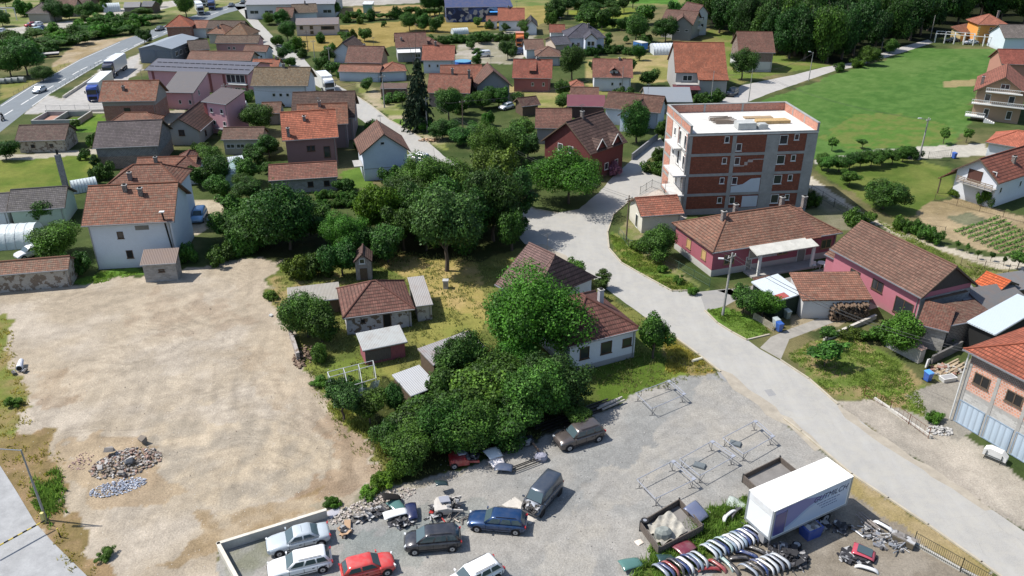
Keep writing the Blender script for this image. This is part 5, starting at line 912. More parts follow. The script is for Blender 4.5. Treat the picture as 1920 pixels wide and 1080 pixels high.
car_px('white car at the very left edge of the far parking place', (-3,63), (10,61), 'hatch', WHT, far=True)
car_px('dark car under the white pergola beside the orange villa', (1776,80), (1800,79), 'sedan', GRP, far=True)
car_px('silver car under the white pergola nearer the orange villa', (1812,84), (1833,83), 'sedan', SIL, far=True)
car_px('dark car beside the purple-brown house', (655,258), (664,251), 'hatch', GRP, far=True)
car_px('white car behind the grey rendered gable house', (946,208), (962,203), 'hatch', WHT, far=True)
car_px('small white lorry on the pale yard in the middle distance', (899,108), (914,107), 'van', WHT, far=True, name='lorry')
car_px('blue car below the orange lorry', (962,104), (975,103), 'van', DBL, far=True)
def boxbody(o, x0, x1, w, z0, z1, m, name='box'): return MB().box(x0,-w/2,z0,x1,w/2,z1).build(name, m, o)
def truck(label, px_front, px_rear, cabm, boxm, L_=12, dark=None, name='lorry', h0=None):
    f_, r_ = P(*px_front), P(*px_rear); d = (r_-f_).to_2d().normalized(); h = math.atan2(-d.y, -d.x); o = empty(name, (f_.x+d.x*1.1, f_.y+d.y*1.1, 0), h, label, 'lorry'); W_ = 2.45
    c = MB().loft([[(1.1,-1.15,.5),(1.1,1.15,.5),(1.1,1.15,1.6),(1.0,1.13,2.9),(.6,1.1,3.35),(.6,-1.1,3.35),(1.0,-1.13,2.9),(1.1,-1.15,1.6)],[(-.9,-1.15,.5),(-.9,1.15,.5),(-.9,1.15,1.6),(-.9,1.13,2.9),(-.9,1.1,3.5),(-.9,-1.1,3.5),(-.9,-1.13,2.9),(-.9,-1.15,1.6)]]).build('cab', cabm, o)
    MB().add([(1.112,-1.05,1.75),(1.112,1.05,1.75),(1.03,1.03,2.75),(1.03,-1.03,2.75)], [(0,1,2,3)]).build('windscreen', M_GLASS, c); MB().box(1.1,-.9,.6,1.13,.9,1.3).build('grille', TY, c)
    for s in (-1,1): MB().box(-.1,s*1.16-.01,1.8,.85,s*1.16+.01,2.6).build('side_window', M_GLASS, c); MB().obox((1.1,s*1.35,2.3),0,.12,.2,.6).build('mirror', TY, c)
    bx_ = boxbody(o, -L_-1.1, -1.15, W_, 1.15, 3.95, boxm); boxbody(o, -L_-1, -1.0, .9, .75, 1.1, TY, 'chassis')
    if dark: MB().box(-1.14,-W_/2+.1,1.3,-1.1,W_/2-.1,3.7).build('front_panel', dark, bx_)
    for x_ in ([.1,-2.2] if L_ < 9 else [.1,-2.6,-L_+2.4,-L_+1.1,-L_-.2]):
        for s in (-1,1): wheel(o, x_, s*1.08, .5, .3, s)
    return o
truck('blue tractor with white trailer in the yard beside the highway', (176,192), (222,150), mat('paint', (.02,.06,.32)), mat('paint', (.75,.75,.74), dirt=.1), 12.5)
truck('second white trailer with dark front panel behind the blue tractor', (204,148), (246,118), mat('paint', (.05,.05,.07)), mat('paint', (.72,.72,.72), dirt=.1), 10.5, mat('plain', (.04,.04,.15)))
truck('white box lorry parked on the street beside the long white house', (620,178), (590,150), mat('paint', WHT), mat('paint', (.8,.8,.8), dirt=.02), 6.4)
truck('white lorry with crane body at the far junction', (378,29), (366,14), mat('paint', (.6,.62,.65)), mat('paint', (.7,.72,.74)), 7)
truck('blue-grey tipper lorry loaded with scrap at the top edge', (398,20), (402,4), mat('paint', (.1,.15,.3)), mat('paint', (.1,.15,.35)), 7)
truck('long white and blue lorry farthest at the junction', (382,14), (415,-4), mat('paint', (.5,.55,.6)), mat('paint', (.65,.7,.8)), 8)
o = truck('orange lorry on the pale yard in the middle distance', (975,90), (973,78), mat('paint', (.6,.16,.03)), mat('paint', (.55,.15,.03)), 3)
# caravan
p_ = P(446,214); o = empty('caravan', (p_.x,p_.y,0), R(15), 'white caravan on the grass between the trees', 'caravan')
MB().loft([[(x_,y_,z) for x_,z in ((-2.2,.5),(2.2,.5),(2.4,1.4),(2.0,2.5),(-2.1,2.5),(-2.3,1.4))] for y_ in (-1.05,1.05)]).build('body', mat('paint', (.7,.7,.68), dirt=.3), o); MB().box(-.9,-1.08,1.4,.2,-1.04,2.0).build('window', M_GLASS, o); MB().box(1.0,-1.08,.6,1.6,-1.04,2.3).build('door', M_GREY, o); wheel(o, 0,-.98,.33,.2,-1); wheel(o,0,.98,.33,.2,1)
# motorcycle with rider
p_ = P(6,226); h = math.atan2(P(0,232).y-P(30,205).y, P(0,232).x-P(30,205).x); o = empty('motorcycle', (p_.x,p_.y,0), h, 'black motorcycle on the highway at the left edge', 'motorcycle')
for x_ in (-.7,.7): MB().tube((x_,-.07,.32),(x_,.07,.32),.32,n=14).build('wheel', TY, o)
MB().loft([[(-.85,y,.7),(-.2,y,.62),(.35,y,.85),(.7,y,.6),(.1,y,.3),(-.4,y,.32)] for y in (-.16,.16)]).tube((.7,0,.35),(.45,0,1.0),.04).tube((.45,-.35,1.02),(.45,.35,1.02),.03).build('frame', mat('paint', (.03,.03,.035)), o)
def skin_person(name, label, loc, rz, joints, edges, radii, m, hel=None):
    me = bpy.data.meshes.new(name); me.from_pydata(joints, edges, []); ob_ = bpy.data.objects.new(name, me); SC.collection.objects.link(ob_); ob_.location = loc; ob_.rotation_euler = (0,0,rz)
    md = ob_.modifiers.new('skin', 'SKIN'); md.use_smooth_shade = True
    for i, r in enumerate(radii): me.skin_vertices[0].data[i].radius = (r, r)
    me.skin_vertices[0].data[0].use_root = True; ob_.modifiers.new('sub', 'SUBSURF').levels = 1; ob_.modifiers['sub'].render_levels = 1
    me.materials.append(m); return props(ob_, label, 'person')
pr = skin_person('person', 'rider in dark clothes leaning over the handlebars of the black motorcycle', (p_.x,p_.y,0), h,
  [(-.3,0,.85),(-.1,0,1.2),(.08,0,1.42),(.14,0,1.52),(.2,0,1.66),(.22,0,1.76),(.06,.19,1.36),(.25,.3,1.14),(.45,.3,1.06),(.06,-.19,1.36),(.25,-.3,1.14),(.45,-.3,1.06),(-.28,.12,.84),(.15,.2,.78),(0,.2,.4),(.12,.2,.33),(-.28,-.12,.84),(.15,-.2,.78),(0,-.2,.4),(.12,-.2,.33)],
  [(0,1),(1,2),(2,3),(3,4),(4,5),(2,6),(6,7),(7,8),(2,9),(9,10),(10,11),(0,12),(12,13),(13,14),(14,15),(0,16),(16,17),(17,18),(18,19)], [.16,.17,.15,.07,.1,.09,.07,.055,.04,.07,.055,.04,.1,.08,.055,.05,.1,.08,.055,.05], mat('cloth', (.02,.02,.025)))
MB().loft([[(.2+r_*math.cos(t_)*1.05,r_*math.sin(t_),z) for t_ in [i*math.pi/5 for i in range(10)]] for r_,z in ((.1,1.56),(.145,1.64),(.15,1.72),(.12,1.8),(.05,1.845))]).build('helmet', mat('paint', (.04,.04,.045)), pr)
# white box trailer with milk lettering
z1, z0 = 3.95, 1.2; A_, B_, C_ = P(1406,913,z1), P(1453,958.6,z1), P(1600,893,z1); dx = (C_-B_).to_2d(); TL = dx.length; h = math.atan2(dx.y, dx.x); TW = 2.6
o = empty('box_trailer', (B_.x,B_.y,0), h, 'white box trailer with a blue wave and dark milk company lettering beside the street', 'trailer'); TWH = mat('paint', (.78,.78,.76), dirt=.12, coat=.2, ro=.5)
bxo = MB().box(0,0,z0,TL,TW,z1-.05).build('box', TWH, o); MB().box(-.03,-.03,z1-.049,TL+.03,TW+.03,z1).build('roof', mat('paint', (.82,.81,.76), dirt=.3, ro=.6, coat=0), o)
mb = MB()
for x_, y_ in ((-.035,-.035),(-.035,TW-.1),(TL-.1,-.035),(TL-.1,TW-.1)): mb.box(x_,y_,z0-.1,x_+.135,y_+.135,z1-.055)
mb.box(-.03,.1,z0-.1,.05,TW-.1,z0+.08).box(.1,-.03,z0-.1,TL-.1,.05,z0+.06); mb.build('frame_edge', mat('metal', (.42,.45,.48)), o)
MB().box(-.04,.12,3.25,-.002,TW-.12,3.85).build('roller_case', mat('paint', (.7,.71,.72), dirt=.3), o); MB().box(-.025,.15,z0+.1,-.002,TW-.15,3.2).build('roller_door', mat('paint', (.8,.82,.82), dirt=.05), o)
# wave artwork: violet blue upper field and paler lower curve as thin painted panels
n_ = 22; top, bot = z1-.12, z0+.12; vs = []
wv = lambda t_: z0+.25+1.55*(1/(1+math.exp(-(t_-.33)*11)))+.35*t_
def panel(lo, hi, m, d, t0, t1, nm):
    mb = MB(); q = []
    for i in range(n_+1):
        t_ = t0+(t1-t0)*i/n_; q.append((TL*t_, lo(t_), hi(t_)))
    mb.loft([[(x_,-d,a_),(x_,-d,max(b_,a_+.01)),(x_,-.001,max(b_,a_+.01)),(x_,-.001,a_)] for x_,a_,b_ in q]); mb.build(nm, m, bxo)
panel(lambda t_: bot, lambda t_: top, mat('paint', (.42,.52,.68), dirt=.02, coat=.2), .006, .02, .97, 'pale_side_panel'); panel(wv, lambda t_: max(wv(t_)+.01, top-.95*max(0,t_-.38)**.8*1.6), mat('paint', (.17,.19,.42), dirt=.02, coat=.2), .010, .02, .66, 'violet_wave'); panel(lambda t_: wv(t_)-.28, lambda t_: wv(t_)-.02, mat('paint', (.3,.42,.62), dirt=.02, coat=.2), .009, .1, .7, 'blue_wave_edge')
MB().box(.25,-.03,z0+.2,1.3,-.011,z1-.5).build('side_door', mat('paint', (.06,.06,.22), dirt=.05), bxo); MB().box(1.3,-.045,z0+.2,1.34,-.011,z1-.4).build('door_bar', M_GREY, bxo)
def text(s, size, loc, rot, m, parent, ext=.004, name='lettering', slant=0):
    cu = bpy.data.curves.new(name, 'FONT'); cu.body = s; cu.size = size; cu.extrude = ext; cu.shear = slant; t_ = bpy.data.objects.new('tmp', cu); SC.collection.objects.link(t_); bpy.context.view_layer.update()
    me = bpy.data.meshes.new_from_object(t_.evaluated_get(bpy.context.evaluated_depsgraph_get())); bpy.data.objects.remove(t_); me.materials.clear(); me.materials.append(m)
    r = bpy.data.objects.new(name, me); SC.collection.objects.link(r); r.parent = parent; r.location = loc; r.rotation_euler = rot; return r
NV = mat('plain', (.03,.035,.09))
text('GUTMILCH', .72, (TL*.5,-.014,z0+1.75), (R(90),0,0), NV, bxo, slant=.3)
for k, (x_, w_) in enumerate(((.56,.28),(.6,.22),(.63,.2))):
    mb = MB(); xx = TL*x_
    while xx < TL*(x_+w_): l_ = random.uniform(.08,.3); mb.box(xx,-.013,z0+1.42-k*.28,xx+l_,-.007,z0+1.5-k*.28); xx += l_+.07
    mb.build('small_print', mat('plain', (.12,.15,.3)), bxo)
MB().box(.6,.5,.75,TL-.4,TW-.5,z0-.1).build('chassis', TY, o)
for x_ in (TL*.62,TL*.76):
    for y_, s in ((.25,-1),(TW-.25,1)): wheel(o, x_, y_, .48, .3, s)
mb = MB()
for x_, y_ in ((.4,.3),(.4,TW-.3)): mb.box(x_-.06,y_-.06,0,x_+.06,y_+.06,z0-.1)
mb.build('landing_leg', M_GREY, o)
MB().box(.0,.5,.35,.5,1.1,z0-.12).build('battery_box', mat('plain', (.3,.3,.3)), o)
# ---------------------------------------------------------------- scrap yard objects
def bumper(label, px, rz, colr, tilt=.0, z=.35, group='bumpers stacked in rows in the scrap yard', L_=1.75, name='bumper'):
    p = P(*px); rings = []
    for i in range(13):
        t = -1+2*i/12; x = L_/2*math.sin(t*1.25)/math.sin(1.25); y = -.42*(abs(t)**3.2); k = .5+.5*(1-abs(t)**6)
        rings.append([(x,y+.0,-.22*k),(x,y+.10,-.16*k),(x,y+.14,.02),(x,y+.1,.17*k),(x,y,.22*k),(x,y-.03,.15*k),(x,y+.05,.02),(x,y-.03,-.18*k)])
    o = MB().loft(rings).build(name, mat('paint', colr, dirt=.55), None, smooth=True); o.location = (p.x,p.y,z); o.rotation_euler = (tilt,0,rz); props(o, label, 'bumper', group)
    MB().box(-.42,.125,-.12,.42,.148,-.02).build('grille', TY, o); return o
cols = {'silver':(.4,.43,.46),'white':(.62,.63,.64),'dark blue':(.02,.04,.13),'pale blue':(.22,.29,.36),'grey-green':(.3,.4,.38),'black':(.03,.03,.035),'red':(.25,.03,.03),'steel grey':(.22,.25,.3)}
rows = [((1330,1040),(1412,1006),['silver','pale blue','silver','dark blue','grey-green','pale blue','white','silver','pale blue','dark blue','white','dark blue','silver'],'upper'),
        ((1240,1078),(1312,1056),['steel grey','dark blue','red','black','dark blue','white','dark blue','pale blue','silver'],'left'),
        ((1404,1078),(1462,1058),['steel grey','black','dark blue','white','silver','steel grey','silver'],'right')]
words = ['first','second','third','fourth','fifth','sixth','seventh','eighth','ninth','tenth','eleventh','twelfth','thirteenth']
for (a_, b_, cs, nm) in rows:
    for i, c in enumerate(cs):
        t = i/(len(cs)-1); bumper('%s bumper, %s from the left in the %s row of the scrap yard' % (c, words[i], nm), (a_[0]+(b_[0]-a_[0])*t, a_[1]+(b_[1]-a_[1])*t), R(-50)+random.uniform(-.08,.08), cols[c], R(62)+random.uniform(-.12,.12), .62+random.uniform(-.05,.1))
lo = [((1345,1062),'red'),((1362,1058),'grey-green'),((1385,1050),'black'),((1402,1042),'dark blue'),((1330,1070),'red'),((1372,1066),'black'),((1452,1070),'black'),((1420,1035),'black')]
for i, (px, c) in enumerate(lo): bumper('%s bumper lying low below the stacked rows, %s of the fallen ones' % (c, words[i]), px, R(-20)+random.uniform(-.8,.8), cols[c], R(80), .25, group='bumpers fallen below the rows')
bumper('white bumper leaning behind the dropside body near the trailer', (1366,972), R(40), cols['white'], R(60), .5, group=None); bumper('dark bumper leaning next to the white one near the trailer', (1378,966), R(45), cols['black'], R(60), .4, group=None)
bumper('white bumper among scrap parts beside the street fence', (1655,990), R(-48), cols['white'], R(85), .3, group=None); bumper('white bumper lying in front of the red tailgate', (1625,1068), R(-25), cols['white'], R(85), .2, group=None)
def heap(name, label, cat_, px, rx, ry, hgt, n, m, seed=1, kinds='btp', rz=0):
    """a tangle of parts: boxes, tubes and bent plates"""
    rr = random.Random(seed); mb = MB(); p = P(*px)
    for k in range(n):
        q = rr.random()**.6; a_ = rr.random()*6.283; x = math.cos(a_)*q*rx; y = math.sin(a_)*q*ry; z = .05+rr.random()*hgt*(1-q*.8); kd = rr.choice(kinds)
        x, y = x*math.cos(rz)-y*math.sin(rz), x*math.sin(rz)+y*math.cos(rz); mi = rr.randrange(len(m)) if isinstance(m, list) else 0
        if kd == 'b': mb.obox((x,y,z), rr.random()*3, rr.uniform(.12,.5), rr.uniform(.1,.3), rr.uniform(.08,.25), mi, rr.uniform(-.7,.7))
        elif kd == 't': d = Vector((rr.uniform(-1,1),rr.uniform(-1,1),rr.uniform(-.3,.4))).normalized()*rr.uniform(.3,.9); mb.tube(Vector((x,y,z)), Vector((x,y,z))+d, rr.uniform(.025,.07), n=6, m=mi)
        elif kd == 'w': mb.tube((x,y,z),(x+.05,y+.04,z+.2),.3,n=14,m=mi)
        else: mb.obox((x,y,z+.1), rr.random()*3, rr.uniform(.4,1.1), rr.uniform(.3,.7), .025, mi, rr.uniform(-.6,.6))
    o = mb.build(name, m, None, (p.x,p.y,0)); return props(o, label, cat_)
GR = mat('mixed', (.05,.05,.055), vs=3); GR2 = mat('mixed', (.14,.13,.12), vs=3); GGL = mat('glass', (.08,.17,.15), ro=.1)
heap('engine_parts', 'dark tangled heap of engine parts right of the bumper rows', 'scrap heap', (1478,1050), 1.5, 1.1, .8, 130, [GR, mat('plain', (.03,.03,.033)), GR], 5)
heap('engine_parts', 'heap of greasy engine parts beside the pale rubble in the yard', 'scrap heap', (697,966), 1.3, .5, .5, 50, [GR, GR2], 6, rz=.5)
heap('engine_parts', 'small black heap under the front corner of the box trailer', 'scrap heap', (1413,1000), .8, .8, .6, 40, GR, 7)
heap('engine_parts', 'metal brackets and rails scattered beside the street fence', 'scrap heap', (1655,1010), 1.7, 1.2, .4, 90, [GR2, GR, mat('metal', (.35,.36,.38))], 8, 'ttb', rz=-.7)
heap('engine_parts', 'dark plastic parts under the red tailgate', 'scrap heap', (1600,1045), 1.3, .8, .35, 50, [GR, mat('plain', (.03,.03,.035))], 9)
heap('engine_parts', 'black debris in the shade behind the box trailer', 'scrap heap', (1560,992), 1.6, .5, .3, 35, GR, 10)
def hood(name, label, cat_, px, rz, w, l, m, z=.3, tilt=0, bow=.12, notch=None):
    """a bowed car panel with real thickness"""
    n = 8; top = []; mb = MB(); vs = []
    for j in range(n+1):
        for i in range(n+1):
            x = (i/n-.5)*l; y = (j/n-.5)*w*(1-.18*(i/n)); vs.append((x, y, bow*(1-(2*j/n-1)**2)*.8-.1*(2*i/n-1)**4))
    k = len(vs); vs += [(x,y,z_-.03) for x,y,z_ in vs]; fs = []
    for j in range(n):
        for i in range(n): q = j*(n+1)+i; fs += [(q,q+1,q+n+2,q+n+1),(k+q,k+q+n+1,k+q+n+2,k+q+1)]
    for i in range(n): fs += [(i,k+i,k+i+1,i+1),(n*(n+1)+i,n*(n+1)+i+1,k+n*(n+1)+i+1,k+n*(n+1)+i),(i*(n+1),(i+1)*(n+1),k+(i+1)*(n+1),k+i*(n+1)),(i*(n+1)+n,k+i*(n+1)+n,k+(i+1)*(n+1)+n,(i+1)*(n+1)+n)]
    p = P(*px); o = mb.add(vs, fs).build(name, m, None, (p.x,p.y,z), smooth=True); o.rotation_euler = (0,tilt,rz); return props(o, label, cat_)
hood('car_bonnet', 'white car bonnet lying on rails near the hedge', 'car panel', (925,857), R(-60), 1.5, 1.3, mat('paint', (.75,.76,.74), dirt=.3), .5, .15)
hood('car_bonnet', 'second white panel just below the white bonnet', 'car panel', (932,873), R(-65), 1.4, .9, mat('paint', (.72,.68,.68), dirt=.3), .4, .1)
hood('car_bonnet', 'dark blue-grey bonnet in front of the white panels', 'car panel', (945,882), R(-10), 1.1, 1.5, mat('paint', (.06,.08,.13), dirt=.2), .42, 0)
hood('car_bonnet', 'blue-grey bonnet leaning on the tarpaulin covered dropside body', 'car panel', (1305,975), R(-50), 1.5, 1.6, mat('paint', (.12,.14,.22), dirt=.2), .9, .35)
hood('car_bonnet', 'maroon bonnet lying in the weeds by the bumpers', 'car panel', (1283,1034), R(35), 1.3, 1.7, mat('paint', (.16,.03,.045), dirt=.3), .5, .1)
hood('car_bonnet', 'white boot lid in the middle of the gravel scrap heap', 'car panel', (742,971), R(20), .9, 1.9, mat('paint', (.72,.73,.72), dirt=.3), .55, .0)
hood('windscreen_glass', 'greenish windscreen pane lying at the edge of the weeds', 'windscreen', (1183,1062), R(20), 1.1, 1.7, GGL, .35, .1)
hood('windscreen_glass', 'greenish windscreen on the heap beside the pale rubble', 'windscreen', (744,955), R(-50), 1.1, 1.5, GGL, .45, .1)
hood('windscreen_glass', 'rear window pane propped in the weeds near the maroon bonnet', 'windscreen', (1250,1052), R(10), .8, 1.5, mat('glass', (.03,.06,.06)), .35, .2)
hood('metal_sheet', 'flat pale slab at the end of the low wall', 'slab', (627,962), R(40), .9, 1.1, mat('concrete', (.38,.38,.42)), .12, 0, .02)
hood('wooden_board', 'pale crooked board lying on the gravel beside the dropside body', 'board', (1199,1017), R(30), .55, .7, mat('plain', (.62,.55,.47)), .06, 0, .02)
hood('plastic_sheet', 'crumpled clear plastic sheet on the gravel beside the box trailer', 'plastic sheet', (1382,948), R(-30), 1.3, 1.6, mat('cloth', (.42,.47,.43)), .2, .1, .25)
hood('floor_slab', 'pale concrete slab under the stripped grey van', 'slab', (978,957), R(-48), 1.5, 3.6, mat('concrete', (.5,.47,.42)), .06, 0, .0)
hood('car_bonnet', 'dark box-shaped panel standing on the gravel scrap heap', 'car panel', (735,944), R(25), .9, 1.6, mat('plain', (.015,.013,.012)), .75, .4)
hood('body_panel', 'dark blue car door lying right of the white boot lid', 'car panel', (773,966), R(-75), .9, 1.7, mat('paint', (.01,.015,.06), dirt=.1), .5, .1)
# half car wrecks
def wreck(label, px, rz, colr, seed, L_=2.3):
    p = P(*px); o = empty('car_wreck', (p.x,p.y,0), rz, label, 'wreck'); pm = mat('paint', colr, dirt=.35); w = .82
    MB().loft([[(x,-w*k,.25),(x,-w*k,z),(x,-w*k*.8,z+.06),(x,w*k*.8,z+.06),(x,w*k,z),(x,w*k,.25)] for x,k,z in ((-L_/2,.7,.55),(-L_/2+.25,.95,.75),(0,1,.85),(.35,1,.7))]).build('body', pm, o, smooth=False)
    rr = random.Random(seed); mb = MB()
    for k in range(34): mb.obox((rr.uniform(-.1,L_/2), rr.uniform(-.6,.6), rr.uniform(.25,.85)), rr.random()*3, rr.uniform(.15,.45), rr.uniform(.1,.3), rr.uniform(.08,.25), 0, rr.uniform(-.6,.6))
    mb.build('engine', GR, o); mb = MB()
    for s in (-1,1): mb.obox((.6,s*.7,.5), s*.2, 1.3, .12, .2)
    mb.build('chassis_rail', pm, o); MB().obox((-.15,.1,1.0), .2, .8, .7, .12, 0, .15).build('dashboard', mat('plain', (.3,.31,.35)), o); wheel(o, -L_/2+.35, -w+.05, .3, .2, -1); return o
wreck('crushed red car front with open engine at the foot of the hedge', (870,866), R(12), (.3,.02,.025), 3, 2.6)
o = wreck('beige stripped car tub with piled engine parts on the gravel', (838,956), R(8), (.45,.42,.38), 4, 2.0)
hood('body_panel', 'dark framed car door on top of the beige stripped car tub', 'car panel', (829,921), R(20), .7, 1.1, mat('glass', (.03,.05,.05)), .9, .3)
heap('engine_parts', 'red suspension parts left of the beige stripped car tub', 'scrap heap', (817,962), .5, .8, .4, 26, [mat('paint', (.4,.03,.03)), GR], 12)
heap('exhaust', 'long exhaust pipe and brackets below the beige stripped car tub', 'exhaust', (842,975), 1.3, .2, .15, 14, mat('metal', (.25,.22,.19)), 13, 't')
heap('engine_parts', 'cluster of cogs and black parts under the white boot lid', 'scrap heap', (748,984), .8, .35, .4, 35, GR, 14)
heap('cardboard_box', 'torn cardboard box and rags behind the silver sedan', 'box', (648,998), .3, .7, .3, 14, [mat('plain', (.4,.27,.17)), GR], 15, 'bp')
o = hood('tailgate', 'pinkish red tailgate with its window lying in the scrap', 'tailgate', (1618,1043), R(-30), 1.3, 1.6, mat('paint', (.42,.06,.09), dirt=.2), .5, .1); MB().box(-.5,-.42,.1,.55,.42,.125).build('window', CGL, o)
p = P(1692,1018); o = MB().obox((0,0,.35), R(-42), 1.7, .7, .6).build('cooling_unit', GR2, None, (p.x,p.y,0)); props(o, 'grey-brown cooling unit block beside the iron fence', 'cooling unit'); MB().obox((-.2,-.33,.35), R(-42), 1.5, .06, .45).build('grille', mat('plain', (.12,.1,.07)), o)
# long beams, ramps
def beams(name, label, cat_, p0, p1, n, sp, r, m, z=.15, jit=.1):
    a_, b_ = P(*p0), P(*p1); d = (b_-a_).normalized(); nn = Vector((-d.y, d.x, 0)); mb = MB()
    for k in range(n): s_0 = random.uniform(-.6,.6)*(jit>0); mb.obox((a_+b_)/2+nn*(k-(n-1)/2)*sp+d*s_0+Vector((0,0,z+(k%2)*r*.8)), math.atan2(d.y,d.x)+random.uniform(-1,1)*jit*.1, (b_-a_).length, r, r)
    return props(mb.build(name, m), label, cat_)
beams('steel_beams', 'long dark steel beams lying along the foot of the hedge', 'beams', (1012,808), (1148,756), 6, .22, .12, mat('metal', (.06,.055,.05)))
beams('steel_beams', 'pale beam ends on top of the dark beams near the lawn', 'beams', (1128,770), (1170,752), 3, .25, .15, mat('concrete', (.35,.33,.3)), .35)
beams('ramp_rails', 'upper pair of dark rails beside the white bonnet', 'rails', (940,850), (975,836), 3, .22, .07, mat('metal', (.05,.05,.05)), .3, 0)
beams('ramp_rails', 'lower pair of dark rails right of the dark bonnet', 'rails', (958,886), (1012,866), 3, .24, .07, mat('metal', (.05,.05,.05)), .3, 0)
beams('timber_beam', 'brown timber crossbeam joining the two pairs of rails', 'beam', (999,836), (1012,853), 1, .1, .14, mat('wood', (.3,.2,.14)), .3, 0)
p = P(984,833); o = MB().obox((0,0,.35), R(15), 1.5, .8, .45).build('battery_crate', GR, None, (p.x,p.y,0)); props(o, 'black crate of batteries at the upper end of the rails', 'crate')
p = P(1014,862); o = MB().loft([[(r*math.cos(t)*1.0,r*math.sin(t)*.8,z) for t in [i*math.pi/4 for i in range(8)]] for r,z in ((.55,0),(.62,.3),(.5,.55),(.2,.65))]).build('covered_stump', mat('cloth', (.3,.3,.36)), None, (p.x,p.y,0)); props(o, 'grey covered block at the lower right end of the rails', 'block')
# silver pipe frames on legs
def pframe(label, px, z=.95):
    c = [P(u, v, z) for u, v in px]; o = empty('pipe_frame', (c[0].x,c[0].y,0), 0, label, 'metal frame', 'silver pipe frames standing on the gravel'); c = [q-Vector((c[0].x,c[0].y,0)) for q in c]; MT = mat('plain', (.3,.32,.37)); mb = MB()
    for i in range(4): mb.tube(c[i], c[(i+1)%4], .035, n=6)
    a_, b_ = c[0].lerp(c[3],.18), c[1].lerp(c[2],.18)
    mb.tube(c[0].lerp(c[1],.93), c[3].lerp(c[2],.93), .03, n=6)
    mb.build('top_frame', MT, o)
    for i, q in enumerate(c):
        ctr = sum(c, Vector())/4; k = q.lerp(ctr, .1); MB().tube(k, (k.x,k.y,0), .022, n=6).tube((k.x,k.y,.06),(q.lerp(ctr,.1).x+.35*(1 if i in (0,3) else -1),k.y,.9),.022,n=6).tube((k.x-.3,k.y-.1,.02),(k.x+.3,k.y+.1,.02),.022,n=6).build('leg', mat('plain', (.1,.1,.11)), o)
    for i in (1,2): q = c[i].lerp(sum(c, Vector())/4, .08); MB().obox(q+Vector((0,0,.02)), .5, .35, .3, .06).build('plate', MT, o)
pframe('silver pipe frame nearest the white roadside house', [(1192,737),(1256,713),(1286,739),(1222,766)]); pframe('silver pipe frame farthest right beside the street kerb', [(1355,821),(1418,788),(1452,818),(1394,851)])
pframe('silver pipe frame in the middle of the three on the gravel', [(1274,861),(1337,826),(1379,855),(1312,892)]); pframe('silver pipe frame farthest left, next to the tarpaulin body', [(1194,899),(1264,863),(1305,898),(1229,935)])
for i, (px, l) in enumerate((((1311,874),'flat grey box lying inside the middle pipe frame'),((1378,833),'flat grey-green box lying inside the right pipe frame'))): p = P(*px); o = MB().loft([[(x*s_0,y*s_0,z) for x,y in ((-.5,-.3),(.5,-.35),(.55,.3),(-.45,.35))] for s_0,z in ((1,0),(1,.14),(.9,.2))]).build('flat_box', mat('plain', (.13,.15,.16)), None, (p.x,p.y,0), rz=-.4); props(o, l, 'box')
# dropside bodies
def dropside(label, px4, z=.95):
    c = [P(u, v, z) for u, v in px4]; o = empty('dropside_body', (c[0].x,c[0].y,0), 0, label, 'truck body'); c = [q-Vector((c[0].x,c[0].y,0)) for q in c]; WD = mat('wood', (.12,.1,.085))
    for i in range(4):
        mb = MB(); a_, b_ = c[i], c[(i+1)%4]
        for k in range(3):
            zt = z-.02-k*.24; d = (b_-a_).normalized(); n = Vector((-d.y,d.x,0))*.04; mb.add([Vector((q.x,q.y,zz))+s*n for q in (a_,b_) for zz in (zt-.2,zt) for s in (-1,1)], [(0,1,3,2),(4,6,7,5),(0,4,5,1),(2,3,7,6),(0,2,6,4),(1,5,7,3)])
        mb.build('side_board', WD, o); MB().obox((a_.x,a_.y,z/2+.04), 0, .12, .12, z+.1).build('stake', mat('metal', (.1,.1,.1)), o)
    MB().add([(q.x*.98,q.y*.98,zz) for zz in (.22,.3) for q in c], [(0,1,2,3),(7,6,5,4)]+[(i,4+i,4+(i+1)%4,(i+1)%4) for i in range(4)]).build('floor', mat('concrete', (.2,.19,.18)), o); return o, c
o, c = dropside('wooden dropside truck body filled with tarpaulin and panels', [(1201,978),(1236,1026),(1318,984),(1274,935)])
# tarpaulin draped inside
n = 14; vs = []; rr = random.Random(2)
for j in range(n+1):
    for i in range(n+1):
        fx, fy = .12+.8*i/n, .1+.6*j/n; q = c[0].lerp(c[3], fy*1.0).lerp(c[1].lerp(c[2], fy), fx*.98); vs.append((q.x, q.y, .55+.22*math.sin(i*1.1+j*.3)*math.cos(j*.8)+.25*fy+rr.random()*.06))
base_ = P(1201,978,.95); vs = [(x+base_.x,y+base_.y,z) for x,y,z in vs]; fs = [(j*(n+1)+i,j*(n+1)+i+1,(j+1)*(n+1)+i+1,(j+1)*(n+1)+i) for j in range(n) for i in range(n)]
k = len(vs); vs += [(x,y,z-.02) for x,y,z in vs]; fs += [tuple(k+i for i in f[::-1]) for f in fs]
props(MB().add(vs, fs).build('tarpaulin', mat('cloth', (.4,.38,.33)), smooth=True), 'beige creased tarpaulin draped over the wooden dropside body', 'tarpaulin')
p = P(1209,978,.8); o = MB().tube((0,0,0),(0,0,.2),.3,n=18).build('tyre', TY, None, (p.x,p.y,.75)); props(o, 'tyre lying on the left corner of the dropside body', 'tyre'); MB().tube((0,0,.2),(0,0,.21),.15,n=12).build('rim', RIM, o)
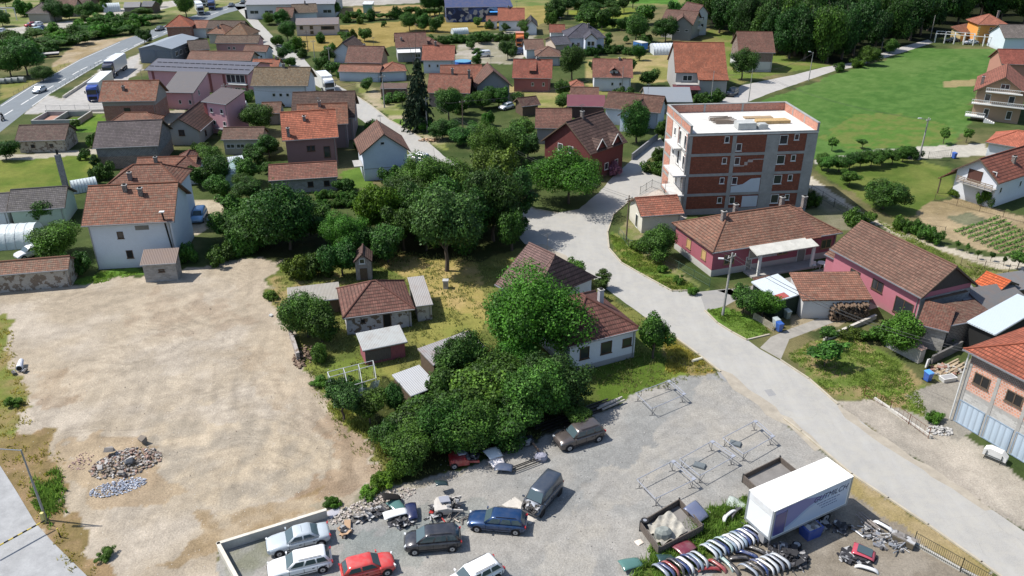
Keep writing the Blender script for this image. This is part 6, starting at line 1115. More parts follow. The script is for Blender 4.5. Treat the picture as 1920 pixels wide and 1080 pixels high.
p = P(1242,1014); o = MB().loft([[(r*math.cos(t)*1.2,r*math.sin(t)*.9,z) for t in [i*math.pi/5 for i in range(10)]] for r,z in ((.5,.0),(.6,.5),(.55,1.0),(.3,1.25))]).build('covered_load', mat('cloth', (.25,.27,.25)), None, (p.x,p.y,0)); props(o, 'grey-green covered load at the near corner of the dropside body', 'covered load')
dropside('second wooden dropside body partly behind the box trailer', [(1394,890),(1428,922),(1505,890),(1463,856)], .8)
p = P(1518,1003); o = MB().loft([[(-.75*k,-.55*k,z),(.75*k,-.55*k,z),(.75*k,.55*k,z),(-.75*k,.55*k,z)] for k,z in ((.85,0),(1,1.0))]).build('container', mat('paint', (.02,.06,.3), ro=.5), None, (p.x,p.y,0), rz=R(25)); props(o, 'dark blue open container in the shade of the box trailer', 'container'); MB().box(-.6,-.45,1.0,.6,.45,1.04).build('contents', GR2, o)
p = P(1492,1030); o = MB().tube((0,0,0),(0,0,.24),.36,n=18).tube((.03,.02,.245),(.03,.02,.48),.36,n=18).build('tyre_stack', TY, None, (p.x,p.y,0)); props(o, 'two stacked tyres with a silver rim beside the blue container', 'tyres'); MB().tube((.03,.02,.48),(.03,.02,.52),.24,n=14).build('rim', RIM, o)
o = beams('planks', 'pair of grey planks with a blue clamp beside the trailer shade', 'planks', (1608,968), (1645,1000), 3, .28, .1, mat('wood', (.25,.22,.2)), .3, 0)
# ---------------------------------------------------------------- low walls, rubble, fences, poles
def wallpx(label, px, h, w, m, name='wall', cat_='wall', cap=None):
    pts = [P(u, v).to_2d() for u, v in px]; mb = MB(); o = None; cp = MB()
    for a_, b_ in zip(pts, pts[1:]):
        d = (b_-a_).normalized(); n = Vector((-d.y,d.x))*w/2; mb.prism([tuple(a_-n-d*w*.3), tuple(b_-n+d*w*.3), tuple(b_+n+d*w*.3), tuple(a_+n-d*w*.3)], 0, h); n *= 1.25; cp.prism([tuple(a_-n-d*w*.4), tuple(b_-n+d*w*.4), tuple(b_+n+d*w*.4), tuple(a_+n-d*w*.4)], h+.002, h+.06)
    o = props(mb.build(name, m), label, cat_)
    if cap: cp.build('coping', cap, o)
    return o
WC = mat('concrete', (.5,.48,.43)); wallpx('low concrete retaining wall with pale top around the gravel yard', [(470,1140),(412,1033),(612,970)], .75, .22, WC, cap=mat('concrete', (.6,.56,.48)))
wallpx('crumbling block wall at the edge of the bare lot', [(545,628),(560,676)], 1.0, .35, mat('oldplaster', (.35,.32,.3)))
wallpx('thick stub wall topped with loose bricks beside the block shed', [(1668,650),(1722,678)], 1.6, .8, mat('block', (.36,.35,.33)), cap=mat('brick', (.35,.2,.15)))
wallpx('leaning concrete wall beside the rubble pile', [(1746,682),(1800,655)], 1.0, .2, mat('concrete', (.17,.16,.15)))
wallpx('low concrete base of the rusty wire fence', [(1640,750),(1745,822)], .3, .2, WC)
wallpx('low kerb wall of the woodshed terrace', [(1545,640),(1640,598)], .5, .25, WC, cap=mat('concrete', (.5,.47,.42)))
wallpx('concrete base of the iron yard fence along the street', [(1712,1020),(1800,1070),(1880,1110)], .25, .2, WC)
wallpx('curb wall of the truck yard beside the highway', [(86,211),(198,209)], .5, .2, WC); wallpx('concrete wall along the left side of the truck yard', [(120,184),(190,138)], .6, .25, WC)
wallpx('grey garden wall beside the dark red house drive', [(1185,300),(1232,262)], 1.2, .25, mat('concrete', (.25,.25,.26)))
def fence(label, px, h, sp=2.0, style='mesh', m=None, pm=None, cat_='fence', n_r=2, gap=.14):
    pts = [P(u, v).to_2d() for u, v in px]; o = empty('fence', (pts[0].x,pts[0].y,0), 0, label, cat_); O = pts[0].copy(); m = m or mat('metal', (.1,.1,.1)); mb = MB(); posts = []
    for a_, b_ in zip(pts, pts[1:]):
        a_ = a_-O; b_ = b_-O; L_ = (b_-a_).length; d = (b_-a_)/L_; k = max(1, round(L_/sp))
        for i in range(k+1): posts.append(a_+d*(L_*i/k))
        for r in range(n_r): z = h*(.15+.8*r/max(1,n_r-1)); mb.tube((*a_,z),(*b_,z),.02,n=4,cap=False)
        if style == 'pickets':
            for i in range(int(L_/gap)): q = a_+d*(i*gap); mb.tube((*q,.05),(*q,h*.97),.012,n=4,cap=False)
        if style == 'mesh':
            for r in range(5): z = h*(.2+.7*r/4); mb.tube((*a_,z),(*b_,z),.006,n=3,cap=False)
            for i in range(min(200,int(L_/.3))): q = a_+d*(i*.3); mb.tube((*q,.05),(*q,h*.95),.006,n=3,cap=False)
        if style == 'boards':
            for i in range(int(L_/.16)): q = a_+d*(i*.16+.06); mb.obox((*q,h*.5), math.atan2(d.y,d.x), .1, .025, h*.95)
    mb.build('panel', m, o)
    for q in posts[:60]: MB().tube((*q,0),(*q,h+.08),.035,n=6).build('post', pm or m, o)
    return o
IRON = mat('metal', (.06,.07,.06)); RUST = mat('metal', (.22,.1,.06))
fence('green iron picket fence along the street at the bottom right', [(1712,1022),(1800,1072),(1900,1130)], 1.3, 2.5, 'pickets', IRON); fence('rusty wire fence in front of the rubble yard', [(1620,742),(1668,770),(1740,822)], 1.1, 2.6, 'pickets', RUST, gap=.5)
fence('thin wire fence along the green field lane', [(1520,362),(1610,418),(1665,450)], 1.4, 3.5, 'mesh', IRON); fence('wire fence posts along the pale lane at the right', [(1800,500),(1890,512),(1960,522)], 1.2, 3.5, 'mesh', M_TIMBER)
fence('green wire fence in front of the pink bungalow', [(1160,440),(1178,462),(1245,490),(1330,538)], 1.1, 2.5, 'mesh', mat('metal', (.12,.2,.15))); fence('little wooden picket fence beside the blue bins', [(1412,598),(1450,621)], .9, 1.5, 'boards', mat('wood', (.4,.36,.28)))
fence('steel guard rail along the right side of the highway', [(97,176),(185,121),(205,118)], .8, 3, 'rail', mat('metal', (.3,.32,.33)), n_r=3); fence('long guard rail along the left verge of the highway', [(26,178),(80,148),(130,120)], .7, 3, 'rail', mat('metal', (.28,.22,.17)), n_r=2)
fence('mesh fence of the truck yard beside the highway', [(88,210),(196,208)], 1.4, 3, 'mesh', M_GREY); fence('field fence between the lane and the meadow by the bungalow garden', [(1690,428),(1770,440)], 1.2, 3, 'mesh', IRON)
fence('dark sliding gate beside the blue bin on the upper lane', [(1740,298),(1782,293)], 1.3, 4, 'pickets', IRON, gap=.4, cat_='gate'); fence('thin mesh fence around the vegetable garden', [(1752,376),(1880,408),(1960,430)], 1.1, 3, 'mesh', M_TIMBER)
fence('wire fence behind the small roadside house', [(1200,366),(1222,352),(1245,362)], 1.4, 2.5, 'mesh', IRON)
# pergola
pts = [P(1752,80), P(1861,88)]; o = empty('pergola', (pts[0].x,pts[0].y,0), 0, 'white concrete pergola over parked cars beside the orange villa', 'pergola'); mb = MB(); a_, b_ = Vector((0,0,0)), pts[1]-pts[0]; d = b_.normalized(); nn = Vector((-d.y,d.x,0))
for k in range(7):
    q = b_*k/6
    for s in (0,5.0): MB().box(q.x+nn.x*s-.14,q.y+nn.y*s-.14,0,q.x+nn.x*s+.14,q.y+nn.y*s+.14,2.6).build('post', M_WHITE, o)
    mb.tube(q+Vector((0,0,2.7)), q+nn*5+Vector((0,0,2.7)), .1, n=4)
mb.tube((0,0,2.72), b_+Vector((0,0,2.72)), .13, n=4); mb.tube(nn*5+Vector((0,0,2.72)), b_+nn*5+Vector((0,0,2.72)), .13, n=4); mb.build('beam', M_WHITE, o)
# polytunnels
def tunnel(label, p0, p1, w, h, m=None, hoops=8, ends=True):
    a_, b_ = P(*p0), P(*p1); d = (b_-a_).to_2d(); L_ = d.length; o = empty('polytunnel', (a_.x,a_.y,0), math.atan2(d.y,d.x), label, 'polytunnel'); m = m or mat('film', (.6,.66,.66), al=.85); n = 12
    arc = lambda x, k=1: [(x, -w/2*math.cos(math.pi*i/n)*k, h*math.sin(math.pi*i/n)**.8*k+.0) for i in range(n+1)]
    rings = [arc(L_*i/(hoops*3), 1-.018*(i%3>0)) for i in range(hoops*3+1)]; MB().loft(rings, closed=False, cap=False).build('cover', m, o, smooth=True)
    for i in range(hoops+1):
        q = arc(L_*i/hoops); mb = MB()
        for u_, v_ in zip(q, q[1:]): mb.tube(u_, v_, .03, n=5, cap=False)
        mb.build('hoop', M_GREY, o)
    if ends:
        for x in (.0, L_): MB().poly(arc(x)).build('end_wall', m, o)
    return o
tunnel('long white polytunnel at the left edge', (-60,462), (76,452), 5.0, 2.7); tunnel('pale polytunnel beside the lawn behind the freestanding chimney', (136,360), (183,352), 2.6, 1.9)
tunnel('greenish polytunnel in the orchard behind the low stable', (430,320), (458,316), 3.0, 2.4); tunnel('second greenish polytunnel nearer in the orchard', (438,352), (446,318), 2.8, 2.3, mat('film', (.3,.42,.42), al=.7))
tunnel('silver polytunnel beside the tall orange roofed house', (1221,100), (1268,99), 6, 2.8, mat('film', (.6,.64,.66), al=.95)); tunnel('small white polytunnel among the far left bushes', (194,22), (226,20), 5, 3); tunnel('white film tunnel in the far vegetable garden', (848,64), (876,62), 3, 1.8)
# bare greenhouse frame
c4 = [P(618,728), P(702,706), P(708,740), P(628,765)]; o = empty('greenhouse_frame', c4[3], 0, 'bare greenhouse frame with torn film hanging from its near side', 'greenhouse'); c4 = [q-c4[3] for q in c4]; mb = MB(); PF = mat('plain', (.45,.46,.46))
for f_ in (0,.34,.67,1):
    a_, b_ = c4[0].lerp(c4[1], f_), c4[3].lerp(c4[2], f_)
    for q in (a_, b_): MB().tube(q, q+Vector((0,0,1.9)), .045, n=5).build('post', PF, o)
    mb.tube(a_+Vector((0,0,1.9)), (a_+b_)/2+Vector((0,0,2.4)), .04, n=5).tube((a_+b_)/2+Vector((0,0,2.4)), b_+Vector((0,0,1.9)), .04, n=5)
for a_, b_, z in ((c4[0],c4[1],1.9),(c4[3],c4[2],1.9),((c4[0]+c4[3])/2,(c4[1]+c4[2])/2,2.4)): mb.tube(a_+Vector((0,0,z)), b_+Vector((0,0,z)), .04, n=5)
mb.build('top_frame', PF, o); vs = []; n = 16
for j in range(5):
    for i in range(n+1): q = c4[3].lerp(c4[2], .25+.8*i/n); vs.append((q.x+.15*math.sin(i*1.3+j), q.y-.1+.2*math.cos(i*.9+j), 1.7-.42*j-.35*math.sin(math.pi*i/n)))
MB().add(vs, [(j*(n+1)+i,j*(n+1)+i+1,(j+1)*(n+1)+i+1,(j+1)*(n+1)+i) for j in range(4) for i in range(n)]).build('torn_film', mat('film', (.3,.38,.38), al=.85), o, smooth=True)
vs = [(q.x,q.y,z) for q in (c4[0],c4[3]) for z in (0,1.85)]; MB().add(vs, [(0,1,3,2)]).build('end_film', mat('film', (.5,.56,.6), al=.7), o)
# poles
def pole(label, base, h, lamp=None, wood=False, arms=True, lean=(0,0), name='utility_pole', cat_='pole', r=.16):
    p = P(*base); o = empty(name, (p.x,p.y,0), 0, label, cat_); m = mat('wood', (.16,.12,.09)) if wood else M_POLE; L_ = Vector((lean[0],lean[1],h)); MB().tube((0,0,0), L_, r, r*.6, n=10).build('shaft', m, o)
    if arms:
        MB().obox(L_-Vector((0,0,.5)), .6, 1.3, .1, .1).build('crossarm', m, o); mb = MB()
        for k in (-.55,0,.55): q = L_+Vector((math.cos(.6)*k, math.sin(.6)*k, -.42)); mb.tube(q, q+Vector((0,0,.2)), .05, n=6)
        mb.build('insulator', M_WHITE, o)
    if lamp is not None:
        q0 = L_-Vector((0,0,lamp[2])); q1 = q0+Vector((lamp[0],lamp[1],.35)); ar = MB().tube(q0, q1, .035, n=6).build('lamp_arm', M_GREY, o); MB().obox(q1+Vector((lamp[0]*.15,lamp[1]*.15,0)), math.atan2(lamp[1],lamp[0]), .6, .24, .13).build('lamp_head', mat('plain', (.6,.62,.62)), ar)
    return o
TOPS = {}
def pl(k, *a_, **kw): o = pole(*a_, **kw); le = kw.get('lean', (0,0)); TOPS[k] = Vector((o.location.x+le[0], o.location.y+le[1], a_[2]-.3)); return o
pl('p1','tall concrete power pole with lamp beside the street in front of the pink bungalow', (1355,591), 7.9, (-1.0,.1,1.1), lean=(.15,0)); pl('p2','dark wooden power pole at the corner of the small roadside house', (1174,450), 6.6, wood=True, r=.13)
pl('p3','concrete power pole with lamp at the edge of the green meadow', (1723,299), 7.6, (-1.3,.1,.5)); pl('p4','slim lamp pole beside the road below the forest', (1516,152), 7.0, (-.8,0,.2), arms=False, r=.12)
pl('p5','pole beside the street in front of the low brown sheds', (721,202), 7.2); pl('p6','power pole at the street bend right of the spruce', (801,248), 7.0); pl('p7','wooden pole in the gardens right of the spruce', (868,243), 6.0, wood=True, r=.12)
pl('p8','wooden pole at the corner of the tan field', (578,97), 6.0, wood=True, r=.12); pl('p9','pole among the roadside bushes below the tan field', (591,117), 6.0, r=.12); pl('p10','pole beside the street opposite the long white house', (620,136), 6.6, r=.12)
pl('p11','slim pole behind the back wall of the unfinished block', (1332,197), 7.5, arms=False, r=.1); pl('p12','slim pole beside the road behind the unfinished block', (1403,193), 7.5, arms=False, r=.1); pl('p13','pole in front of the white house with the gabled dormer', (1166,172), 5.8, arms=False, r=.1)
pl('p14','leaning pole beside the pink hall lawn', (429,214), 6.5, r=.12); pl('p15','pole in front of the dark forest left of the pergola', (1744,72), 7.0, arms=False, r=.13); pl('p16','pole at the forest edge above the meadow', (1652,94), 7.0, arms=False, r=.13)
p = P(87,975); o = empty('street_lamp', (p.x,p.y,0), 0, 'grey steel street lamp with long arm beside the access road', 'street lamp'); MB().tube((0,0,0),(-.1,0,6.9),.1,.055,n=10).build('post', mat('metal', (.3,.32,.35)), o)
ar = MB().tube((-.1,0,6.85),(-1.9,0,7.0),.04,n=6).build('lamp_arm', mat('metal', (.3,.32,.35)), o); MB().obox((-2.1,0,6.98),0,.7,.26,.14).build('lamp_head', mat('plain', (.6,.6,.6)), ar)
def wire(label, a_, b_, sag=.6, off=0):
    mb = MB(); n = 14; prev = None
    for j in (-.45,.45):
        prev = None
        for i in range(n+1):
            t = i/n; q = a_.lerp(b_, t); q = Vector((q.x+j*.6, q.y+j*.4, q.z-sag*4*t*(1-t)))
            if prev is not None: mb.tube(prev, q, .018, n=3, cap=False)
            prev = q
    props(mb.build('power_line', mat('plain', (.06,.06,.06))), label, 'power line')
wire('pair of power lines from the pink bungalow pole to the woodshed', TOPS['p1'], P(1640,610,4)); wire('power line between the two poles of the junction verge', TOPS['p1'], TOPS['p2'], .9)
wire('power line from the small roadside house pole across the junction', TOPS['p2'], TOPS['p6'], 1.5); wire('power line along the street past the spruce', TOPS['p6'], TOPS['p5'], 1.0); wire('power line along the street below the tan field', TOPS['p5'], TOPS['p10'], .8)
wire('power line crossing the green meadow', TOPS['p3'], TOPS['p12'], 1.6)
wire('power line across the gardens right of the spruce', TOPS['p6'], TOPS['p7'], .6); wire('power line over the roadside bushes', TOPS['p10'], TOPS['p9'], .6); wire('power line at the corner of the tan field', TOPS['p9'], TOPS['p8'], .5); wire('power line from the garden pole towards the white house with dormer', TOPS['p7'], TOPS['p13'], 1.6); wire('power line between the slim poles behind the unfinished block', TOPS['p11'], TOPS['p12'], .8); wire('power line from the slim pole up the hill road', TOPS['p12'], TOPS['p4'], 1.2)
wire('power line across the truck yard from the leaning pole', TOPS['p14'], TOPS['p5'], 2.4); wire('power line sagging over the street to the garage house', TOPS['p1'], P(1835,662,7.8), 1.4)
# barrier pole
a_, b_ = P(-20,1033,.9), P(84,976,.9); o = empty('barrier', (P(84,980).x,P(84,980).y,0), 0, 'yellow and black road barrier across the access road', 'barrier'); q0 = b_-o.location; q1 = a_-o.location; mb = MB(); mk = MB()
for k in range(12): (mb if k % 2 else mk).tube(q0.lerp(q1,k/12), q0.lerp(q1,(k+1)/12), .07, n=6)
mb.build('yellow_bands', mat('plain', (.6,.45,.08)), o); mk.build('black_bands', M_DARK, o); MB().box(-.12,-.12,0,.12,.12,1.0).build('support_post', mat('plain', (.55,.5,.2)), o)
p = P(114,1008); o = MB().tube((0,0,0),(-.03,0,.55),.05).build('marker_post', M_DARK, None, (p.x,p.y,0)); props(o, 'short black and yellow marker post beside the access road', 'post'); MB().tube((-.03,0,.56),(-.04,0,.95),.05).build('yellow_tip', mat('plain', (.6,.48,.08)), o)
# bins and yard things
def bin_(label, px, c, lid=None):
    p = P(*px); o = empty('wheelie_bin', (p.x,p.y,0), R(20), label, 'bin'); MB().loft([[(-.3*k,-.34*k,z),(.3*k,-.34*k,z),(.3*k,.34*k,z),(-.3*k,.34*k,z)] for k,z in ((.78,.08),(1,1.0))]).build('body', mat('paint', c, ro=.5), o)
    MB().loft([[(-.33,-.38,1.0),(.33,-.38,1.0),(.33,.38,1.04),(-.33,.38,1.04)],[(-.3,-.33,1.08),(.3,-.33,1.08),(.3,.34,1.14),(-.3,.34,1.14)]]).build('lid', mat('paint', lid or c, ro=.5), o)
    MB().tube((-.28,.36,.1),(-.2,.36,.1),.1,n=10).tube((.2,.36,.1),(.28,.36,.1),.1,n=10).build('wheel', TY, o)
bin_('blue wheelie bin beside the little picket fence', (1460,621), (.02,.09,.35)); bin_('pale bin just behind the blue one by the picket fence', (1454,613), (.4,.45,.45)); bin_('grey bin in front of the dark green carport', (1475,597), (.2,.25,.22), (.5,.55,.5)); bin_('blue wheelie bin with a blue bag beside the rubble', (1738,714), (.02,.1,.42), (.08,.3,.7)); bin_('blue bin behind the gate on the upper lane', (1788,297), (.03,.1,.4)); bin_('blue barrel-like bin beside the white polytunnel', (66,448), (.02,.06,.4)); bin_('dark bin in the drive of the white house by the lot', (394,424), (.03,.05,.09))
def rocks(name, label, cat_, cx, n, rx, ry, h, smin, smax, mats, seed, kind=None, rz=0):
    rr = random.Random(seed); mb = MB()
    for k in range(n):
        q = rr.random()**.55; a_ = rr.random()*6.283; x = math.cos(a_)*q*rx; y = math.sin(a_)*q*ry; x, y = x*math.cos(rz)-y*math.sin(rz), x*math.sin(rz)+y*math.cos(rz); s = rr.uniform(smin,smax); z = h*(1-q)*rr.random()+s*.25
        vs = []; 
        for vx in ((-1,-1,-1),(1,-1,-1),(1,1,-1),(-1,1,-1),(-1,-1,1),(1,-1,1),(1,1,1),(-1,1,1)): vs.append(Vector((vx[0]*s*.5*rr.uniform(.5,1.1), vx[1]*s*.4*rr.uniform(.5,1.1), vx[2]*s*.28*rr.uniform(.4,1.1))))
        M = Matrix.Rotation(rr.random()*6, 3, 'Z') @ Matrix.Rotation(rr.uniform(-.6,.6), 3, 'X'); mb.add([M @ v_+Vector((x,y,z)) for v_ in vs], [(0,3,2,1),(4,5,6,7),(0,1,5,4),(1,2,6,5),(2,3,7,6),(3,0,4,7)], rr.randrange(len(mats)))
    p = P(*cx); o = mb.build(name, mats, None, (p.x,p.y,0)); return props(o, label, cat_, None, kind)
RK = [mat('concrete', (.3,.27,.24)), mat('concrete', (.42,.4,.38)), mat('plain', (.2,.17,.14)), mat('plain', (.3,.2,.16))]; RB = [mat('plain', (.36,.4,.48)), mat('plain', (.24,.27,.34)), mat('plain', (.5,.52,.56))]
rocks('rubble', 'heap of broken concrete and brown rubble in the bare lot', 'rubble', (238,868), 700, 2.9, 2.0, .45, .05, .3, RK, 21, 'stuff', .4); rocks('rubble', 'patch of pale blue-grey stones below the rubble heap', 'rubble', (222,914), 600, 2.2, 1.0, .2, .05, .17, RB, 22, 'stuff', .35)
rocks('rubble', 'pinkish scatter of brick crumbs left of the rubble heap', 'rubble', (152,866), 90, .9, 1.3, .05, .05, .16, [mat('plain', (.4,.28,.24))], 23, 'stuff')
for i, (px, s, l) in enumerate((((243,871),1.0,'largest pale tilted slab in the rubble heap'),((268,832),1.1,'dark flat slab on the upper right end of the rubble heap'),((206,852),1.2,'long brown slab on the upper left of the rubble heap'),((190,884),.7,'pale block at the left foot of the rubble heap'),((230,893),.7,'round grey boulder in the middle of the rubble heap'),((280,862),.5,'small boulder lying right of the rubble heap'))):
    o = rocks('concrete_chunk', l, 'concrete chunk', px, 1, .01, .01, .0, s, s, [RK[[1,2,0,1,0,3][i]]], 30+i); o.scale = (.8,.8,.8); o.location.z = .25; o['category'] = 'concrete chunk'
rocks('rubble', 'pale stony rubble bank along the edge of the gravel yard', 'rubble', (700,948), 420, 3.8, 1.0, .25, .05, .25, [mat('concrete', (.48,.44,.4)), mat('concrete', (.38,.33,.29))], 24, 'stuff', .55)
rocks('rubble', 'rubble of stones and beams in front of the leaning concrete wall', 'rubble', (1775,695), 130, 1.8, 1.0, .5, .12, .6, [mat('concrete', (.4,.38,.34)), mat('wood', (.35,.27,.18)), mat('plain', (.3,.17,.13))], 25, 'stuff', .3)
rocks('rubble', 'loose pale stones at the corner of the brick garage house', 'rubble', (1762,808), 120, 1.2, .7, .3, .08, .3, [mat('concrete', (.45,.44,.42))], 26, 'stuff')
rocks('rubble', 'heap of soil and roots at the edge of the old garden', 'rubble', (572,668), 120, 1.2, 2.4, .4, .1, .4, [mat('plain', (.16,.11,.08)), mat('plain', (.25,.18,.13))], 27, 'stuff')
rocks('rubble', 'pile of orange stones beside the street below the spruce', 'rubble', (806,264), 60, 2.2, 1.0, .4, .2, .6, [mat('plain', (.5,.33,.2)), mat('plain', (.4,.3,.22))], 28, 'stuff')
o = beams('fence_poles', 'pile of round timber poles beside the brick garage house', 'poles', (1772,700), (1802,684), 6, .22, .16, mat('wood', (.38,.3,.2)), .2)
p = P(1737,690); o = MB().obox((0,0,.6), R(50), 1.3, .12, .9, 0, .4).build('foam_board', M_WHITE, None, (p.x,p.y,0)); props(o, 'white foam board leaning by the blue bin and rubble', 'board')
p = P(1776,713); o = MB().loft([[(-.7,-.35,0),(.7,-.35,0),(.7,.35,0),(-.7,.35,0)],[(-.8,-.4,.45),(.8,-.4,.45),(.8,.4,.45),(-.8,.4,.45)]]).build('bathtub', M_WHITE, None, (p.x,p.y,0), rz=R(15)); props(o, 'old white bathtub beside the blue bin', 'bathtub'); MB().box(-.68,-.3,.452,.68,.3,.47).build('basin', mat('plain', (.3,.3,.3)), o)
p = P(1863,862); o = empty('cooker_hood', (p.x,p.y,0), R(-45), 'white half-round hood on a dark metal stand by the garage doors', 'hood'); MB().loft([[(x,y_,z) for x,z in ((-.9,.35),(-.9,.9),(-.5,1.15),(.5,1.1),(.95,.7),(.95,.35))] for y_ in (-.35,.35)]).build('shell', M_WHITE, o)
MB().tube((-.7,-.4,0),(-.6,-.4,.9),.03).tube((.6,-.4,0),(.6,-.4,.9),.03).tube((-.7,-.4,.5),(.7,-.4,.5),.03).build('stand', IRON, o)
p = P(1540,502); o = empty('garden_table', (p.x,p.y,0), 0, 'round white garden table with chairs in the pink bungalow courtyard', 'table'); MB().tube((0,0,.7),(0,0,.74),.6,n=18).build('tabletop', M_WHITE, o)
for i, (x, y) in enumerate(((-.35,-.35),(.35,-.35),(.35,.35),(-.35,.35))): MB().tube((x,y,0),(x*.8,y*.8,.7),.03).build('leg', M_WHITE, o)
for i, (x, y, l) in enumerate(((-1.0,-.1,'white chair left of the round garden table'),(.2,-.9,'white chair in front of the round garden table'),(1.0,.1,'white chair right of the round garden table'))):
    o2 = empty('garden_chair', (p.x+x,p.y+y,0), i*1.6, l, 'chair', 'white garden chairs'); MB().box(-.22,-.22,.4,.22,.22,.45).build('seat', M_WHITE, o2); MB().box(-.22,.18,.451,.22,.23,.9).build('backrest', M_WHITE, o2)
    for x_ in (-.19,.19):
        for y_ in (-.19,.19): MB().box(x_-.02,y_-.02,0,x_+.02,y_+.02,.399).build('leg', M_WHITE, o2)
p = P(1200,96); o = empty('tarp_trailer', (p.x,p.y,0), R(-60), 'small trailer with blue cover beside the silver polytunnel', 'trailer'); MB().box(-2,-1.1,.8,2,1.1,2.6).build('cover', mat('plain', (.05,.16,.4)), o); MB().box(-2.05,-1.15,2.61,2.05,1.15,2.7).build('roof', mat('plain', (.5,.5,.45)), o); [wheel(o, x_, s*1.0, .4, .25, s) for x_ in (-.8,.8) for s in (-1,1)]
p = P(868,122); o = MB().tube((0,0,0),(0,0,1.1),2.3,n=24).build('pool', mat('plain', (.05,.15,.5)), None, (p.x,p.y,0)); props(o, 'round blue garden pool beside the clean red tiled roof', 'pool'); MB().tube((0,0,1.101),(0,0,1.12),2.15,n=24).build('water', mat('glass', (.05,.25,.4)), o)
for i, (u, v, l) in enumerate(((6,157,'first of the round hay bales wrapped in grey film at the left edge'),(18,156,'second grey wrapped hay bale beside the willow'),(30,155,'third grey wrapped hay bale beside the willow'),(42,154,'rightmost grey wrapped hay bale beside the willow'))):
    p = P(u, v); o = MB().tube((-.75,0,.65),(.75,0,.65),.65,n=14).build('hay_bale', mat('cloth', (.3,.32,.31)), None, (p.x,p.y,0)); props(o, l, 'hay bale', 'wrapped hay bales')
a_ = P(90,107); o = empty('flatbed_trailer', (a_.x,a_.y,0), R(25), 'grey flatbed trailer parked at the edge of the left gravel place', 'trailer'); MB().box(-3,-1.2,.9,3,1.2,1.1).build('bed', mat('concrete', (.4,.38,.36)), o); MB().box(-2.9,-1.0,.5,2.9,1.0,.88).build('chassis', TY, o); [wheel(o, x_, s*1.0, .42, .25, s) for x_ in (-1.8,-.6) for s in (-1,1)]
a_ = P(32,38); o = empty('gantry_frame', (a_.x,a_.y,0), R(170), 'white steel gantry frame at the far left edge', 'steel frame'); mb = MB()
for x_ in (0,5,10,15):
    for y_ in (0,4): MB().box(x_-.12,y_-.12,0,x_+.12,y_+.12,4).build('post', M_WHITE, o)
for y_ in (0,4): mb.box(-.2,y_-.12,4.0,15.2,y_+.12,4.25)
mb.build('beam', M_WHITE, o)
# monument stone block on old lawn, outdoor stones, white bottle litter
p = P(836,540); o = MB().box(-.3,-.3,0,.3,.3,1.0).box(-.36,-.36,1.002,.36,.36,1.12).build('well_head', mat('concrete', (.42,.42,.42)), None, (p.x,p.y,0)); props(o, 'small concrete well post standing on the dry lawn', 'well'); MB().box(-.2,-.31,.3,.2,-.3,.8).build('lid', M_GREY, o)
p = P(1308,678); o = MB().tube((-.6,0,.18),(.6,.2,.18),.17,n=10).build('log', mat('plain', (.55,.52,.42)), None, (p.x,p.y,0), rz=.3); props(o, 'short pale concrete pipe lying on the verge by the street', 'pipe')
p = P(38,697); o = empty('drum_scrap', (p.x,p.y,0), R(110), 'white torn drum with metal scraps at the left edge of the bare lot', 'drum'); MB().tube((0,0,.4),(1.5,0,.5),.35,.22,n=12).build('drum', mat('plain', (.6,.62,.68)), o); MB().tube((-.01,0,.4),(-.03,0,.4),.25,n=12).build('opening', M_DARK, o); MB().obox((-.3,.5,.2),.4,.7,.3,.2).obox((-.3,-.5,.2),-.4,.6,.3,.2).build('scrap', GR2, o)
rocks('litter', 'small white crumpled bag on the edge of the bare lot', 'bag', (508,593), 1, .01, .01, 0, .5, .5, [M_WHITE], 61)

rocks('stones', 'small stones scattered over the bare lot', 'stones', (330,720), 260, 24, 16, .0, .03, .11, [mat('plain', (.3,.25,.19)), mat('concrete', (.42,.38,.33)), mat('plain', (.16,.12,.09))], 71, 'stuff')
rocks('stones', 'small stones scattered over the gravel yard', 'stones', (1130,900), 500, 15, 9, .0, .03, .1, [mat('concrete', (.5,.48,.45)), mat('plain', (.2,.19,.18))], 72, 'stuff')
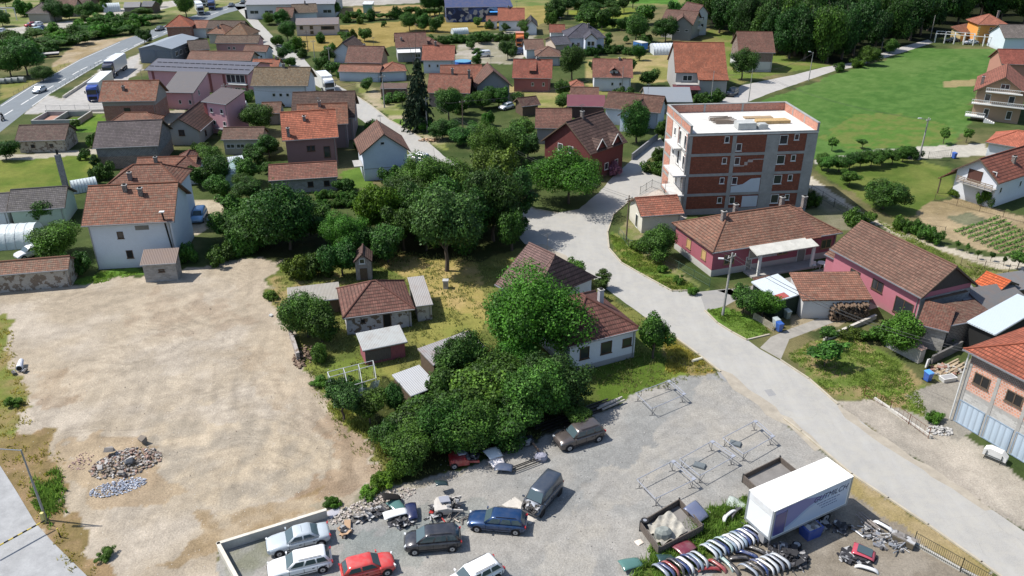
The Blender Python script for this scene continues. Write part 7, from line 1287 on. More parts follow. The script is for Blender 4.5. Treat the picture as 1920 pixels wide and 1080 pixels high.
# ---------------------------------------------------------------- vegetation
def crown_mesh(name, n, kind, seed, leaf, nl=28, m=LEAF, flat=.8):
    """unit crown (radius 1 in plan, height 0..1 in z*2*flat) of many small leaf clumps grouped in boughs"""
    r = np.random.default_rng(seed)
    if kind == 'round':
        d = r.normal(size=(nl,3)); d /= np.linalg.norm(d,axis=1)[:,None]; d[:,2] = d[:,2]*.9+.05; q = r.uniform(.35,.78,nl)[:,None]; cen = d*q; cen[:,2] *= flat; rad = r.uniform(.14,.44,nl)
        cen = np.vstack([cen, [[0,0,.1]]]); rad = np.append(rad, .5)
    elif kind == 'tall':
        z = r.uniform(-1,1,nl); a = r.uniform(0,6.28,nl); w = (1-np.abs(z)**2.2)**.6*.62; q = r.uniform(.3,1,nl); cen = np.stack([np.cos(a)*w*q, np.sin(a)*w*q, z*flat], 1); rad = r.uniform(.2,.36,nl)
    elif kind == 'bush':
        a = r.uniform(0,6.28,nl); q = r.uniform(0,.75,nl)**.7; cen = np.stack([np.cos(a)*q, np.sin(a)*q, r.uniform(-.35,.45,nl)*(1-q*.6)], 1); rad = r.uniform(.22,.38,nl)
    if kind != 'tall': g1, g2, g3 = r.normal(size=3); az = np.arctan2(cen[:,1],cen[:,0]); mlt = 1+.22*np.sin(az*2+g1)+.14*np.sin(az*3+g2*3)+.1*np.sin(cen[:,2]*5+g3); cen *= np.clip(mlt,.6,1.3)[:,None]; rad *= r.uniform(.75,1.2,len(rad))
    w = rad**2; k = r.choice(len(rad), n, p=w/w.sum()); dd = r.normal(size=(n,3)); dd /= np.linalg.norm(dd,axis=1)[:,None]; sh = r.uniform(.55,1.14,n)**.8
    c = cen[k]+dd*(rad[k]*sh)[:,None]*np.array([1,1,.85]); stray = r.random(n) < .04; c[stray] *= 1.1
    # face normals: mostly outward from the bough, jittered
    nm = dd*1.0+r.normal(size=(n,3))*.6+np.array([0,0,.4]); nm /= np.linalg.norm(nm,axis=1)[:,None]
    t = np.cross(nm, r.normal(size=(n,3))); t /= np.linalg.norm(t,axis=1)[:,None]; b = np.cross(nm, t); s = leaf*r.uniform(.6,1.35,n)[:,None]; k2 = r.uniform(.45,.8,n)[:,None]
    v = np.stack([c-t*s, c-b*s*k2+t*s*.1, c+t*s-nm*s*.25, c+b*s*k2+t*s*.1], 1).reshape(-1,3)
    me = bpy.data.meshes.new(name); me.vertices.add(4*n); me.vertices.foreach_set('co', v.ravel()); me.loops.add(4*n); me.loops.foreach_set('vertex_index', np.arange(4*n, dtype=np.int32)); me.polygons.add(n); me.polygons.foreach_set('loop_start', np.arange(0,4*n,4,dtype=np.int32)); me.update(calc_edges=True); me.materials.append(m); return me
def spruce_mesh(name, n, seed, tiers=17):
    r = np.random.default_rng(seed); V = []
    for k in range(tiers):
        z = .06+.93*k/tiers; w = (1-z)**.85*.98+.03; nb = int(7+9*w)
        for j in range(nb):
            a = r.uniform(0,6.28); L_ = w*r.uniform(.75,1.1); m = max(6, int(n/tiers/nb*w*1.6)); t = r.random(m)**.7
            p = np.stack([np.cos(a)*L_*t, np.sin(a)*L_*t, np.full(m, z)-.055*t*t*w*2], 1); p += r.normal(size=(m,3))*np.array([.035,.035,.008]); V.append(np.concatenate([p, np.tile([math.cos(a),math.sin(a)], (m,1))], 1))
    V = np.vstack(V); m = len(V); c = V[:,:3]; t = np.stack([V[:,3],V[:,4],-.25*np.ones(m)],1)+r.normal(size=(m,3))*.3; t /= np.linalg.norm(t,axis=1)[:,None]; nm = np.array([0,0,1])+r.normal(size=(m,3))*.45; b = np.cross(nm,t); b /= np.linalg.norm(b,axis=1)[:,None]; s = r.uniform(.035,.065,m)[:,None]
    v = np.stack([c-t*s, c-b*s*.4, c+t*s, c+b*s*.4], 1); v[:,:,2] *= 1.0; v = v.reshape(-1,3); me = bpy.data.meshes.new(name); me.vertices.add(4*m); me.vertices.foreach_set('co', v.ravel()); me.loops.add(4*m); me.loops.foreach_set('vertex_index', np.arange(4*m,dtype=np.int32)); me.polygons.add(m); me.polygons.foreach_set('loop_start', np.arange(0,4*m,4,dtype=np.int32)); me.update(calc_edges=True); me.materials.append(NEEDLE); return me
CR = {'big': [crown_mesh('crown', 26000, 'round', 10+i, .034, 52, LEAF) for i in range(3)], 'bigl': [crown_mesh('crown', 42000, 'round', 20+i, .025, 60, LEAFL) for i in range(2)],
      'mid': [crown_mesh('crown', 12000, 'round', 30+i, .046, 30) for i in range(5)], 'midl': [crown_mesh('crown', 12000, 'round', 40+i, .046, 30, LEAFL) for i in range(2)],
      'tall': [crown_mesh('crown', 9000, 'tall', 50+i, .045, 34, LEAF, 1.0) for i in range(2)], 'small': [crown_mesh('crown', 3000, 'round', 60+i, .08, 16) for i in range(3)], 'bush': [crown_mesh('crown', 5000, 'bush', 70+i, .06, 20) for i in range(5)], 'bushl': [crown_mesh('crown', 5000, 'bush', 80+i, .06, 20, LEAFL) for i in range(2)]}
SPR = spruce_mesh('crown', 9000, 5)
def trunk_mesh(seed, top=.6):
    """unit trunk of height 1 with limbs that reach into the crown"""
    rr = random.Random(seed); mb = MB(); p = Vector((0,0,0)); r = .03; z = 0; pts = []
    for k in range(5): q = Vector((rr.uniform(-.015,.015), rr.uniform(-.015,.015), (k+1)*.13)); mb.tube(p, q, r, r*.86, n=7, cap=(k==0)); p = q; r *= .86; pts.append((Vector(p), r))
    for i in range(7):
        s_0, r0 = pts[1+i % 4]; a_ = i*2.4+rr.random(); e = s_0+Vector((math.cos(a_)*rr.uniform(.12,.22), math.sin(a_)*rr.uniform(.12,.22), rr.uniform(.12,.28))); mb.tube(s_0, e, r0*.55, r0*.25, n=5, cap=False); e2 = e+Vector((math.cos(a_+.5)*.08, math.sin(a_+.5)*.08, .12)); mb.tube(e, e2, r0*.25, r0*.1, n=4, cap=False)
    o = mb.build('trunk', M_BARK); me = o.data; bpy.data.objects.remove(o); return me
TRK = [trunk_mesh(i) for i in range(4)]
TN = 0
def tree(label, px, rad, h, kind='mid', tint=(1,1,1), name='tree', group=None, low=None, sq=1.0, cat_=None, xy=None):
    """h total height, rad crown radius, low = height where the crown begins"""
    global TN; TN += 1; p = P(*px) if xy is None else Vector((*xy, 0)); o = empty(name, (p.x,p.y,0), 0, label, cat_ or ('shrub' if name in ('shrub','bush') else 'tree'), group); rr = random.Random(TN*13+5)
    low = h*.22 if low is None else low
    if 'bush' in kind: low = 0; 
    ms = CR[kind]; c = bpy.data.objects.new('crown', ms[TN % len(ms)]); SC.collection.objects.link(c); c.parent = o
    zc = (h+low)/2; zr = (h-low)/2/(.95 if 'tall' != kind else 1.15); 
    if 'bush' in kind: zc = h*.42; zr = h*.62/.75
    if kind == 'tall': c.scale = (rad/.8, rad/.8*sq, zr); 
    else: c.scale = (rad/1.03, rad/1.03*sq, zr*1.08)
    c.location = (0,0,zc); c.rotation_euler = (rr.uniform(-.12,.12),rr.uniform(-.12,.12),rr.random()*6.28); v = rr.uniform(.72,1.2); c.color = (tint[0]*v*rr.uniform(.85,1.2), tint[1]*v, tint[2]*v*rr.uniform(.9,1.1), 1)
    t_ = bpy.data.objects.new('trunk', TRK[TN % 4]); SC.collection.objects.link(t_); t_.parent = o; k = h*(.5 if 'bush' in kind else .95); t_.scale = (max(k*.9,rad*1.0),max(k*.9,rad*1.0),k); return o
DK = (.72,.85,.8); BLUE = (.85,1.0,1.35); YEL = (1.7,1.25,.6); LIT = (1.25,1.2,1.1); GRN = (1,1.1,.9)
# --- the plot of the old houses and the hedge along the yard
tree('large bright green walnut tree left of the white roadside house', (994,672), 5.5, 10.4, 'bigl', (1.0,1.3,.95), 'walnut_tree', low=.6); tree('lower bough mass of young walnut below the large one', (968,712), 2.7, 5.0, 'bigl', (.75,1.0,.85), 'walnut_tree', low=.3)
tree('bright green walnut tree on the corner of the junction shading the street', (1066,382), 5.9, 8.8, 'bigl', (.95,1.1,.8), 'walnut_tree', low=.8)
tree('tall blue-green tree with bare trunk on the dry lawn', (838,508), 4.6, 11.8, 'big', (1.0,1.25,1.6), low=2.6)
tree('dark ash tree behind the smooth brown roof', (925,452), 4.0, 11.5, 'big', (.7,.9,.9), low=1.0)
tree('slender dark tree beside the junction casting the long shadow on the street', (975,440), 2.6, 9.5, 'tall', (.7,.9,.85), low=1)
tree('pale green airy tree with thin trunk beside the hidden part of the street', (938,392), 3.7, 11.0, 'mid', (1.7,1.5,1.0), low=3)
tree('bright light green tree behind the junction beside the dark red house', (925,330), 4.2, 9.5, 'bigl', (1.15,1.05,.9), low=1)
tree('green tree left of the bright light green one by the street', (965,310), 3.4, 7.5, 'mid', (.9,1.1,1), low=1)
tree('broad light green tree crown beside the street below the white off-roader', (815,398), 5.2, 9.6, 'bigl', (.9,.95,1.05), low=1)
tree('rounded green tree between the broad light one and the yellow-green one', (765,412), 3.8, 7.0, 'big', (1.0,1.1,1), low=.8); tree('green tree right of the broad light green crown', (868,395), 3.8, 8.0, 'big', (1.1,1.1,1), low=1)
tree('yellow-green tree in front of the vegetable plot', (712,452), 3.1, 9.0, 'midl', (1.35,1.05,.5), low=1.2); tree('fresh green tree left of the yellow-green one', (655,482), 3.4, 6.6, 'bigl', (.95,1.05,.8), low=.5); tree('dark green tree right of the yellow-green one', (758,470), 2.9, 6.8, 'mid', (.9,1.1,.8), low=.8)
tree('dark rounded tree behind the tiny chalet', (728,492), 2.8, 6.0, 'mid', (.8,1.1,1.1), low=.4); tree('dark bushy tree left of the tiny chalet', (643,517), 2.5, 5.6, 'mid', (.75,1.0,1.0), low=.2)
tree('great dark green tree at the upper end of the bare lot', (545,468), 5.0, 9.6, 'big', (.85,1.05,.9), low=.6); tree('dark tree left of the great one at the lot edge', (488,462), 3.8, 6.8, 'big', (.8,1.1,.95), low=.4); tree('low green tree beside the drive of the white house', (436,456), 3.2, 4.6, 'mid', (.95,1.1,.8), low=.2)
for px, rd, h_, lb in (((590,440),3.0,5.6,'tree filling the gap right of the great dark tree'),((620,458),2.6,4.8,'low tree before the fresh green one'),((690,482),2.6,5.0,'shaded tree between the fresh green and the dark rounded trees'),((800,470),3.4,7.0,'shaded tree behind the blue-green one'),((880,470),3.6,8.6,'dark tree right behind the blue-green one'),((905,430),3.8,9.5,'tall shaded tree beside the hidden street'),((960,470),2.6,7.5,'dark tree over the corner of the smooth brown roof'),((735,430),3.2,6.8,'tree behind the yellow-green one'),((840,440),3.8,9.0,'tree in the middle of the tree belt'),((785,440),3.4,7.5,'rounded tree in the back of the tree belt'),((515,440),3.4,7.5,'tree behind the great dark tree'),((455,470),2.8,4.8,'tree above the corner of the bare lot')): tree(lb, px, rd, h_, 'mid', (.75,.95,.8), low=.3)
tree('low round bush at the foot of the great dark tree', (470,474), 2.2, 3.4, 'bush', (.9,1.1,.9), 'bush'); tree('leafy bush where the drive meets the bare lot', (418,492), 2.0, 2.6, 'bush', (.95,1.05,.8), 'bush'); tree('olive bush at the corner of the bare lot and the old plot', (560,520), 2.3, 2.8, 'bush', (1.5,1.25,.8), 'bush'); tree('darker bush between the olive one and the chalet', (597,518), 2.0, 3.2, 'bush', (.9,1.0,.8), 'bush')
tree('pale bush against the wall of the white house by the lot', (352,492), 1.4, 2.8, 'bush', (.9,1.1,1), 'bush')
tree('broad elder tree left of the abandoned house', (578,632), 2.9, 5.8, 'big', (1.1,1.15,1), low=.3); tree('darker half of the elder beside the abandoned house', (605,642), 2.4, 5.2, 'mid', (.8,.95,.8), low=.2); tree('small round bush below the elder', (603,676), 1.2, 1.9, 'bush', (1,1.1,.8), 'bush')
tree('tangled greenery growing inside the bare greenhouse frame', (664,742), 1.9, 1.5, 'bush', (.8,1,.8), 'bush'); tree('plum tree beside the bare greenhouse frame', (645,790), 2.1, 4.8, 'mid', (1,1.15,1.15), low=1.4); tree('bushy young tree right of the plum tree', (695,796), 1.9, 3.8, 'mid', (1.1,1.15,.8), low=.6); tree('young tree in front of the white sheet shelter', (742,782), 1.3, 3.9, 'mid', (.85,1.1,1), low=.6)
HG = 'trees of the tall hedge between the old plot and the gravel yard'
for px, rd, h_, kd, tn_, lb in (((838,762),2.6,4.4,'mid',(.95,1.15,1),'hedge tree right beside the square white sheet shelter'),((868,726),3.2,6.0,'big',(.9,1.1,1),'hedge tree just behind the low metal sheds'),((925,752),3.3,5.8,'big',(1,1.1,.85),'hedge tree in the middle below the walnut'),((1050,768),3.0,5.6,'big',(1.1,1.2,1.2),'grey-green hedge tree at the corner of the roadside house lawn'),((1005,792),3.3,5.6,'big',(.8,1,.8),'dark hedge tree behind the long steel beams'),
  ((950,820),3.0,4.6,'mid',(1,1.15,.8),'hedge tree above the black battery crate'),((890,832),3.0,4.8,'big',(1,1.2,.85),'hedge tree above the white car bonnet'),((830,846),3.0,4.8,'big',(.9,1.1,.8),'hedge tree above the crushed red car front'),((770,868),2.9,4.8,'big',(.95,1.15,.85),'hedge tree at the left end above the pale rubble'),((775,822),2.7,3.4,'mid',(1.1,1.2,.8),'bright hedge tree behind the left end of the hedge'),((838,800),3.0,5.0,'mid',(1,1.2,.9),'fresh green hedge tree in the second row'),((900,786),3.0,5.4,'mid',(1.05,1.2,.85),'second row hedge tree under the walnut'),((975,740),2.8,5.4,'mid',(.8,1,.85),'shaded hedge tree under the walnut crown'),((1085,798),1.9,2.6,'mid',(.9,1,.8),'low hedge tree at the right end beside the beams'),((735,850),1.9,3.2,'mid',(1,1.2,.8),'small hedge tree beside the brown slope of the lot')):
    q_ = [.6,1.0,.75,1.25,.85][len(lb)%5]; tree(lb, px, rd*(.9+.2*(len(lb)%3)/2), h_*(.85+.35*(len(lb)%4)/3), kd, tuple(x*q_ for x in tn_), 'hedge_tree', HG, low=.1)
for px, rd, h_, lb in (((712,912),1.1,1.1,'low weeds on the bank left of the scrap heap'),((690,928),1.0,.9,'low green tuft near the end of the low wall'),((745,892),1.2,1.5,'green bush at the lower left end of the hedge'),((626,948),.8,.8,'small green tuft beside the wall end post'),((728,905),1.0,1.2,'trailing greenery above the pale rubble')): tree(lb, px, rd, h_, 'bushl', (1.2,1.15,.8), 'bush')
tree('young ash beside the corner of the white roadside house', (1224,672), 2.1, 5.3, 'mid', (1.0,1.2,.9), low=.6); tree('round bush behind the white roadside house at the kerb', (1070,532), 2.4, 3.8, 'mid', (1,1.1,.85), 'bush', low=0); tree('leafy young tree filling the gap between the two brown roofed houses', (1040,575), 2.4, 4.6, 'bigl', (.85,1,.9), low=0); tree('smaller bush left of the round one behind the roadside house', (1040,512), 1.4, 2.2, 'bush', (1,1.05,.8), 'bush'); tree('slim upright bush beside the street behind the roadside house', (1130,542), 1.15, 2.6, 'tall', (1.1,1.2,1.2), 'bush', low=.1)
# --- right bank
tree('dense round tree in front of the small roadside house', (1232,486), 2.8, 4.9, 'big', (.8,1.0,.8), low=.3); tree('low bush below the wooden pole at the junction verge', (1194,470), 1.2, 1.8, 'bush', (1,1.1,.8), 'bush'); tree('dark round tree beside the tall concrete pole', (1392,588), 2.1, 4.0, 'mid', (.75,1.0,.9), low=.3); tree('bright leafy tree beside the dark green carport', (1428,598), 2.1, 3.8, 'midl', (.9,1,.8), low=.4)
tree('small branching fruit tree on the verge lawn of the right side', (1545,688), 2.2, 3.0, 'small', (.9,1.15,.9), low=.9); tree('second small fruit tree crown behind the verge lawn', (1548,650), 1.3, 2.6, 'small', (1.1,1.25,1.1), low=.8); tree('bright elder bush in front of the pink barn', (1688,655), 2.7, 4.6, 'midl', (1.05,1.0,.85), low=.2); tree('low bush left of the bright elder', (1645,640), 1.7, 1.9, 'bush', (.9,1.05,.8), 'bush')
tree('low rusty and green scrub beside the garden wall remains', (1600,632), 1.6, 1.2, 'bush', (1.1,1.0,.7), 'bush'); tree('weeds at the foot of the brick garage house', (1752,790), 1.0, .9, 'bushl', (1,1.05,.8), 'bush')
tree('green bushes between the pink bungalow and the lane', (1598,425), 1.8, 2.6, 'bush', (.95,1.1,.8), 'bush'); tree('second bush at the back corner of the pink bungalow', (1625,420), 1.4, 2.0, 'bush', (1.1,1.15,.8), 'bush'); tree('bush rising behind the right end of the pink bungalow roof', (1520,388), 1.3, 2.6, 'bush', (1,1.1,.8), 'bush')
for i, (u, v) in enumerate(((1686,428),(1702,434),(1718,440),(1735,447),(1748,456))): tree('%s vine bush in the arch row above the pink barn' % words[i], (u, v), 1.25, 2.1, 'bush', (1,1.15,.8), 'bush', 'vine bushes above the pink barn roof')
for i, (u, v) in enumerate(((1792,468),(1812,474),(1832,486),(1857,490),(1881,498))): tree('%s little cypress-like shrub along the pale lane' % words[i], (u, v), .4, 1.4, 'small', (.9,1.1,.8), 'shrub', 'young shrubs along the pale lane', low=.4)
tree('young round tree beside the pale lane at the right edge', (1907,506), 1.5, 2.6, 'small', (1.1,1.3,.9), low=.6)
tree('large rounded cherry tree on the lawn right of the unfinished block', (1655,392), 3.5, 4.8, 'big', (1.05,1.15,.9), low=.3); tree('smaller fruit tree between the hedge row and the cherry tree', (1592,350), 2.0, 2.9, 'mid', (1.1,1.2,.8), low=.5)
for i, (u, v, r_) in enumerate(((1552,322,1.9),(1572,322,1.9),(1592,318,1.8),(1612,316,2.0),(1632,314,2.1),(1652,310,1.8),(1672,308,1.6),(1692,304,1.6),(1540,318,1.5))): tree('%s fruit tree from the left in the row behind the green lawn' % words[i], (u, v), r_, 3.2, 'mid', (.95,1.15,.85), 'fruit_tree', 'row of fruit trees behind the green lawn', low=.4)
for i, (u, v) in enumerate(((1690,296),(1702,294),(1712,297))): tree('%s clipped bush beside the sliding gate' % words[i], (u, v), 1.4, 1.9, 'bush', (.6,.8,.7), 'bush', 'clipped bushes beside the gate')
for u, v, h_, lb in ((1559,283,2.6,'young tree on the meadow edge right behind the unfinished block'),(1616,280,2.0,'tiny young tree in the middle of the meadow edge'),(1768,270,3.2,'small tree on the meadow edge right of the lamp pole'),(1811,268,3.0,'small tree near the salmon hipped roof')): tree(lb, (u, v), 1.3, h_, 'small', (1.2,1.4,1.1), low=.7)
tree('bush growing against the white wall below the timber balcony', (1845,386), 1.3, 2.9, 'bush', (.9,1.15,.7), 'bush'); tree('flowering bush left of the white gabled house', (1786,368), 1.1, 1.3, 'bushl', (1.3,1.1,.7), 'bush')
tree('tuft of bushes left of the unfinished block', (1228,325), 2.2, 2.4, 'bush', (1.2,1.15,.8), 'bush'); tree('second bush beside the side street by the unfinished block', (1236,300), 1.6, 2.2, 'bush', (1,1.1,.7), 'bush')
tree('pink flowering shrub on the corner of the side street', (1152,328), 1.3, 2.2, 'bushl', (6,1.3,14), 'bush'); tree('dense spindle-shaped dark tree between the brown roofs', (1193,268), 2.9, 8.4, 'big', (.75,1.0,1.0), low=.2)
tree('tall dark spruce rising above the street bend', (785,243), 3.6, 14.6, 'tall'); o = SC.objects[-1]
for ob_ in list(SC.objects):
    if ob_.get('label') == 'tall dark spruce rising above the street bend':
        for ch in ob_.children:
            if ch.name.startswith('crown'): ch.data = SPR; ch.scale = (4.0,4.0,14.6); ch.location = (0,0,.4); ch.color = (1,1,1,1)
            else: ch.scale = (8,8,20)
        ob_.name = 'spruce_tree'
# --- gardens and street trees of the village
GD = [((842,226),3.2,7.4,'big',(.95,1.1,.9),'broad tree right of the spruce'),((870,214),2.4,4.2,'mid',(.85,1.05,.8),'green tree behind the garden pole'),((905,205),2.6,4.8,'mid',(1.05,1.2,.8),'garden tree below the red tiled middle wing'),((935,200),2.8,5.2,'mid',(.8,1.05,.8),'garden tree in front of the grey gable'),((830,262),3.0,4.2,'big',(.9,1.1,1.1),'bluish bush left in the garden below the spruce'),((862,272),2.8,3.6,'mid',(.9,1.2,1.2),'second bluish bush in the garden below the spruce'),
 ((892,262),2.6,3.4,'mid',(.8,1.1,1.0),'garden bush right of the second bluish one'),((948,300),2.8,5.8,'big',(.8,1.1,1),'dark tree left of the dark red house'),((990,296),2.4,5.4,'mid',(.85,1.1,1.3),'bluish tree against the dark red house wall'),((985,260),2.6,4.4,'mid',(.9,1.1,.9),'tree in front of the plain brown tiled house'),((1010,330),2.4,3.4,'bush',(.8,1,.8),'bushes below the dark red house'),((968,360),2.6,4.4,'mid',(.9,1.1,.8),'tree left of the corner walnut'),
 ((1072,150),3.3,9.0,'big',(.85,1.05,.95),'tall dark tree left of the white house with dormer'),((1052,182),2.4,4.6,'mid',(.9,1.1,.9),'tree left of the tiny summer house'),((1054,205),2.2,3.6,'mid',(1,1.2,.8),'low tree left of the burgundy shelter'),((1092,212),1.6,3.2,'tall',(.9,1.1,1.1),'slim tree in front of the burgundy shelter'),((1192,80),5.2,9.0,'big',(.85,1.1,.9),'great dark tree left of the top gabled house'),((1247,80),4.0,8.0,'big',(.9,1.1,.95),'round tree in front of the grey gable wing'),
 ((1216,162),2.6,4.6,'mid',(.8,1.05,.8),'round tree right of the white house with dormer'),((1390,150),3.6,8.2,'big',(.9,1.1,.95),'tree right of the tall orange roofed house'),((1320,196),2.3,3.0,'bush',(.8,1,.8),'bush in front of the tall orange roofed house'),((1345,192),1.8,2.8,'bush',(.9,1.1,.8),'bush beside the dark car'),((1290,205),1.6,1.8,'bush',(1.1,1.2,.8),'low bush behind the back wall of the unfinished block'),((1245,262),2.0,4.6,'mid',(.9,1.1,.8),'tree behind the unfinished block'),
 ((484,250),3.6,6.2,'big',(.9,1.1,.9),'big dark tree in front of the mossy roofed white house'),((505,296),2.6,4.6,'mid',(.85,1.1,1),'tree left of the purple-brown house'),((478,308),2.4,3.6,'mid',(.9,1.1,.9),'orchard tree behind the low stable'),((396,320),2.6,4.6,'big',(.9,1.15,.9),'orchard tree right of the long red roof'),((380,352),2.6,4.4,'mid',(.85,1.1,.8),'orchard tree behind the white house wing'),((412,345),2.6,5.6,'mid',(.85,1.05,.9),'taller orchard tree beside the near polytunnel'),((410,372),2.6,4.0,'mid',(.9,1.1,.8),'orchard tree beside the drive'),
 ((468,345),2.6,4.8,'mid',(.9,1.1,.9),'orchard tree right of the near polytunnel'),((470,375),2.8,3.8,'big',(.8,1.05,.8),'low orchard tree left of the great dark tree'),((438,398),2.6,2.8,'bush',(.95,1.1,.8),'hedge bush along the drive'),((455,425),2.6,3.2,'bush',(.9,1.1,.8),'lower hedge bush along the drive'),((385,298),2.0,3.2,'bush',(.9,1.1,.8),'bush right of the long red tiled roof'),
 ((112,482),3.6,5.2,'big',(1.05,1.15,.7),'round bright tree left of the white house by the lot'),((92,418),2.4,4.2,'mid',(.9,1.1,.8),'tree in front of the grey tiled building'),((150,512),2.0,3.0,'bush',(.8,1,.8),'shaded bush between the stone outbuilding and the white house'),((12,300),2.4,3.8,'mid',(.8,1.05,.8),'small round tree at the left edge of the lawn'),((194,338),2.0,3.2,'bush',(.9,1.1,.9),'bush beside the grey polytunnel'),((182,322),1.0,3.0,'tall',(.5,.7,.6),'little dark upright tree beside the block house'),
 ((648,360),2.0,2.6,'bush',(.9,1.1,.9),'bush at the corner of the low stable'),((740,345),2.2,3.2,'bush',(.85,1.1,.9),'bush at the foot of the plain white gable'),((770,340),2.4,3.6,'mid',(.9,1.1,.9),'small tree right of the plain white gable'),
 ((350,34),4.2,9.0,'big',(.85,1.1,.9),'big round tree behind the square brick house'),((272,82),2.4,4.6,'mid',(.9,1.1,.9),'round tree at the corner of the metal clad workshop'),((436,190),1.8,2.8,'bush',(.9,1.2,.8),'hedge beside the pink hall lawn'),((460,190),2.0,2.8,'bush',(.85,1.1,.8),'dense bush beside the mossy roofed white house'),
 ((505,46),3.0,4.2,'big',(1,1.15,.8),'bushy trees below the factory hall'),((530,52),3.2,6.4,'mid',(.7,.95,.8),'dark tree left of the beige workshop house'),((540,78),3.0,6.6,'big',(.7,.95,.8),'dark roadside tree at the corner of the tan field'),((520,86),2.4,3.4,'bush',(.9,1.15,.8),'roadside bush above the street'),((548,96),2.4,3.2,'bush',(.9,1.15,.8),'roadside bush next to the field pole'),((565,108),2.2,2.8,'bush',(.9,1.15,.9),'lower roadside bush before the side lane'),
 ((616,118),2.4,4.4,'mid',(.95,1.15,.9),'tree left of the faded red roof'),((605,132),2.2,3.8,'mid',(1.05,1.2,.9),'tree in front of the garage row'),((638,148),1.2,2.4,'bush',(1,1.2,.8),'bush left of the garage row'),((684,78),2.6,4.8,'mid',(.9,1.15,.9),'round tree in the tan field behind the faded red roof'),((688,172),1.8,3.4,'mid',(.8,1.05,.9),'small tree beside the street pole'),((735,192),2.4,2.2,'bush',(.9,1.1,.9),'low bushes beside the wooden sheds'),((533,112),2.4,3.8,'mid',(.85,1.1,1),'street tree right of the small white house'),((545,124),1.8,2.6,'bush',(.9,1.1,.9),'street bush right of the orange tiled low house'),
 ((628,32),2.8,6.0,'mid',(.9,1.1,.9),'tree right of the beige workshop house'),((768,58),3.4,6.2,'big',(.95,1.15,.9),'light tree in the middle of the tan field'),((795,58),3.0,5.8,'big',(.8,1.05,.8),'darker tree beside the light one in the tan field'),((820,60),2.8,5.4,'mid',(.75,1.0,.8),'third tree of the group in the tan field'),((895,50),2.0,3.6,'mid',(1,1.2,.9),'small tree left of the little white annex'),((918,54),1.8,3.0,'bush',(.8,1.0,.8),'bush below the little white annex'),((985,64),2.8,4.6,'mid',(.85,1.1,.9),'tree below the house with fresh red tiles'),
 ((884,92),1.8,4.2,'tall',(1.0,1.3,1.5),'silvery tree left of the white lorry'),((952,112),2.8,5.6,'mid',(1.3,1.3,1.3),'pale willow in front of the pale yard'),((895,122),1.8,4.4,'tall',(1.1,1.3,1.0),'slim young tree in front of the pale yard'),((1132,56),2.4,4.2,'mid',(.95,1.2,.9),'tree in the yellow-green field'),((1148,54),2.0,3.6,'mid',(.7,.95,.7),'dark tree in the yellow-green field'),((1140,86),1.6,3.8,'tall',(1,1.2,.9),'slim tree right of the modern villa'),
 ((1450,-12),3,5,'mid',(1,1,1),'tree on the hill behind the forest edge'),((1626,122),3.2,5.2,'big',(1.35,1.15,.7),'rounded olive bush at the forest edge above the meadow'),((1604,126),2.0,2.6,'bush',(1.3,1.2,.7),'low olive bush left of the rounded one'),((1572,134),1.8,2.4,'bush',(.8,1.05,.7),'small dark bush at the bend of the hill road'),((1668,100),2.4,4.4,'mid',(.8,1.1,.9),'dark bush beside the forest edge pole'),((1530,108),4.4,10.5,'big',(.95,1.15,.9),'sunlit tree standing out at the forest edge beside the hill road'),
 ((90,12),3,5,'mid',(.9,1.1,.9),'tree beside the old farmhouse at the top left'),((168,38),4.4,6.6,'big',(.85,1.15,1),'big bushy tree in front of the far polytunnel'),((104,40),4.0,7.6,'big',(.95,1.25,1.3),'pale tree beside the far left parking place'),((130,36),3.4,5.6,'mid',(.9,1.15,1.1),'green tree between the two far left trees'),((12,14),3.6,6,'big',(.95,1.15,.9),'tree at the top left corner'),((188,12),3.2,6.8,'mid',(.9,1.1,.8),'dark tree left of the far roadside shed'),
 ((22,146),4.6,8.0,'big',(1.0,1.25,1.3),'pale willow at the left edge'),((52,142),5.4,9.8,'big',(.85,1.15,1.15),'large grey-green willow above the hay bales'),((82,152),2.8,4.0,'big',(.95,1.2,1.3),'low grey willow beside the guard rail')]
for px, rd, h_, kd, tn_, lb in GD: tree(lb, px, rd, h_, kd, tn_, 'bush' if 'bush' in lb else 'tree', low=(.2 if h_ < 6 else h_*.14))
rr = random.Random(77); k = 0
# thicket between the parking place and the highway
for u, v in [(5,122),(30,112),(60,106),(86,98),(110,92),(128,84),(150,82),(172,74),(192,70),(210,66),(228,64),(246,60),(48,92),(80,84),(110,76),(140,68),(165,62),(190,56),(215,54),(238,50),(262,46),(250,40),(285,44),(14,100),(35,84),(70,76),(100,68),(205,44),(180,50),(155,58),(20,76),(270,34)]:
    tree('dense green shrub in the thicket between the highway and the far left parking place', (u+rr.uniform(-3,3), v+rr.uniform(-1.5,1.5)), rr.uniform(3.2,4.4), rr.uniform(2.6,4.2), ['bush','mid','bushl'][k%3], (.95,1.15*rr.uniform(.9,1.1),.85), 'shrub', 'shrubs of the highway thicket'); k += 1
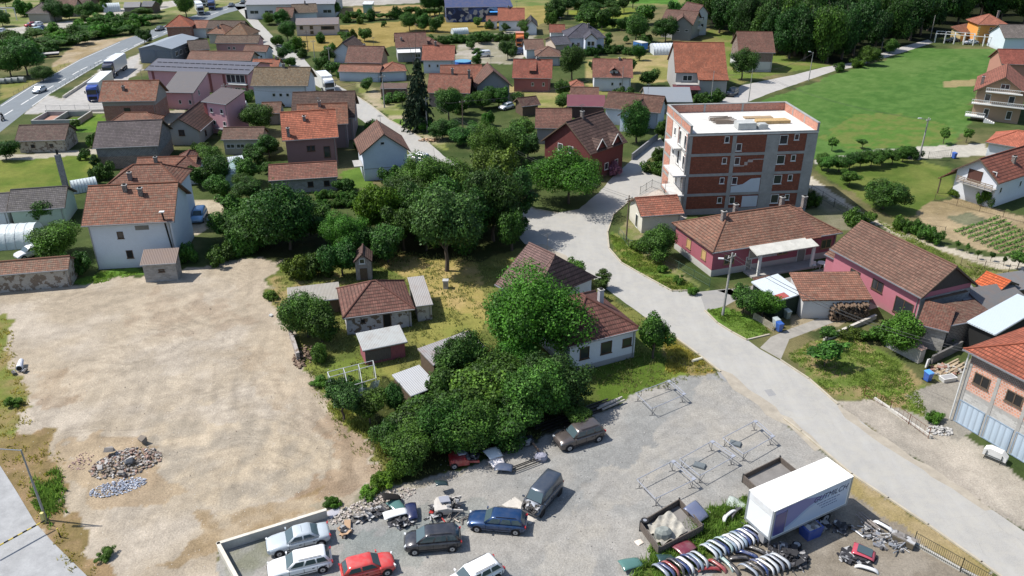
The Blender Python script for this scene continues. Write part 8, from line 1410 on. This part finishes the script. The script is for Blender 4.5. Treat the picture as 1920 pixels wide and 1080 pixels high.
# hedges, rows
for i in range(12): tree('shrub in the field hedge between the two tan fields', (650+i*15+rr.uniform(-3,3), 42-i*1.0+rr.uniform(-1,1)), rr.uniform(1.8,2.8), rr.uniform(2.4,4.6), ['bush','mid','small'][i%3], (.85,1.1,.85), 'shrub', 'shrubs of the field hedge')
for i in range(4): tree('tall dark tree at the right end of the field hedge', (806+i*9, 30-i*1.5), 3.4, 8.0+rr.random()*2, 'big', (.7,.95,.75), 'tree', 'dark trees at the end of the field hedge')
for i in range(13): tree('shrub in the long clipped hedge behind the pale yard', (826+i*13+rr.uniform(-2,2), 82-i*.6+rr.uniform(-1,1)), 2.2, rr.uniform(2.0,2.8), 'bush', (.75,1.0,.75), 'shrub', 'shrubs of the long hedge behind the pale yard')
for i in range(9): tree('tree in the dark belt left of the top gabled houses', (1044+i*18+rr.uniform(-4,4), 30-i*1.5+rr.uniform(-6,6)), rr.uniform(3,4.4), rr.uniform(5,8), 'mid', (.75,1.0,.8), 'tree', 'trees of the dark belt at the top')
for i in range(14): tree('shrub in the second hedge in front of the villa gardens', (1060+i*9+rr.uniform(-3,3), 104-i*.3+rr.uniform(-3,3)), rr.uniform(1.2,1.9), rr.uniform(1.6,3.2), ['bush','tall'][i%4==3], (.75,1.0,.8), 'shrub', 'shrubs in front of the villa gardens')
for i in range(15): tree('tree in the far top gardens', (640+i*44+rr.uniform(-15,15), -14+rr.uniform(-12,4)), rr.uniform(2.6,4), rr.uniform(4,8), 'mid', (.8,1.05,.85), 'tree', 'trees of the far top gardens')
for i in range(16): tree('young shrub row in the vegetable plot behind the great dark tree', (598+(i%8)*11, 372+(i//8)*16+rr.uniform(-2,2)), .95, 1.3, 'bush', (1.0,1.2,.9), 'shrub', 'shrub rows in the vegetable plot')
# --- forest: individual trees, front row lit
fl = [(1318,52),(1345,62),(1372,74),(1400,84),(1428,92),(1452,100),(1478,110),(1505,114),(1550,118),(1578,112),(1602,104),(1640,94),(1672,84),(1702,76),(1728,66),(1742,58)]
FT = 'tall dark tree in the forest above the meadow'
def ft(u, v, h_, rd, k):
    tree(FT, (u, v), rd, h_, ['big','mid','mid'][k%3] if v > 40 else 'mid', ((.42,.62,.5) if k%4 else (.75,.9,.6)), 'forest_tree', 'forest trees above the meadow', low=0)
for k, (u, v) in enumerate(fl): ft(u+rr.uniform(-4,4), v, rr.uniform(13,17), rr.uniform(4.2,5.4), k)
k = 0
for row in range(6):
    v0 = -10-row*16
    for i in range(17):
        u = 1345+i*38+rr.uniform(-9,9); lim = 50+(u-1318)*.42 if u < 1500 else 118-(u-1500)*.2
        v = lim-16-row*17+rr.uniform(-4,4)
        if u > 1745: v = 44-row*15+rr.uniform(-3,3)
        if v < -95: continue
        ft(u, v, rr.uniform(14,19), rr.uniform(4.4,6), k); k += 1
# --- grass tufts, weeds and crop rows
def tufts(name, label, poly, n, hmin, hmax, w, m, seed, kind='stuff'):
    r = np.random.default_rng(seed); pg = G2(poly); xs = [p[0] for p in pg]; ys = [p[1] for p in pg]; x = r.uniform(min(xs),max(xs),n*3); y = r.uniform(min(ys),max(ys),n*3); k = inside(x,y,pg); x, y = x[k][:n], y[k][:n]
    k = fbm(x, y, 1.7, seed+5, 3)+r.normal(size=len(x))*.12 > .45; x, y = x[k], y[k]; m_ = len(x); nb = 5; X = np.repeat(x, nb)+r.normal(size=m_*nb)*w; Yy = np.repeat(y, nb)+r.normal(size=m_*nb)*w; h = r.uniform(hmin,hmax,m_*nb); a = r.uniform(0,6.28,m_*nb); lx, ly = r.normal(size=m_*nb)*.35*h, r.normal(size=m_*nb)*.35*h; bw = .045+.03*r.random(m_*nb)
    v = np.stack([np.stack([X-np.cos(a)*bw, Yy-np.sin(a)*bw, np.zeros_like(X)], 1), np.stack([X+np.cos(a)*bw, Yy+np.sin(a)*bw, np.zeros_like(X)], 1), np.stack([X+lx, Yy+ly, h], 1)], 1).reshape(-1,3)
    q = len(X); me = bpy.data.meshes.new(name); me.vertices.add(3*q); me.vertices.foreach_set('co', v.ravel()); me.loops.add(3*q); me.loops.foreach_set('vertex_index', np.arange(3*q,dtype=np.int32)); me.polygons.add(q); me.polygons.foreach_set('loop_start', np.arange(0,3*q,3,dtype=np.int32)); me.update(calc_edges=True); me.materials.append(m)
    o = bpy.data.objects.new(name, me); SC.collection.objects.link(o); props(o, label, 'grass', None, kind); return o
OLD = [(500,540),(560,480),(700,470),(900,480),(1030,490),(1110,530),(1345,697),(1190,742),(1000,825),(745,905),(655,850),(560,670)]
# filler shrubs in the village gardens, kept clear of roofs and roads
BB = []
for ob_ in SC.objects:
    if ob_.type == 'EMPTY' and ob_.get('category') and ob_.get('category') not in ('tree','shrub','power line'):
        for ch in ob_.children:
            if ch.name.startswith('wall') or ch.name.startswith('brick_wall'):
                M = Matrix.Translation(ob_.location) @ Matrix.Rotation(ob_.rotation_euler.z, 4, 'Z'); q = [M @ v.co for v in ch.data.vertices]; BB.append((min(v.x for v in q)-1.2, min(v.y for v in q)-1.2, max(v.x for v in q)+1.2, max(v.y for v in q)+1.2))
RP = [G2(p) for p in ([(420,0),(480,60),(560,150),(660,225),(760,285),(840,380),(985,470),(1150,560),(1330,560),(1250,350),(1250,250),(1180,290),(1100,380),(1000,385),(900,320),(760,235),(640,155),(520,80),(480,0)], [(1330,205),(1400,200),(1560,140),(1760,70),(1560,110),(1400,140)], YARD, [(0,160),(300,20),(470,-20),(330,90),(200,215),(0,300)])]
def clear(x, y, r_):
    if any(a_-r_ < x < c_2+r_ and b_-r_ < y < d_+r_ for a_, b_, c_2, d_ in BB): return False
    return not any(inside(np.array([x]), np.array([y]), p)[0] for p in RP)
k = 0; rr = random.Random(5)
for (u0, v0, u1, v1, n_, h_) in ((200,60,660,300,34,3.0),(480,20,960,110,20,3.2),(600,120,1260,330,46,3.0),(960,40,1330,210,34,3.6),(370,270,660,400,24,2.6),(0,230,200,420,10,2.0),(960,-20,1300,60,26,6.0),(0,0,300,60,20,4.5),(1300,150,1500,260,6,2.4)):
    for _ in range(n_):
        u, v = rr.uniform(u0,u1), rr.uniform(v0,v1); p_ = P(u, v); hh = h_*rr.uniform(.6,1.3)
        if clear(p_.x, p_.y, hh*.35): tree('small leafy shrub in the village gardens', (u, v), hh*rr.uniform(.45,.7), hh, ['bush','mid','small','bushl'][k%4], (.9*rr.uniform(.8,1.2),1.05*rr.uniform(.85,1.15),.85), 'shrub', 'small shrubs in the village gardens', low=.2); k += 1
def tint(o, c): o.color = (*c, 1); return o
tint(tufts('long_grass', 'long dry and green grass of the old plot', OLD, 9000, .1,.35,.16, GRASS, 1), (1.1,1.0,.95)); tint(tufts('weeds', 'weeds and grass along the left edge of the lot', [(-60,560),(18,600),(60,800),(120,860),(110,960),(180,1080),(230,1110),(150,1110),(20,880),(-60,830)], 2200, .1,.35,.15, GRASS, 2), (1.5,1.1,.7))
tint(tufts('weeds', 'green weeds around the bumper rows', [(1180,1090),(1210,1040),(1260,1000),(1330,955),(1420,930),(1400,985),(1340,1030),(1280,1060),(1240,1090)], 2600, .2,.6,.15, GRASS, 3), (.8,1.1,.6)); tint(tufts('grass', 'green grass of the right verge lawns', [(1476,668),(1520,640),(1600,632),(1700,690),(1740,780),(1640,750),(1570,750)], 3500, .08,.25,.12, GRASS, 4), (1,1.15,.7))
tint(tufts('grass', 'grass strip on the verge of the junction', [(1142,440),(1172,448),(1250,500),(1310,543),(1262,548),(1165,490)], 2200, .08,.25,.12, GRASS, 5), (.95,1.1,.6)); tint(tufts('grass', 'grass patch at the foot of the tall concrete pole', [(1325,582),(1360,575),(1420,600),(1445,625),(1400,634)], 1400, .08,.22,.1, GRASS, 6), (.9,1.15,.6))
tint(tufts('grass', 'bright grass strip below the white house by the lot', [(150,532),(190,510),(268,512),(180,532)], 700, .08,.2,.1, GRASS, 7), (.9,1.2,.6)); tint(tufts('weeds', 'dry weeds on the lower verge beside the street', [(1240,625),(1345,697),(1250,700),(1250,660)], 1100, .1,.35,.12, GRASS, 8), (1.9,1.4,.9))
tint(tufts('weeds', 'weeds in the kitchen garden strip above the pink barn', [(1640,412),(1800,490),(1920,520),(1960,555),(1860,545),(1760,490)], 2000, .1,.35,.15, GRASS, 9), (1.1,1.15,.8)); tint(tufts('weeds', 'dark weeds beside the street lamp', [(60,900),(110,880),(125,960),(95,990),(70,960)], 900, .15,.6,.15, GRASS, 11), (.7,1.0,.5))
tint(tufts('weeds', 'weeds along the edge between hedge and lot', [(610,760),(650,800),(705,830),(720,880),(700,930),(760,890),(740,830),(660,770)], 1200, .15,.45,.15, GRASS, 12), (1.2,1.1,.7))
for px, rd, h_, lb in (((1905,610),1.6,2.0,'dark bush among the grey sheds behind the pale blue carport'),((1768,640),1.0,1.2,'weeds in front of the block shed'),((1300,552),.8,.9,'low green plants along the fence of the pink bungalow'),((1270,530),.9,1.0,'second clump of plants along the fence of the pink bungalow'),((1243,510),.8,.9,'third clump of plants along the fence of the pink bungalow'),((200,1045),.8,.6,'low weed clump beside the access road below the lamp'),((25,760),.9,.8,'weed clump at the left edge of the bare lot'),((510,560),1.1,1.0,'green weed clump at the corner between lot and old plot'),((600,720),1.0,.8,'weed clump beside the greenhouse frame')): tree(lb, px, rd, h_, 'bushl', (1,1,.8), 'bush')
# crop rows in the kitchen garden
r = np.random.default_rng(3)
for i in range(9):
    a_, b_ = P(1790+i*12, 436+i*5.5), P(1874+i*10, 408+i*6.0); mb = MB(); L_ = (b_-a_).length; nb = int(L_/.05)
    for k in range(nb*2):
        q = a_.lerp(b_, r.random())+Vector((r.normal()*.13, r.normal()*.13, r.random()*.4)); d1 = Vector(r.normal(size=3)).normalized()*.09; d2 = d1.orthogonal()*r.uniform(.5,1); mb.poly([q-d1,q-d2,q+d1,q+d2])
    o = mb.build('crop_row', LEAFL, recalc=False); o.color = (.9,1.1,.9,1); props(o, 'row of bushy green crops, %s from the top in the kitchen garden' % words[i], 'crop row', 'crop rows in the kitchen garden')
